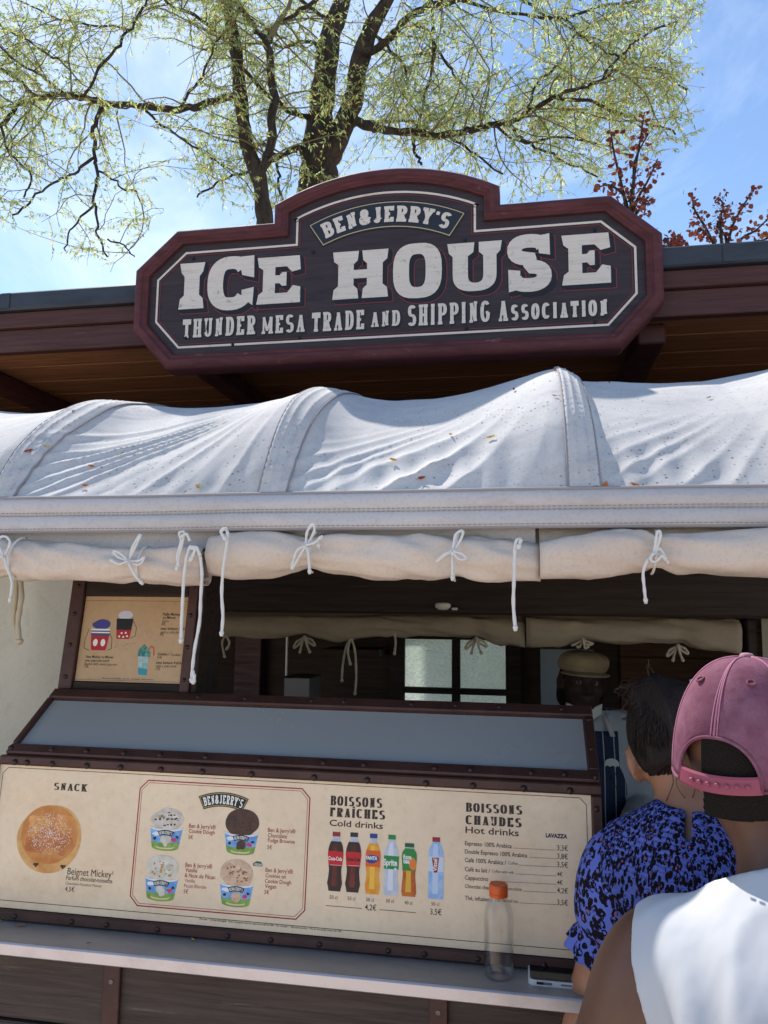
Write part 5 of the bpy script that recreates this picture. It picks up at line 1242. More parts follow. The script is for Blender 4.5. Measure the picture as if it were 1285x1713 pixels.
kn.build('cap', cpl.m, bt, auto=40)
pa = at(884, 1640, Z=ZC + .008); ph = empty('phone', (pa.x, pa.y, ZC + .0002), (0, 0, R(0)), 'white smartphone lying screen up on the counter beside the bare arm of the woman', 'phone')
p2 = at(925, 1652, Z=ZC); p3 = at(905, 1625, Z=ZC + .008)
dx_ = Vector((p2.x - pa.x, p2.y - pa.y, 0)).normalized(); ang = math.atan2(dx_.y, dx_.x); ph.rotation_euler = (0, 0, ang)
def rrect(x0, x1, y0, y1, r, n=8):
    out = []
    for cx, cy, a in ((x1 - r, y0 + r, -90), (x1 - r, y1 - r, 0), (x0 + r, y1 - r, 90), (x0 + r, y0 + r, 180)):
        out += [(cx + r * cos(R(a + 90 * i / n)), cy + r * sin(R(a + 90 * i / n))) for i in range(n + 1)]
    return out
MB().prism(rrect(0, .145, 0, .07, .011), 0, .009).build('case', M('white phone case', rgb(226, 222, 222), .4).m, ph, auto=40)
MB().prism(rrect(.003, .142, .003, .067, .009), .0092, .0098).build('screen', flat('dark phone glass', rgb(20, 22, 26), .08, .6), ph)
MB().box(.022, .040, -.0006, .002, .003, .007).box(.055, .074, -.0009, .002, .0035, .0062, .0008).box(.082, .100, -.0009, .002, .0035, .0062, .0008).build('side_buttons', flat('phone button', rgb(120, 118, 120), .4), ph)
MB().box(.014, .026, -.0011, .002, .0028, .0072, .0006).build('port', flat('phone port', rgb(30, 30, 32), .5), ph)

# ------------------------------------------------------------------ fallen leaves
LEAFC = {'red': rgb(150, 62, 40), 'orange': rgb(190, 108, 44), 'yellow': rgb(204, 170, 74), 'green': rgb(108, 120, 52), 'brown': rgb(120, 84, 50)}
LM = {k: M(k + ' fallen leaf', v, .7).mix(.0, v).m for k, v in LEAFC.items()}
def leaf_mesh(l, w_, curl, seed):
    r2 = random.Random(seed); rows = []
    for i in range(7):
        t = i / 6; wd = w_ * math.sin(pi * min(1, .04 + t * .96)) ** .8 * .5
        rows.append([(l * (t - .5), wd * s_, .0012 + curl * ((t - .5) ** 2 * 4 * .5 + abs(s_) * .5) * l) for s_ in (-1, -.5, 0, .5, 1)])
    m = MB().grid(rows); m.tube([(-l * .5, 0, .0015), (-l * .72, r2.uniform(-.1, .1) * l, .002)], .0005, 4); return m
def put_leaf(p, nrm, col, l, seed, label, group):
    r2 = random.Random(seed); z = nrm.normalized(); x = Vector((1, 0, 0)); x = (x - z * x.dot(z)).normalized(); y = z.cross(x); a = r2.uniform(0, 6.28)
    X = x * cos(a) + y * sin(a); Y_ = z.cross(X)
    o = leaf_mesh(l, l * r2.uniform(.4, .6), r2.uniform(.1, .35), seed).build('fallen_leaf', LM[col], smooth=True)
    o.matrix_world = Matrix(((X.x, Y_.x, z.x, p.x), (X.y, Y_.y, z.y, p.y), (X.z, Y_.z, z.z, p.z), (0, 0, 0, 1)))
    tag(o, label, 'leaf', group)
FL = [(48, 757, 'red', .030, 'dark red dry leaf on the left awning bay, far from any seam'), (78, 749, 'yellow', .022, 'small pale yellow leaf on the left awning bay, beside the dark red leaf'), (203, 761, 'green', .024, 'curled green leaf lying alone on the folds of the left awning bay'), (154, 782, 'orange', .022, 'thin tan leaf on the left awning bay just above the orange leaf'), (144, 815, 'orange', .024, 'bright orange leaf on the left awning bay close above the hem'), (333, 817, 'yellow', .026, 'yellow leaf low in the fan of folds left of the second hoop seam'), (76, 682, 'red', .022, 'red leaf at the top of the leftmost hoop seam'), (122, 690, 'orange', .018, 'orange leaf at the crest just right of the leftmost hoop seam'),
      (403, 834, 'orange', .020, 'orange leaf caught on the hem below the second hoop seam'), (515, 720, 'yellow', .018, 'tiny ochre leaf just right of the second hoop seam'), (659, 772, 'yellow', .026, 'yellow leaf low on the middle awning bay, nearest its left side'), (755, 730, 'yellow', .022, 'yellow leaf in the middle of the awning bay left of the third seam'), (822, 734, 'yellow', .028, 'larger yellow leaf on the middle awning bay, nearest the third seam'), (706, 802, 'red', .024, 'brown red leaf close above the hem of the middle awning bay'), (861, 654, 'brown', .026, 'brown leaf near the crest of the middle awning bay'), (929, 664, 'brown', .020, 'small brown leaf lying on the third hoop seam'), (929, 622, 'orange', .020, 'orange leaf at the very top of the third hoop seam'), (1019, 634, 'brown', .022, 'tan leaf near the crest of the right awning bay'),
      (1012, 815, 'orange', .034, 'largest orange leaf on the right, lying on the hem piping'), (1062, 814, 'orange', .026, 'orange brown leaf on the hem piping at the right'), (996, 817, 'red', .020, 'red leaf stuck on the hem below the third hoop seam'), (1186, 667, 'brown', .018, 'tiny grey brown leaf on the sunlit right awning bay'), (505, 650, 'orange', .016, 'tiny orange leaf on the peak of the second hoop seam')]
for i, (px, py, c_, l, lab) in enumerate(FL):
    p, nr = onto_awning(px, py)
    if p is None: p, nr = onto_awning(px, py + 8)
    if p is None: continue
    if nr.z < 0: nr = -nr
    put_leaf(p + nr * .0015, nr, c_, l * .62, 100 + i, lab, 'fallen leaves on the awning')
for i, (px, py, c_, l, lab) in enumerate([(13, 1540, 'yellow', .026, 'yellow leaf at the far left of the counter'), (36, 1549, 'orange', .022, 'tan leaf on the counter, second from the left'), (122, 1549, 'orange', .026, 'curved orange leaf on the counter under the doughnut picture'), (149, 1579, 'brown', .008, 'tiny dark leaf scrap near the counter edge'), (323, 1574, 'yellow', .016, 'small yellow leaf on the counter below the ice cream frame')]):
    put_leaf(at(px, py, Z=ZC + .001), Vector((0, 0, 1)), c_, l * .8, 200 + i, lab, 'fallen leaves on the counter')
# ------------------------------------------------------------------ trees behind the kiosk
BARK = M('grey brown bark', rgb(78, 69, 62), .9, 0, .2)
bv = BARK.coord((1, 1, .28)); bn = BARK.noise(14, 9, .75, bv, .5)
BARK.mix(BARK.ramp(bn, .38, .66), rgb(38, 33, 30)).mix(BARK.ramp(BARK.noise(5, 8, .7), .6, .72, 0, .6), rgb(122, 116, 96)).bump(bn, .9, .03); BARK = BARK.m
TWIG = M('olive grey twigs', rgb(112, 104, 78), .9, 0, .2).m
def leafmat(name, cols, trans=.5):
    m = M(name, cols[0], .5, 0, .35)
    ge = m.n('ShaderNodeNewGeometry'); rp = m.n('ShaderNodeValToRGB')
    m.l(ge.outputs['Random Per Island'], rp.inputs[0]); els = rp.color_ramp.elements
    while len(els) < len(cols): els.new(.5)
    for i, (e_, c_) in enumerate(zip(els, cols)): e_.position = i / (len(cols) - 1); e_.color = c_
    m.l(rp.outputs[0], m.p.inputs['Base Color'])
    t = m.n('ShaderNodeBsdfTranslucent'); ms_ = m.n('ShaderNodeMixShader'); ms_.inputs[0].default_value = trans
    m.l(rp.outputs[0], t.inputs['Color']); m.l(m.p.outputs[0], ms_.inputs[1]); m.l(t.outputs[0], ms_.inputs[2]); m.l(ms_.outputs[0], m.out.inputs['Surface'])
    return m.m
LOCUST = leafmat('feathery yellow green leaves', [rgb(102, 132, 68), rgb(142, 168, 98), rgb(178, 196, 134), rgb(204, 214, 164), rgb(126, 154, 86), rgb(186, 202, 142), rgb(212, 194, 112), rgb(150, 128, 74)], .76)
COPPER = leafmat('copper red leaves', [rgb(94, 38, 34), rgb(118, 48, 40), rgb(136, 70, 52), rgb(104, 56, 42), rgb(152, 98, 68)], .45)
TY = 6.8; PXM = FPX / (TY * .97)
def px_w(w_): return w_ / PXM / 2
def limb_pts(pl, dy0, dy1, wob=True):
    n = len(pl) - 1
    q = spline([at(x, y, Y=TY + dy0 + (dy1 - dy0) * i / n) for i, (x, y) in enumerate(pl)], 6); jn = sgn_noise(int(pl[0][0] * 7 + pl[0][1]) % 991)
    return [p + Vector((jn(i * .8, 1), jn(i * .8, 9), jn(i * .8, 17))) * ((.018 if wob else .004) if 0 < i < len(q) - 1 else 0) for i, p in enumerate(q)]
def poly_in(x, y, P_):
    c = False; j = len(P_) - 1
    for i in range(len(P_)):
        if (P_[i][1] > y) != (P_[j][1] > y) and x < (P_[j][0] - P_[i][0]) * (y - P_[i][1]) / (P_[j][1] - P_[i][1]) + P_[i][0]: c = not c
        j = i
    return c
HULL = [(-250, -110), (1180, -110), (1200, 0), (1165, 60), (1190, 190), (1165, 240), (1120, 262), (1060, 300), (1010, 335), (850, 345), (700, 340), (500, 345), (420, 395), (330, 372), (300, 330), (255, 300), (262, 380), (225, 445), (180, 462), (130, 450), (80, 430), (70, 380), (0, 395), (-250, 420)]
GAPS = [[(195, 60), (330, 85), (320, 150), (250, 160), (205, 130)], [(205, 205), (300, 215), (300, 290), (235, 280)], [(230, 300), (330, 300), (320, 372), (270, 370)], [(845, 70), (905, 60), (900, 118), (850, 110)], [(40, 300), (110, 310), (80, 350), (30, 345)], [(560, 280), (640, 250), (690, 300), (600, 320)], [(860, 0), (900, 0), (890, 40), (870, 40)]]
def project(p):
    v = p - CAM; z = v.dot(FWD); return IW / 2 + FPX * v.dot(RIGHT) / z, IH / 2 - FPX * v.dot(UP) / z
def leaf_ok(p, rnd):
    x, y = project(p)
    if not poly_in(x, y, HULL): return y < -100 and y > -420 and -250 < x < 1180 and rnd.random() < .16
    for g_ in GAPS:
        if poly_in(x, y, g_): return rnd.random() < .12
    return True
class Tree:
    def __init__(s, name, label, base, seed, group=None):
        s.root = empty(name, base, label=label, cat='tree', group=group); s.c = Vector(base); s.limbs = []; s.rnd = random.Random(seed); s.tw = MB(); s.lv = []; s.lf = []
    def bld(s, name, mb, mat):
        o = mb.build(name, mat, s.root, smooth=True); o.location = -s.c; return o
    def limb(s, pl, w0, w1, dy0=0, dy1=0, name='limb', leafy=True, n=10, foot=None):
        q = limb_pts(pl, dy0, dy1, leafy)
        if foot is not None: q = spline([Vector(foot), Vector(foot).lerp(q[0], .5) + Vector((.05, 0, 0)), q[0]], 6)[:-1] + q; 
        m = len(q); nzz = sgn_noise(int(pl[0][0]) % 97)
        rad = [px_w(w0 + (w1 - w0) * i / (m - 1)) * (1 + .12 * nzz(i * .7, 1)) for i in range(m)]
        if foot is not None: rad[0] *= 1.5
        s.bld(name, MB().tube(q, rad, n), BARK)
        if leafy: s.limbs.append((q, rad))
        return q
    def leaf(s, p, d, l, w_):
        r = s.rnd; side = d.cross(Vector((r.uniform(-1, 1), r.uniform(-1, 1), r.uniform(-.4, .4))));
        if side.length < 1e-4: return
        side.normalize(); nn = d.cross(side); b = len(s.lv); mid = p + d * l * .5 + nn * l * r.uniform(-.06, .06)
        s.lv += [tuple(p), tuple(mid + side * w_), tuple(p + d * l), tuple(mid - side * w_)]; s.lf.append((b, b + 1, b + 2, b + 3))
    def twig(s, p, d, l):
        """a hanging shoot carrying feathery leaves in pairs"""
        r = s.rnd; pts = [p]; n = 5; d = d.normalized()
        for i in range(n):
            d = (d + Vector((r.gauss(0, .16), r.gauss(0, .16), -.13 + r.gauss(0, .12)))).normalized(); pts.append(pts[-1] + d * l / n)
        if not leaf_ok(pts[-1], r): return
        s.tw.tube(pts, [.0016, .0015, .0013, .0011, .0009, .0008], 3, False)
        k = int(l / .022)
        for i in range(k):
            t = (i + r.random()) / k; a = t * n; j = min(int(a), n - 1); q = pts[j].lerp(pts[j + 1], a - j)
            dd = (pts[j + 1] - pts[j]).normalized()
            for _ in range(2):
                if r.random() < .30: continue
                ld = (dd * .5 + Vector((r.gauss(0, .5), r.gauss(0, .5), -.55 + r.gauss(0, .3)))).normalized()
                s.leaf(q, ld, r.uniform(.028, .060), r.uniform(.0040, .0072))
    def branch(s, p, d, l, rad):
        r = s.rnd; pts = [p]; n = 8; d = d.normalized()
        for i in range(n):
            d = (d + Vector((r.gauss(0, .2), r.gauss(0, .2), r.gauss(-.06, .14)))).normalized(); pts.append(pts[-1] + d * l / n)
        if not (leaf_ok(pts[4], r) and leaf_ok(pts[-1], r)): return
        s.tw.tube(pts, [rad * (1 - .75 * i / n) for i in range(n + 1)], 5, False)
        k = max(int(l / .082), 3)
        for i in range(k):
            t = .12 + .88 * (i + r.random()) / k; a = min(t, .999) * n; j = int(a); q = pts[j].lerp(pts[j + 1], a - j); dd = (pts[j + 1] - pts[j]).normalized()
            sd = Vector((r.gauss(0, 1), r.gauss(0, 1), r.gauss(0, .6))).normalized()
            s.twig(q, dd * .6 + sd * 1.1 + Vector((0, 0, .25)), r.uniform(.16, .40))
    def dress(s, gap=.17, tmin=.12):
        r = s.rnd
        for q, rad in s.limbs:
            L_ = sum((b - a).length for a, b in zip(q, q[1:])); k = max(int(L_ / gap), 2); n = len(q) - 1
            for i in range(k):
                t = tmin + (1 - tmin) * (i + r.random()) / k; a = min(t, .999) * n; j = int(a); p = q[j].lerp(q[j + 1], a - j); dd = (q[j + 1] - q[j]).normalized()
                sd = Vector((r.gauss(0, 1), r.gauss(0, 1.0), r.gauss(0, .9))); sd = (sd - dd * sd.dot(dd)).normalized()
                s.branch(p, sd + dd * .55 + Vector((0, 0, .1)), r.uniform(.5, 1.35), max(min(rad[j] * .45, .009), .004))
            s.branch(q[-1], q[-1] - q[-2], .8, rad[-1])
        s.bld('twigs', s.tw, TWIG)
        me = bpy.data.meshes.new('crown'); me.from_pydata(s.lv, [], s.lf); me.update()
        o = link('crown', me, LOCUST, s.root); o.location = -s.c
b1 = at(531, 900, Y=TY); 
t1 = Tree('tree', 'large backlit tree with a thick forked trunk rising directly behind the sign', (b1.x, TY, 0), 11)
t1.limb([(533, 420), (533, 330), (533, 290), (536, 240)], 82, 70, 0, 0, 'trunk', False, 16, foot=(b1.x, TY, 0))
t1.limb([(527, 262), (534, 220), (539, 164), (553, 60), (573, 0), (590, -90), (600, -220)], 58, 22, 0, .2, 'limb', False, 14)
t1.limb([(545, 262), (566, 230), (592, 164), (600, 110), (620, 50), (645, 5), (700, -100)], 50, 18, 0, -.4, 'limb', False, 14)
for pl, a, b, d0, d1 in (
    ([(585, 190), (605, 208), (640, 218), (690, 221), (725, 226), (780, 218), (826, 208), (851, 203), (881, 188), (921, 166), (961, 151), (991, 143), (1030, 118)], 17, 4, -.1, -1.0),
    ([(598, 203), (640, 202), (700, 204)], 11, 4, .1, .7),
    ([(612, 90), (640, 75), (680, 35), (720, 10), (770, 0), (840, -30), (930, -60)], 17, 8, -.3, .3),
    ([(690, 38), (720, 60), (740, 95), (770, 135), (795, 166)], 6, 3, .1, -.2), ([(722, -20), (724, 60), (723, 100), (705, 190), (698, 221)], 6, 5, .2, -.3),
    ([(690, 226), (695, 251), (705, 276)], 7, 5, -.3, -.2), ([(851, 211), (876, 231), (901, 248), (951, 271), (1000, 296)], 6, 3, -.6, -.3), ([(755, 231), (796, 256), (841, 291)], 5, 3, -.3, -.6),
    ([(921, 166), (975, 165), (1030, 185), (1085, 205), (1130, 225)], 6, 3, -.8, -.4), ([(1010, 130), (1040, 90), (1075, 60), (1120, 40)], 5, 3, -.9, -.7), ([(770, 0), (850, 20), (940, 30), (1010, 10), (1080, 0), (1130, -10)], 7, 3, .2, -.6), ([(940, 30), (985, 70), (1050, 100), (1110, 120), (1150, 150)], 5, 3, .0, -.4), ([(881, 188), (900, 140), (940, 100), (960, 60)], 5, 3, -.8, -.2),
    ([(518, 197), (498, 192), (448, 159), (408, 120), (380, 70)], 11, 5, 0, -.7), ([(514, 243), (498, 249), (463, 259), (440, 240)], 11, 6, 0, -.3), ([(463, 259), (467, 300), (470, 345)], 6, 4, -.3, -.3),
    ([(545, 100), (520, 70), (480, 78), (440, 70), (390, 84), (330, 80)], 9, 4, 0, .8), ([(560, 40), (500, 0), (440, -40), (350, -90)], 9, 4, .1, .4), ([(620, 50), (660, 90), (680, 130), (672, 170)], 6, 3, -.3, .3), ([(840, -30), (900, 20), (960, 50), (1010, 70)], 6, 3, .3, .4), ([(826, 208), (880, 240), (930, 230), (1000, 240), (1060, 260)], 5, 3, -.6, .2), ([(498, 249), (440, 280), (370, 300), (330, 330)], 6, 3, -.2, -.8), ([(700, -100), (800, -110), (920, -90), (1040, -60), (1120, -40)], 8, 3, -.3, -.5)):
    t1.limb(pl, a, b, d0, d1, 'limb', True, 8)
t1.dress(.088)
b2 = at(450, 900, Y=TY - .9)
t2 = Tree('tree', 'slimmer dark stemmed tree with a long bough reaching left, left of the thick trunk', (b2.x, TY - .9, 0), 23)
t2.limb([(446, 400), (442, 360), (433, 299), (413, 239), (403, 164), (393, 75), (378, 0), (360, -100)], 34, 18, -.9, -.7, 'trunk', False, 12, foot=(b2.x, TY - .9, 0))
for pl, a, b, d0, d1 in (
    ([(437, 300), (446, 270), (452, 249), (458, 174), (453, 100), (448, 70)], 17, 13, -.9, -.8), ([(448, 72), (430, 50), (413, 30), (388, 0), (370, -40)], 11, 6, -.8, -.7), ([(448, 72), (460, 45), (478, 30), (528, 0), (560, -30)], 11, 6, -.8, -.6),
    ([(400, 160), (349, 169), (299, 182), (239, 177), (174, 172), (139, 162), (100, 157), (65, 164), (30, 177), (0, 209), (-60, 240)], 13, 6, -.9, -1.4),
    ([(174, 174), (159, 214), (157, 259), (162, 289), (159, 339), (164, 388), (180, 430)], 8, 3, -1.2, -1.3), ([(157, 264), (124, 289), (90, 304), (50, 339), (20, 360)], 5, 3, -1.25, -1.4), ([(162, 284), (199, 309), (229, 324)], 4, 3, -1.25, -1.1),
    ([(65, 162), (30, 134), (0, 115), (-60, 90)], 6, 4, -1.3, -1.2), ([(105, 154), (65, 124), (30, 105), (-20, 60)], 5, 3, -1.3, -1.5), ([(140, 162), (174, 105), (209, 60), (234, 25), (252, -10), (260, -60)], 5, 4, -1.3, -1.0), ([(215, 50), (150, 40), (90, 30), (20, -10)], 4, 3, -1.1, -.9), ([(239, 177), (280, 215), (330, 250), (380, 280)], 5, 3, -1.1, -.7), ([(393, 75), (330, 30), (290, 10), (250, -40)], 7, 4, -.7, -1.1), ([(299, 182), (330, 140), (345, 110), (370, 60)], 5, 3, -1.0, -1.3), ([(0, 209), (20, 260), (50, 290), (40, 330)], 5, 3, -1.4, -1.2), ([(0, 40), (50, 70), (100, 100)], 4, 3, -1.2, -1.3), ([(180, 400), (210, 415), (225, 430)], 3, 2, -1.3, -1.25), ([(160, 340), (120, 380), (110, 420)], 4, 2, -1.3, -1.4)):
    t2.limb(pl, a, b, d0, d1, 'limb', True, 7)
t2.dress(.088)
# copper leaved saplings beyond the right part of the roof
def sapling(label, foot, shoots, seed, Y):
    r = random.Random(seed); f_ = at(*foot, Y=Y); root = empty('copper_sapling', (f_.x, Y, 0), label=label, cat='tree', group='copper leaved saplings behind the roof'); c = Vector((f_.x, Y, 0))
    st_ = MB().tube([(f_.x, Y, 0), f_ - Vector((0, 0, .3)), f_], [.03, .02, .014], 8); lv, lf = [], []
    for sh in shoots:
        q = spline([f_] + [at(x, y, Y=Y + r.uniform(-.25, .25)) for x, y in sh], 6); m = len(q)
        st_.tube(q, [.011 * (1 - .8 * i / m) + .002 for i in range(m)], 5)
        for i in range(3, m):
            for _ in range(3 if i > m * .25 else 1):
                p = q[i] + Vector((r.gauss(0, .045), r.gauss(0, .05), r.gauss(0, .045))) * (1 - .5 * i / m); l = r.uniform(.026, .05)
                d = Vector((r.gauss(0, .7), r.gauss(0, .7), r.gauss(-.3, .6))).normalized(); sd = d.cross(Vector((r.gauss(0, 1), r.gauss(0, 1), r.gauss(0, 1)))).normalized(); b = len(lv); nn = d.cross(sd)
                lv += [tuple(p), tuple(p + d * l * .35 + sd * l * .42 + nn * l * .1), tuple(p + d * l * .75 + sd * l * .3), tuple(p + d * l), tuple(p + d * l * .75 - sd * l * .3), tuple(p + d * l * .35 - sd * l * .42 + nn * l * .1)]; lf.append(tuple(range(b, b + 6)))
                if r.random() < .4: st_.tube([q[i], p], [.0018, .0012], 3, False)
    o = st_.build('stem', BARK, root, smooth=True); o.location = -c
    me = bpy.data.meshes.new('crown'); me.from_pydata(lv, [], lf); me.update(); o = link('crown', me, COPPER, root); o.location = -c
sapling('tall airy copper red sapling against the feathery tree, right of the sign top', (1052, 372), [[(1060, 300), (1070, 240), (1078, 188)], [(1040, 310), (1028, 260), (1022, 222)], [(1068, 330), (1085, 300), (1100, 266)], [(1045, 330), (1020, 310), (1000, 314)], [(1060, 320), (1062, 270), (1084, 225)], [(1070, 350), (1078, 335), (1080, 345)]], 5, 5.2)
sapling('low copper red sapling showing just above the roof edge at the far right', (1210, 440), [[(1180, 380), (1162, 350), (1158, 322)], [(1205, 370), (1210, 345), (1204, 332)], [(1225, 380), (1240, 350), (1262, 316)], [(1240, 400), (1265, 385), (1290, 360)], [(1190, 400), (1175, 385), (1165, 390)], [(1250, 410), (1280, 400), (1310, 380)], [(1215, 400), (1200, 375), (1222, 362)]], 6, 5.6)
sapling('tiny tuft of copper red leaves peeping over the roof beside the sign', (1122, 430), [[(1120, 412), (1113, 402)], [(1130, 410), (1140, 405)], [(1122, 415), (1128, 400)]], 7, 5.0)
# ------------------------------------------------------------------ people
def vnoise3(seed):
    rs = np.random.RandomState(seed); T_ = (rs.rand(32, 32, 32) * 2 - 1).astype(np.float32)
    def f(P, fr):
        Q = P * np.array(fr, np.float32); I = np.floor(Q).astype(int); f_ = Q - I; f_ = f_ * f_ * (3 - 2 * f_); r = 0
        for a in (0, 1):
            for b in (0, 1):
                for c in (0, 1):
                    w_ = (f_[..., 0] if a else 1 - f_[..., 0]) * (f_[..., 1] if b else 1 - f_[..., 1]) * (f_[..., 2] if c else 1 - f_[..., 2])
                    r = r + w_ * T_[(I[..., 0] + a) % 32, (I[..., 1] + b) % 32, (I[..., 2] + c) % 32]
        return r
    return f
VN = vnoise3(4)
def head_local(P, c, Rm): return (P - np.array(c, np.float32)) @ np.array(Rm, np.float32)
def head_sdf(q, ears=True):
    d = s_ell(q, (0, -.012, .028), (.074, .093, .086))
    d = smin(d, s_ell(q, (0, .028, -.034), (.057, .064, .074)), .05)
    d = smin(d, s_ell(q, (0, .066, -.086), (.028, .024, .022)), .035)
    d = smin(d, s_ell(q, (0, .076, .036), (.054, .018, .012)), .02)
    for s in (-1, 1):
        d = smin(d, s_ell(q, (s * .040, .058, -.020), (.026, .026, .024)), .03)
        d = smax(d, -s_ell(q, (s * .031, .101, .012), (.019, .016, .011)), .012)
    d = smin(d, s_cone(q, (0, .088, .018), (0, .106, -.020), .007, .012), .016)
    for s in (-1, 1): d = smin(d, s_ell(q, (s * .012, .098, -.023), (.009, .009, .007)), .010)
    d = smin(d, s_ell(q, (0, .090, -.049), (.026, .010, .0065)), .008)
    d = smin(d, s_ell(q, (0, .087, -.060), (.022, .010, .0075)), .008)
    if ears:
        for s in (-1, 1):
            e_ = s_ell(q, (s * .084, -.006, .0), (.012, .023, .036), rotm('Z', s * .35))
            e_ = smax(e_, -s_ell(q, (s * .094, .004, .004), (.010, .012, .020)), .006)
            d = smin(d, e_, .012)
    return d
def hand_sdf(P, wrist, d_, up_, s=1):
    d_ = np.array(d_, float); d_ /= np.linalg.norm(d_); up_ = np.array(up_, float); up_ -= d_ * (up_ @ d_); up_ /= np.linalg.norm(up_); sd = np.cross(d_, up_) * s
    w_ = np.array(wrist, float); d = s_cone(P, w_, w_ + d_ * .03, .026, .03); d = smin(d, s_ell(P, w_ + d_ * .055, (.042, .042, .042)), .02) * 1.0
    d = smin(d, s_cone(P, w_ + d_ * .03 + sd * .02, w_ + d_ * .085 + sd * .03, .018, .014), .02); d = smin(d, s_cone(P, w_ + d_ * .03 - sd * .02, w_ + d_ * .085 - sd * .03, .018, .014), .02)
    for i, l in enumerate((.068, .078, .072, .055)):
        b = w_ + d_ * .088 + sd * (.032 - i * .0215); m_ = b + d_ * l * .55 - up_ * .008; t = m_ + d_ * l * .40 - up_ * .022
        d = smin(d, s_cone(P, b, m_, .0098, .0088), .006); d = smin(d, s_cone(P, m_, t, .0088, .0078), .004)
    b = w_ + d_ * .03 + sd * .035; m_ = b + d_ * .035 + sd * .028 - up_ * .008; t = m_ + d_ * .03 + sd * .006 - up_ * .012
    d = smin(d, s_cone(P, b, m_, .014, .011), .012); return smin(d, s_cone(P, m_, t, .011, .009), .006)
class Person:
    """joints in the person's own space: facing +y, x to the right, feet at z = 0"""
    def __init__(s, J, k=1.0, female=False): s.J = J; s.k = k; s.f = female
    def torso(s, P):
        J = s.J; sh = J['sh']; hw = abs(sh[0][0])
        y0, y1 = J['hipy'], J['chesty']
        d = s_ell(P, (0, y1, 1.235), (hw * .92, .115, .18)); d = smin(d, s_ell(P, (0, y1 - .03 + J.get('lean', 0), J.get('ubz', 1.325)), (hw * .86, .085, .10)), .06)
        d = smin(d, s_ell(P, (0, (y0 + y1) / 2, 1.06), (hw * (.74 if s.f else .86), .10, .15)), .08)
        d = smin(d, s_ell(P, (0, y0, .92), (.165, .12, .13)), .08)
        n0, n1_ = J['neck']
        for a in sh: d = smin(d, s_cone(P, (a[0] * .25, n0[1] - .012, n0[2] + .012), (a[0] * .9, a[1], a[2] + .004), .046, .050), .055)
        return d
    def arms(s, P, end=None):
        J = s.J; d = None
        for i in (0, 1):
            a, e_, w_ = J['sh'][i], J['el'][i], J['wr'][i]; r = J['ar']
            q = s_ell(P, (a[0] + (e_[0] - a[0]) * .16, a[1] + (e_[1] - a[1]) * .16, a[2] + (e_[2] - a[2]) * .16), (r[0] * 1.08, r[0] * 1.12, r[0] * 1.5))
            q = smin(q, s_cone(P, a, e_, r[0] * .98, r[1]), .05); m_ = np.array(e_) * .72 + np.array(w_) * .28
            q = smin(q, s_cone(P, e_, m_, r[1] * .95, r[1] * .98), .03); q = smin(q, s_cone(P, m_, w_, r[1] * .98, r[2]), .03)
            dr = np.array(w_) - np.array(e_); q = smin(q, hand_sdf(P, w_, dr, (0, 0, 1), -1 if i == 0 else 1), .012)
            d = q if d is None else np.minimum(d, q)
        return d
    def legs(s, P):
        d = None
        for x in (-1, 1):
            q = s_cone(P, (x * .088, s.J['hipy'], .90), (x * .10, .01, .49), .088, .058); q = smin(q, s_cone(P, (x * .10, .01, .49), (x * .10, -.02, .09), .058, .038), .03)
            q = smin(q, s_cone(P, (x * .10, -.04, .045), (x * .115, .15, .032), .042, .034), .04); d = q if d is None else np.minimum(d, q)
        return d
    def neck(s, P): n0, n1_ = s.J['neck']; return s_cone(P, n0, n1_, s.J['nr'] * 1.08, s.J['nr'])
    def body(s, P):
        d = s.torso(P); d = smin(d, s.arms(P), .05); d = smin(d, s.legs(P), .05); d = smin(d, s.neck(P), .06)
        return smin(d, head_sdf(head_local(P, s.J['head'], s.J['hr'])), .035)
def shell(d, off_, th, region): return np.maximum(np.maximum(d - off_, off_ - th - d), region)
def skin(name, c, c2, rough=.5):
    m = M(name, c, rough, 0, .4); m.mix(m.ramp(m.noise(9, 6, .6), .4, .68, 0, .7), c2).bump(m.noise(260, 3, .6), .12, .001)
    m.p.inputs['Subsurface Weight'].default_value = .08; m.p.inputs['Subsurface Radius'].default_value = (.012, .006, .004); m.p.inputs['Subsurface Scale'].default_value = .6; return m.m
def place(head_px, D, az, J, label, k=1.0):
    h_ = at(*head_px, D=D); hc = Vector(J['head']) * k; rot = Matrix.Rotation(-az, 3, 'Z'); o = rot @ hc
    root = empty('person', (h_.x - o.x, h_.y - o.y, 0), (0, 0, -az), label, 'person'); s_ = h_.z / hc.z * k; root.scale = (k, k, s_); return root
def euler(pitch=0, roll=0, yaw=0):
    """columns are the head's own axes in body space: pitch > 0 bows forward, roll > 0 tilts to the person's right, yaw > 0 turns left"""
    m = Matrix.Rotation(yaw, 3, 'Z') @ Matrix.Rotation(roll, 3, 'Y') @ Matrix.Rotation(-pitch, 3, 'X'); return [[m[i][j] for j in range(3)] for i in range(3)]
BB = lambda z0, z1, w_=.42, y0=-.26, y1=.55: ((-w_, y0, z0), (w_, y1, z1))
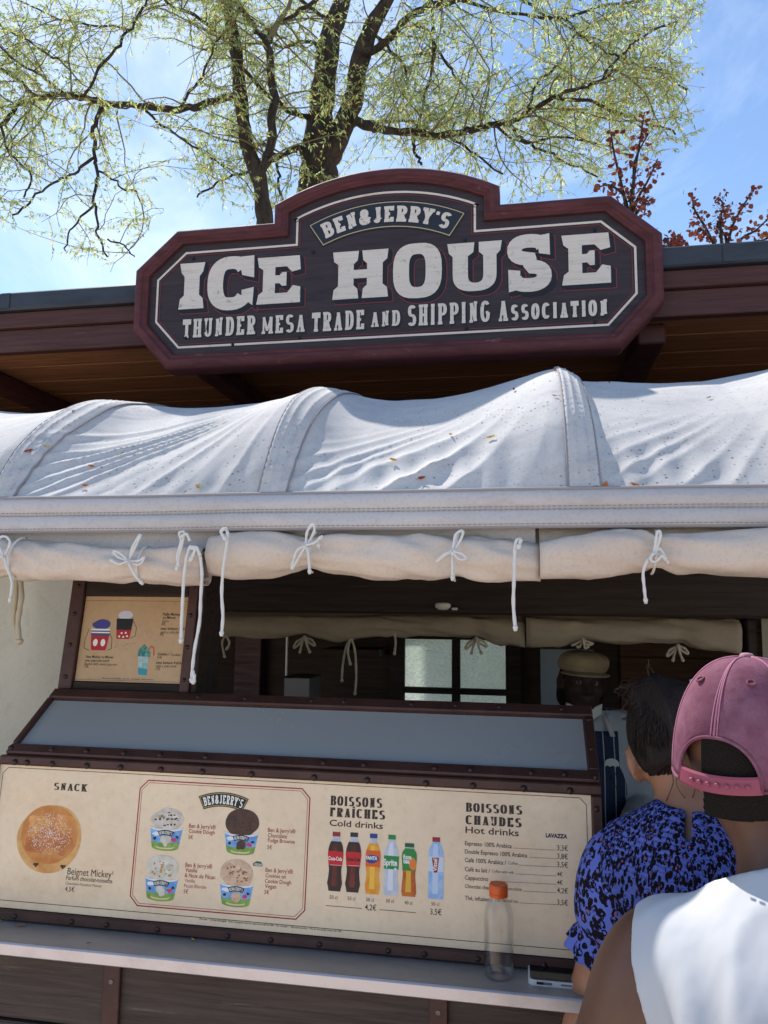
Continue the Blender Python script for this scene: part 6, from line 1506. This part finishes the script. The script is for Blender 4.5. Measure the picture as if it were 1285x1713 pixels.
# ---- the man in the cap, nearest the camera
HR = euler(R(4), R(0), -R(25))
mJ = dict(sh=[(-.160, .055, 1.312), (.160, .055, 1.312)], el=[(-.315, .02, 1.05), (.28, .08, 1.05)], wr=[(-.22, .27, 1.02), (.17, .32, 1.05)], ar=(.064, .056, .033), neck=((0, .045, 1.35), (-.034, .115, 1.49)), nr=.058, head=(-.058, .135, 1.555), hr=HR, hipy=-.07, chesty=.015, lean=.035, ubz=1.29)
man = Person(mJ)
MAN_AZ = R(12)
mr_ = place((1258, 1274), 1.02, MAN_AZ, mJ, 'person seen from behind in a faded maroon cap and white sleeveless shirt, close at right')
V, Q = nets(man.body, *BB(-.01, 1.72), .0085); np_mesh('body', V, Q, skin('deep brown skin', rgb(110, 76, 60), rgb(90, 60, 46), .42), mr_, relax=1)
WS = M('white cotton jersey', rgb(194, 196, 200), .9, 0, .15); WS.bump(WS.noise(700, 2, .5), .10, .0006).bump(WS.noise(9, 2, .5, WS.coord((2.2, 2.2, .6))), .3, .012); WS = WS.m
def shirt(P):
    d = smin(man.torso(P), np.minimum(s_cone(P, mJ['sh'][0], (-.205, .07, 1.24), .061, .061), s_cone(P, mJ['sh'][1], (.205, .07, 1.24), .061, .061)), .05)
    d = smin(d, man.neck(P), .06)
    x, y, z = P[..., 0], P[..., 1], P[..., 2]
    fold = VN(P, (13, 13, 3.2)) * .009 + (1 - np.abs(VN(P + 3, (15, 15, 5)))) ** 3 * -.0045 + np.sin(x * 84 + z * 46 + 7 * VN(P, (5, 5, 4))) * .0075 * np.clip(.5 + 1.2 * VN(P + 7, (7, 7, 4)), 0, 1) * np.clip((1.42 - z) / .1, 0, 1)
    d = d - .006 * np.clip((1.30 - z) / .3, 0, 1) + fold
    arm = np.abs(x) - (.206 - .058 * np.clip((1.345 - z) / .17, 0, 1) ** 1.2 + .06 * np.clip((1.14 - z) / .06, 0, 1))
    hole = .060 - np.sqrt((x + .012) ** 2 * 1.0 + (y - .085) ** 2 * 1.1 + ((z - 1.445) * .9) ** 2)
    reg = smax(arm, np.maximum(.86 - z, ((x + .012) * -.22 + (y - .07) * .45 + (z - 1.436) * .87)), .004)
    return shell(d, .019, .021, reg)
V, Q = nets(shirt, *BB(.84, 1.50, .30, -.24, .24), .006); np_mesh('sleeveless_shirt', V, Q, WS, mr_, relax=1)
def trousers(p):
    def f(P):
        d = smin(s_ell(P, (0, p.J['hipy'], .92), (.165, .12, .13)), p.legs(P), .05) ; d = smin(d, p.torso(P), .02); z = P[..., 2]
        return shell(d + VN(P, (8, 8, 6)) * .004, .016, .012, np.maximum(z - .97, .10 - z))
    return f
def shoes(p):
    return lambda P: shell(p.legs(P), .012, .014, np.maximum(P[..., 2] - .095, -.0 - P[..., 2]))
def lower(p, root, tm, sm_):
    V, Q = nets(trousers(p), *BB(.08, 1.0, .30, -.22, .24), .010); np_mesh('trousers', V, Q, tm, root, relax=1)
    V, Q = nets(shoes(p), *BB(-.01, .12, .24, -.16, .26), .009); np_mesh('shoes', V, Q, sm_, root)
DENIM = M('dark denim', rgb(44, 52, 72), .85); DENIM.bump(DENIM.noise(300, 2), .2, .001); DENIM = DENIM.m
SHOE = flat('black shoe leather', rgb(36, 34, 34), .5)
lower(man, mr_, DENIM, SHOE)
HAIRM = M('short black hair', rgb(30, 24, 22), .85, 0, .2); HAIRM.bump(HAIRM.voro(420), .8, .003); HAIRM = HAIRM.m
def crop_hair(P):
    q = head_local(P, mJ['head'], mJ['hr']); d = smin(s_ell(q, (0, -.012, .028), (.074, .093, .086)), s_ell(q, (0, -.05, -.04), (.056, .045, .05)), .04)
    reg = np.maximum(q[..., 1] - (.02 + q[..., 2] * .5), -.040 - q[..., 2] + .25 * q[..., 1])
    return shell(d, .006, .011, reg)
V, Q = nets(crop_hair, *BB(1.44, 1.72, .12, -.14, .16), .005); np_mesh('hair', V, Q, HAIRM, mr_)
# faded cap: six panels with seams, open arch and strap at the back, brim in front
CAP = M('faded maroon cotton', rgb(112, 64, 82), .88, 0, .2)
CAP.mix(CAP.ramp(CAP.noise(13, 8, .72), .42, .68, 0, .75), rgb(150, 106, 124)).mix(CAP.ramp(CAP.noise(34, 7, .75), .56, .74, 0, .6), rgb(90, 38, 58))
CAP.bump(CAP.noise(420, 2, .5), .25, .0012).bump(CAP.noise(30, 4, .6), .3, .004); 
CAPL = M('pale worn cap seam', rgb(176, 118, 138), .9, 0, .15); CAPL.bump(CAPL.noise(500, 2), .2, .001); CAPL = CAPL.m; CAP = CAP.m
HM = Matrix([list(r) for r in HR]).to_4x4(); HM.translation = Vector(mJ['head'])
def capp(o): o.matrix_local = HM; return o
CZ = .012
def cap_edge(phi):      # lower rim height; phi = 0 in front, pi at the back
    return CZ + .012 - .052 * (.5 - .5 * cos(phi)) 
OPA = R(35)
def cap_pt(phi, t, out=0.0):
    """t = 0 at the button, 1 at the rim"""
    d = abs(((phi - pi + pi) % (2 * pi)) - pi); zr = cap_edge(phi)
    if d < OPA: zr = zr + .062 * math.sqrt(max(0, 1 - (d / OPA) ** 2.2))
    ztop = .136; a = t * pi / 2
    hr_ = .0900 + out; hy = .1075 + out
    ex = math.sin(a) ** .80
    full = cap_edge(phi); z = ztop + out - (ztop - full) * (1 - math.cos(a) ** .92 if t < 1 else 1)
    # stop this meridian where the arch cuts it
    x, y = hr_ * ex * sin(phi), hy * ex * cos(phi) - .010
    z = max(z, full)
    low = max(0, (zr - z)); 
    return x, y, z, zr
def cap_meridian(phi, n=26, out=0.0):
    t1 = 1.0
    lo2, hi2 = 0.0, 1.0
    zr = cap_pt(phi, 1.0)[3]
    if cap_pt(phi, 1.0)[2] < zr - 1e-5:
        for _ in range(24):
            m_ = (lo2 + hi2) / 2
            if cap_pt(phi, m_)[2] > zr: lo2 = m_
            else: hi2 = m_
        t1 = lo2
    out_ = []
    for i in range(n + 1):
        t = t1 * i / n; x, y, z, _ = cap_pt(phi, t, out)
        sm6 = abs(math.sin(3 * phi)); puff = .0022 * sm6 ** .5 * math.sin(min(t, 1) * pi) - .0006
        r_ = math.hypot(x, y) or 1e-6; out_.append((x * (1 + puff / .09), y * (1 + puff / .09), z + puff * .4))
    return out_
NPH = 144
pan = MB().grid([cap_meridian(2 * pi * k / NPH + pi) for k in range(NPH)], True)
cap_root = empty('cap', parent=mr_); cap_root.matrix_local = HM
co = pan.build('crown_panels', CAP, cap_root, smooth=True); md = co.modifiers.new('t', 'SOLIDIFY'); md.thickness = .0025; md.offset = -1
sb = MB()
for k in range(6):
    ph_ = k * pi / 3
    for dd in (-.045, .045):
        ln_ = [cap_meridian(ph_ + dd * min(1, .25 + i / 26 * .9) , 26, .0006)[i] for i in range(1, 27)]; sb.tube(ln_, .0009, 5)
    ln_ = cap_meridian(ph_, 26, .0005)[1:]; sb.tube(ln_, .0016, 6)
sb.build('seam_stitching', CAPL, cap_root, smooth=True)
def band(phi0, phi1, z0f, z1f, out, n=50):
    rows = []
    for i in range(n + 1):
        phi = phi0 + (phi1 - phi0) * i / n; e_ = cap_edge(phi); x, y, _, _ = cap_pt(phi, 1.0, out); rows.append([(x, y, e_ + z0f), (x * 1.012, y * 1.012 - 0, e_ + z0f + .003), (x * 1.012, y * 1.012, e_ + z1f - .003), (x, y, e_ + z1f), (x * .975, y * .975, e_ + z1f), (x * .975, y * .975, e_ + z0f), (x, y, e_ + z0f)])
    return MB().grid(rows)
sp_ = band(pi - OPA - .01, pi + OPA + .01, -.003, .018, -.0006).build('strap', M('maroon plastic strap', rgb(150, 72, 92), .55, 0, .4).m, cap_root, smooth=False)
for i in range(7):
    phi = pi - OPA * .72 + i * OPA * .2; x, y, _, _ = cap_pt(phi, 1.0, .0025); e_ = cap_edge(phi)
    o = MB().lathe([(.0030, -.0012), (.0030, .0004), (.0020, .0012), (0, .0012)], 10).build('snap_stud', sp_.data.materials[0], sp_, smooth=True); o.location = (x * 1.012, y * 1.012, e_ + .007); o.rotation_euler = (R(90), 0, math.atan2(x, -y) * 1.0)
arc_pts = []
for i in range(41):
    phi = pi - OPA + 2 * OPA * i / 40; arc_pts.append(Vector(cap_meridian(phi)[-1]) * 1.004)
MB().tube(arc_pts, .0022, 7).build('arch_binding', CAP, cap_root, smooth=True)
rim = [Vector(cap_meridian(pi + OPA + (2 * pi - 2 * OPA) * i / 80)[-1]) * 1.003 for i in range(81)]
MB().tube(rim, .0022, 7).build('rim_binding', CAP, cap_root, smooth=True)
bt_ = MB().lathe([(.0095, -.001), (.0092, .0025), (.0065, .005), (0, .0058)], 20).build('button', M('pale cap button', rgb(168, 122, 134), .8).m, cap_root, smooth=True); bt_.location = (0, -.010, .1362)
for k in range(6):
    phi = pi / 6 + k * pi / 3; q = Vector(cap_meridian(phi, 26, .001)[13]); n_v = Vector((q.x, q.y + .01, q.z * .9)).normalized()
    ey = MB(); ey.tube([(.0048 * cos(a), .0048 * sin(a), .0006) for a in [2 * pi * i / 20 for i in range(21)]], .0015, 6).lathe([(.0036, .0004), (0, .0002)], 12)
    o = ey.build('eyelet', M('maroon eyelet thread', rgb(112, 54, 72), .85).m if k == 0 else bpy.data.materials['maroon eyelet thread'], cap_root, smooth=True); o.location = q; o.rotation_euler = n_v.to_track_quat('Z', 'Y').to_euler()
br = []
for i in range(25):
    phi = -R(62) + R(124) * i / 24; x, y, _, _ = cap_pt(phi, 1.0); e_ = cap_edge(phi); ext = .072 * max(cos(phi * 1.35), 0) ** .6
    br.append([(x * (1 + .3 * f * ext / .072 * .5), y + ext * f, e_ - .022 * (f * ext / .072) ** 1.5 - .01 * (x / .09) ** 2 * f) for f in np.linspace(0, 1, 8)])
bo = MB().grid(br).build('brim', CAP, cap_root, smooth=True); md = bo.modifiers.new('t', 'SOLIDIFY'); md.thickness = .004
# ---- the woman at the counter
WHR = euler(R(20), R(-17), R(6))
wJ = dict(sh=[(-.112, .03, 1.325), (.112, .03, 1.325)], el=[(-.200, .055, 1.05), (.20, .06, 1.08)], wr=[(-.12, .25, 1.09), (.12, .25, 1.08)], ar=(.043, .039, .025), neck=((0, .03, 1.37), (-.012, .062, 1.47)), nr=.047, head=(-.026, .100, 1.515), hr=WHR, hipy=-.02, chesty=.025)
wom = Person(wJ, female=True)
wr_ = place((1142, 1260), 1.36, R(15), wJ, 'person leaning at the counter in a blue leopard print blouse with dark pinned up hair')
V, Q = nets(wom.body, *BB(-.01, 1.68), .0085); np_mesh('body', V, Q, skin('warm tan skin', rgb(178, 128, 100), rgb(158, 110, 84), .45), wr_, relax=1)
def leopard(name, sm):
    m = M(name, rgb(106, 122, 208), .85, 0, .15); co = m.coord((1, 1, 1) if not sm else (2.1, 2.1, 1.0)); wob = m.n('ShaderNodeTexNoise'); wob.inputs['Scale'].default_value = 70; wob.inputs['Detail'].default_value = 3
    m.l(co, wob.inputs['Vector']); va = m.n('ShaderNodeVectorMath', operation='MULTIPLY_ADD'); va.inputs[1].default_value = (.012, .012, .012); m.l(wob.outputs['Color'], va.inputs[0]); m.l(co, va.inputs[2])
    S1 = 72; d = m.voro(S1, va.outputs[0], 'F1', 'Distance', .9); c_ = m.voro(S1, va.outputs[0], 'F1', 'Color', .9); sp = m.n('ShaderNodeSeparateColor'); m.l(c_, sp.inputs[0])
    rad = m.ramp(sp.outputs[0], 0, 1, .50, .66); inn = m.ramp(sp.outputs[1], .25, 1, .02, .30)
    ring = m.math('MULTIPLY', m.math('LESS_THAN', d, rad), m.math('GREATER_THAN', d, inn)); gap = m.ramp(m.noise(95, 2, .5, co), .37, .43)
    heart = m.math('MULTIPLY', m.math('LESS_THAN', d, inn), m.math('GREATER_THAN', sp.outputs[2], .35))
    m.mix(heart, rgb(150, 96, 140)); m.mix(m.math('MULTIPLY', ring, gap), rgb(26, 20, 30))
    m.bump(m.noise(400, 2), .15, .001)
    if sm:
        wv_ = m.n('ShaderNodeTexWave', wave_type='BANDS', bands_direction='Z'); wv_.inputs['Scale'].default_value = 42; wv_.inputs['Distortion'].default_value = 2.5; m.l(m.coord(), wv_.inputs['Vector'])
        m.bump(wv_.outputs['Fac'], .8, .006); m.bump(m.noise(90, 3, .6, m.coord((2.2, 2.2, .7))), .8, .006)
    else: m.bump(m.noise(22, 5, .6), .5, .01)
    return m.m
LEO, LEOS = leopard('blue leopard print cotton', False), leopard('smocked blue leopard print', True)
def BASEW(P): return smin(wom.torso(P), wom.arms(P), .05)
def slv(P):
    d = None
    for i in (0, 1):
        a, e_ = np.array(wJ['sh'][i]), np.array(wJ['el'][i]); h_ = a + (e_ - a) * .57
        ax_ = (e_ - a) / np.linalg.norm(e_ - a); t = (P - a) @ ax_.astype(np.float32); L0 = np.linalg.norm(h_ - a)
        q = np.minimum(s_cone(P, a, e_, .052, .052), np.maximum(BASEW(P) - .014, s_cone(P, a, e_, .088, .075)))
        rel = P - a - t[..., None] * ax_.astype(np.float32); ang = np.arctan2(rel[..., 1], rel[..., 0])
        fl_ = np.clip((t - L0 * .74) / (L0 * .26), 0, 1); cin = np.exp(-((t - L0 * .74) / .012) ** 2)
        q = q - .010 * fl_ - .0055 * fl_ * np.sin(ang * 11 + i) + .007 * cin - .008 * np.exp(-((t - L0 * .4) / .09) ** 2) + VN(P, (16, 16, 9)) * .006
        q = np.maximum(q, np.maximum(t - L0, -.05 - t)); d = q if d is None else np.minimum(d, q)
    return d
def blouse_all(P):
    z = P[..., 2]; x, y = P[..., 0], P[..., 1]
    d = np.maximum(BASEW(P), np.abs(P[..., 0]) - .130) - .014 + VN(P, (11, 11, 8)) * .003
    return d
def blouse(P):
    z = P[..., 2]; x, y = P[..., 0], P[..., 1]; d = blouse_all(P); hole = .054 - np.sqrt(x ** 2 + (y - .045) ** 2 * 1.1 + ((z - 1.43) * .8) ** 2)
    slit = np.minimum(.004 - np.abs(x + .008), np.minimum(.03 - y, z - 1.412))
    return np.maximum(np.maximum(np.maximum(d - .004, -.008 - d), np.maximum(hole, slit)), np.maximum(.88 - z, z - 1.45))
V, Q = nets(blouse, *BB(.86, 1.47, .27, -.24, .24), .0065); np_mesh('blouse', V, Q, LEOS, wr_, relax=1)
def sleeve_one(i):
    def f(P):
        d = slv(P); a, e_ = np.array(wJ['sh'][i]), np.array(wJ['el'][i]); ax_ = (e_ - a) / np.linalg.norm(e_ - a); t = (P - a) @ ax_.astype(np.float32); L0 = np.linalg.norm(e_ - a) * .57
        core = s_cone(P, a, e_, .058, .056) + .010
        lo_ = np.maximum(d, -(d + .009)); lo_ = np.maximum(lo_, t - L0 + .0005)
        return np.maximum(lo_, (np.abs(P[..., 0]) * -1 + .085))
    return f
for i in (0, 1):
    x0 = (-.36, -.09) if i == 0 else (.09, .36)
    V, Q = nets(sleeve_one(i), (x0[0], -.10, 1.06), (x0[1], .20, 1.45), .0055); np_mesh('sleeve', V, Q, LEO, wr_, relax=1)
nkr = MB(); rows = []
for i in range(72):
    a = 2 * pi * i / 71; 
    a2 = -pi / 2 + .10 + (2 * pi - .20) * i / 71
    r_ = .056; wob_ = .004 * math.sin(a2 * 26) + .002 * math.sin(a2 * 43)
    rows.append([((r_ + wob_ * f) * cos(a2) * 1.06 - .004, .040 + (r_ + wob_ * f) * sin(a2) * .96, 1.408 + .024 * f - .012 * sin(a2) * -1 * .3) for f in np.linspace(0, 1, 6)])
o = nkr.grid(rows).build('collar', LEOS, wr_, smooth=True); md = o.modifiers.new('t', 'SOLIDIFY'); md.thickness = .003
lower(wom, wr_, M('dark skirt cloth', rgb(40, 40, 52), .9).m, SHOE)
WHAIR = M('dark brown hair', rgb(30, 22, 19), .4, 0, .4); hv = WHAIR.coord((60, 60, 6)); WHAIR.mix(WHAIR.ramp(WHAIR.noise(6, 5, .6, hv), .45, .7), rgb(54, 38, 30)).bump(WHAIR.noise(8, 5, .7, hv), .8, .006); WHAIR = WHAIR.m
def whair(P):
    q = head_local(P, wJ['head'], wJ['hr']); d = s_ell(q, (0, -.014, .030), (.080, .100, .093)); d = smin(d, s_ell(q, (0, -.060, -.022), (.054, .040, .034)), .04)
    d = smin(d, s_ell(q, (.01, -.086, .060), (.044, .032, .040)), .025); d = smin(d, s_ell(q, (-.02, -.065, .100), (.034, .032, .026)), .025)
    d = d + VN(q, (70, 26, 14)) * .0045 + VN(q, (28, 28, 10)) * .004
    face = np.maximum(q[..., 1] - (.030 + .55 * (q[..., 2] - .02)), 0) ; reg = q[..., 1] - (.045 + .5 * np.maximum(q[..., 2] - .03, -.2))
    earh = .046 - np.sqrt((np.abs(q[..., 0]) - .085) ** 2 + (q[..., 1] - .004) ** 2 + ((q[..., 2] + .004) * .8) ** 2)
    return smax(smax(smax(d, reg, .02), earh, .012), -.044 - q[..., 2] - .15 * q[..., 1], .012)
V, Q = nets(whair, *BB(1.36, 1.70, .16, -.10, .24), .005); np_mesh('hair', V, Q, WHAIR, wr_, relax=1)
HW = Matrix([list(r) for r in WHR]).to_4x4(); HW.translation = Vector(wJ['head'])
rs = random.Random(77); hs = MB(); er = Vector((.0815, .1015, .0945)); ec = Vector((0, -.014, .030)); bun_d = Vector((.05, -.80, .55)).normalized()
for i in range(420):
    a = rs.uniform(0, 2 * pi); d0 = Vector((sin(a) * .95, -.30 + .30 * rs.random(), cos(a) * .8 - .25 + rs.gauss(0, .1))).normalized()
    if d0.y > .25: continue
    jit = Vector((rs.gauss(0, .10), rs.gauss(0, .10), rs.gauss(0, .10))); pts = []
    for j in range(9):
        t = j / 8; d_ = (d0 * (1 - t) + (bun_d + jit) * t + jit * math.sin(t * pi) * .5).normalized(); k_ = 1.0 + .022 * rs.random() * math.sin(t * pi) + .012
        pts.append(ec + Vector((d_.x * er.x, d_.y * er.y, d_.z * er.z)) * k_)
    hs.tube(pts, [.0009] * 8 + [.0004], 3, False)
o = hs.build('hair_strands', WHAIR, wr_, smooth=True); o.matrix_local = HW; o['kind'] = 'stuff'
rs = random.Random(12); ls = MB()
for i in range(34):
    a = rs.uniform(0, 2 * pi); c0 = Vector((-.02 + rs.gauss(0, .02), -.075 + rs.gauss(0, .012), .10 + rs.gauss(0, .016))); d = Vector((rs.gauss(-.5, .6), rs.gauss(-.3, .4), rs.gauss(.6, .5))).normalized(); pts = [c0]
    for j in range(6): d = (d + Vector((rs.gauss(-.05, .25), rs.gauss(0, .2), rs.gauss(-.28, .2)))).normalized(); pts.append(pts[-1] + d * rs.uniform(.006, .012))
    ls.tube(spline(pts, 3), .0006, 4)
for i in range(9):
    a = rs.uniform(-1, 1); c0 = Vector((a * .045, -.090 + abs(a) * .02, -.040 + rs.gauss(0, .008))); pts = [c0, c0 + Vector((rs.gauss(0, .01), -.008, -.02)), c0 + Vector((rs.gauss(0, .014), .004, -.045))]; ls.tube(spline(pts, 3), .0007, 4)
o = ls.build('loose_strands', M('lighter hair strands', rgb(70, 52, 42), .45).m, wr_, smooth=True); o.matrix_local = HW; o['kind'] = 'stuff'
cl2 = MB()
for s in (-1, 1): cl2.tube([(.052, -.085, .085 + s * .012), (.066, -.082, .082 + s * .016), (.072, -.070, .070 + s * .012), (.068, -.062, .055)], [.003, .0035, .003, .0015], 6)
o = cl2.build('hair_clip', flat('pale clip plastic', rgb(170, 180, 196), .25, .6), wr_, smooth=True); o.matrix_local = HW
nc = [(.056 * cos(a) * 1.02 - .004, .046 + .054 * sin(a), 1.412 - .006 * sin(a)) for a in [2 * pi * i / 60 for i in range(61)]]
MB().tube(nc, .0012, 5).build('necklace', flat('thin gold chain', rgb(214, 190, 130), .25, .8), wr_, smooth=True)
# ---- the vendor behind the case
VHR = euler(R(2), R(-3), R(6))
vJ = dict(sh=[(-.17, .0, 1.375), (.17, .0, 1.375)], el=[(-.22, .03, 1.09), (.22, .03, 1.09)], wr=[(-.13, .25, 1.06), (.13, .25, 1.06)], ar=(.052, .042, .028), neck=((0, -.008, 1.41), (0, .01, 1.52)), nr=.054, head=(0, .022, 1.565), hr=VHR, hipy=0, chesty=0)
ven = Person(vJ)
vr_ = place((974, 1143), 3.02, R(177), vJ, 'person behind the display case in a tan flat cap and striped navy apron, facing out')
V, Q = nets(ven.body, *BB(-.01, 1.72), .0075); np_mesh('body', V, Q, skin('dark brown skin', rgb(58, 38, 30), rgb(48, 31, 25), .65), vr_, relax=0)
HV = Matrix([list(r) for r in VHR]).to_4x4(); HV.translation = Vector(vJ['head'])
for s in (-1, 1):
    ew = MB().lathe([(0, -.0118)] + [(.0118 * cos(R(a)), .0118 * sin(R(a))) for a in range(-75, 76, 15)] + [(0, .0118)], 18).build('eye', flat('eye white', rgb(118, 110, 104), .25, .6), vr_, smooth=True); ew.matrix_local = HV @ Matrix.Translation((s * .031, .0785, .012))
    ir_ = MB().lathe([(0, .0022), (.0030, .0016), (.0062, 0)], 16).build('iris', flat('dark iris', rgb(30, 18, 14), .15, .6), ew, smooth=True); ir_.location = (.0022, .0102, .0012); ir_.rotation_euler = (R(-90), 0, 0)
    eb = MB().tube([(s * (.016 + .030 * t), .0915 - .010 * t ** 2, .036 + .006 * math.sin(t * pi)) for t in np.linspace(0, 1, 7)], [.002, .003, .0032, .003, .0026, .002, .001], 6).build('eyebrow', HAIRM, vr_, smooth=True); eb.matrix_local = HV
lp = MB().tube([(.022 * t, .0955 - .010 * t * t, -.0545 + .0015 * math.cos(t * 6)) for t in np.linspace(-1, 1, 11)], [.0006, .0012, .0015, .0015, .0014, .0013, .0014, .0015, .0015, .0012, .0006], 6).build('mouth_line', flat('dark lip line', rgb(48, 24, 22), .5), vr_, smooth=True); lp.matrix_local = HV
def vhair(P):
    q = head_local(P, vJ['head'], vJ['hr']); d = s_ell(q, (0, -.022, .024), (.084, .096, .090)); d = smin(d, s_ell(q, (0, -.075, -.045), (.062, .045, .07)), .05); d = smin(d, np.minimum(s_ell(q, (-.066, -.03, -.055), (.026, .03, .05)), s_ell(q, (.066, -.03, -.055), (.026, .03, .05))), .03)
    return np.maximum(d + VN(q, (60, 60, 40)) * .004, q[..., 1] - (.018 + .3 * (q[..., 2])))
V, Q = nets(vhair, *BB(1.40, 1.72, .16, -.18, .16), .006); np_mesh('hair', V, Q, HAIRM, vr_)
TWEED = M('tan flat cap cloth', rgb(170, 154, 124), .9, 0, .15); TWEED.bump(TWEED.noise(300, 2), .3, .001).mix(TWEED.ramp(TWEED.noise(14, 6, .6), .4, .7), rgb(148, 132, 104)); TWEED = TWEED.m
def vcap(P):
    q = head_local(P, vJ['head'], vJ['hr']); d = s_ell(q, (0, .0, .088), (.089, .110, .040)); d = smin(d, s_ell(q, (0, -.01, .066), (.088, .106, .034)), .03); d = smin(d, s_ell(q, (0, .03, .10), (.085, .085, .035)), .03)
    d = d + VN(q, (12, 12, 12)) * .004 + .002 * np.abs(np.sin(np.arctan2(q[..., 0], q[..., 1]) * 4)) ** 6 * -1
    return np.maximum(d, .050 - q[..., 2] - .10 * np.maximum(-q[..., 1], 0) * .3)
V, Q = nets(vcap, *BB(1.58, 1.73, .14, -.14, .18), .005); vc = np_mesh('flat_cap', V, Q, TWEED, vr_, relax=1)
pk = []
for i in range(25):
    phi = -R(68) + R(136) * i / 24; x, y = .088 * sin(phi), .100 * cos(phi) - .004; ext = .042 * max(cos(phi * 1.2), 0) ** .7
    pk.append([(x * (1 + .18 * f), y + ext * f, .060 - .014 * f * ext / .042 - .012 * (x / .09) ** 2) for f in np.linspace(0, 1, 6)])
o = MB().grid(pk).build('peak', TWEED, vr_, smooth=True); md = o.modifiers.new('t', 'SOLIDIFY'); md.thickness = .005; o.matrix_local = HV
VSH = M('pale grey work shirt', rgb(190, 192, 198), .9); VSH.bump(VSH.noise(18, 5), .5, .01); VSH = VSH.m
def vshirt(P):
    x, y, z = P[..., 0], P[..., 1], P[..., 2]; a = vJ; d = ven.torso(P)
    for i in (0, 1): d = smin(d, s_cone(P, a['sh'][i], a['el'][i], .056, .046), .05); d = np.minimum(d, s_cone(P, a['el'][i], np.array(a['wr'][i]) * .9 + np.array(a['el'][i]) * .1, .046, .036))
    hole = .072 - np.sqrt(x ** 2 + (y - .012) ** 2 * 1.1 + ((z - 1.47) * .9) ** 2); cuff = y - .235
    return shell(d + VN(P, (9, 9, 6)) * .005, .014, .011, np.maximum(np.maximum(hole, cuff), np.maximum(.86 - z, z - 1.46)))
V, Q = nets(vshirt, *BB(.84, 1.48, .32, -.2, .34), .008); np_mesh('shirt', V, Q, VSH, vr_, relax=1)
APR = M('navy apron cloth', rgb(38, 50, 78), .9); wv3 = APR.n('ShaderNodeTexWave', wave_type='BANDS', bands_direction='X'); wv3.inputs['Scale'].default_value = 7.6; APR.l(APR.coord(), wv3.inputs['Vector']); APR.mix(APR.ramp(wv3.outputs['Fac'], .975, .985), rgb(190, 186, 178)).bump(APR.noise(14, 5), .4, .01); APR = APR.m
def apron(P):
    x, y, z = P[..., 0], P[..., 1], P[..., 2]; d = ven.torso(P); return shell(d + VN(P, (7, 7, 5)) * .003, .026, .010, np.maximum(np.maximum(np.abs(x) - (.125 + .06 * np.clip((1.25 - z) / .15, 0, 1)), -.0 - y + .0), np.maximum(.60 - z, z - 1.385)))
V, Q = nets(apron, *BB(.75, 1.42, .24, -.02, .24), .008); np_mesh('apron', V, Q, APR, vr_, relax=1)
stp = MB()
for s in (-1, 1): stp.tube([(s * .095, .128, 1.37), (s * .085, .085, 1.425), (s * .075, .0, 1.455), (s * .06, -.07, 1.42)], .010, 8, True, .35)
stp.build('apron_straps', flat('white apron strap', rgb(200, 196, 190), .9), vr_, smooth=True)
for s in (-1, 1):
    m = MB(); m.grid([[(s * (.012 + .055 * t), .098 - .05 * t - .012 * f + .01, 1.47 - .055 * f * (1 - .25 * t) + .018 * t) for f in np.linspace(0, 1, 6)] for t in np.linspace(0, 1, 9)])
    o = m.build('collar', flat('white shirt collar', rgb(226, 222, 218), .85), vr_, smooth=True); md = o.modifiers.new('t', 'SOLIDIFY'); md.thickness = .004
bo = MB().prism([(x_, y_) for x_, y_ in [(.026 * cos(a), .020 * sin(a) if sin(a) > -.35 else -.007 - .004 * ((int(i / 2)) % 2)) for i, a in enumerate([2 * pi * k / 32 for k in range(32)])]], 0, .003).build('name_badge', flat('white badge enamel', rgb(220, 220, 214), .35), vr_); bo.location = (-.085, .158, 1.27); bo.rotation_euler = (R(80), 0, R(-8) + pi)
lower(ven, vr_, M('dark work trousers', rgb(40, 40, 46), .9).m, SHOE)
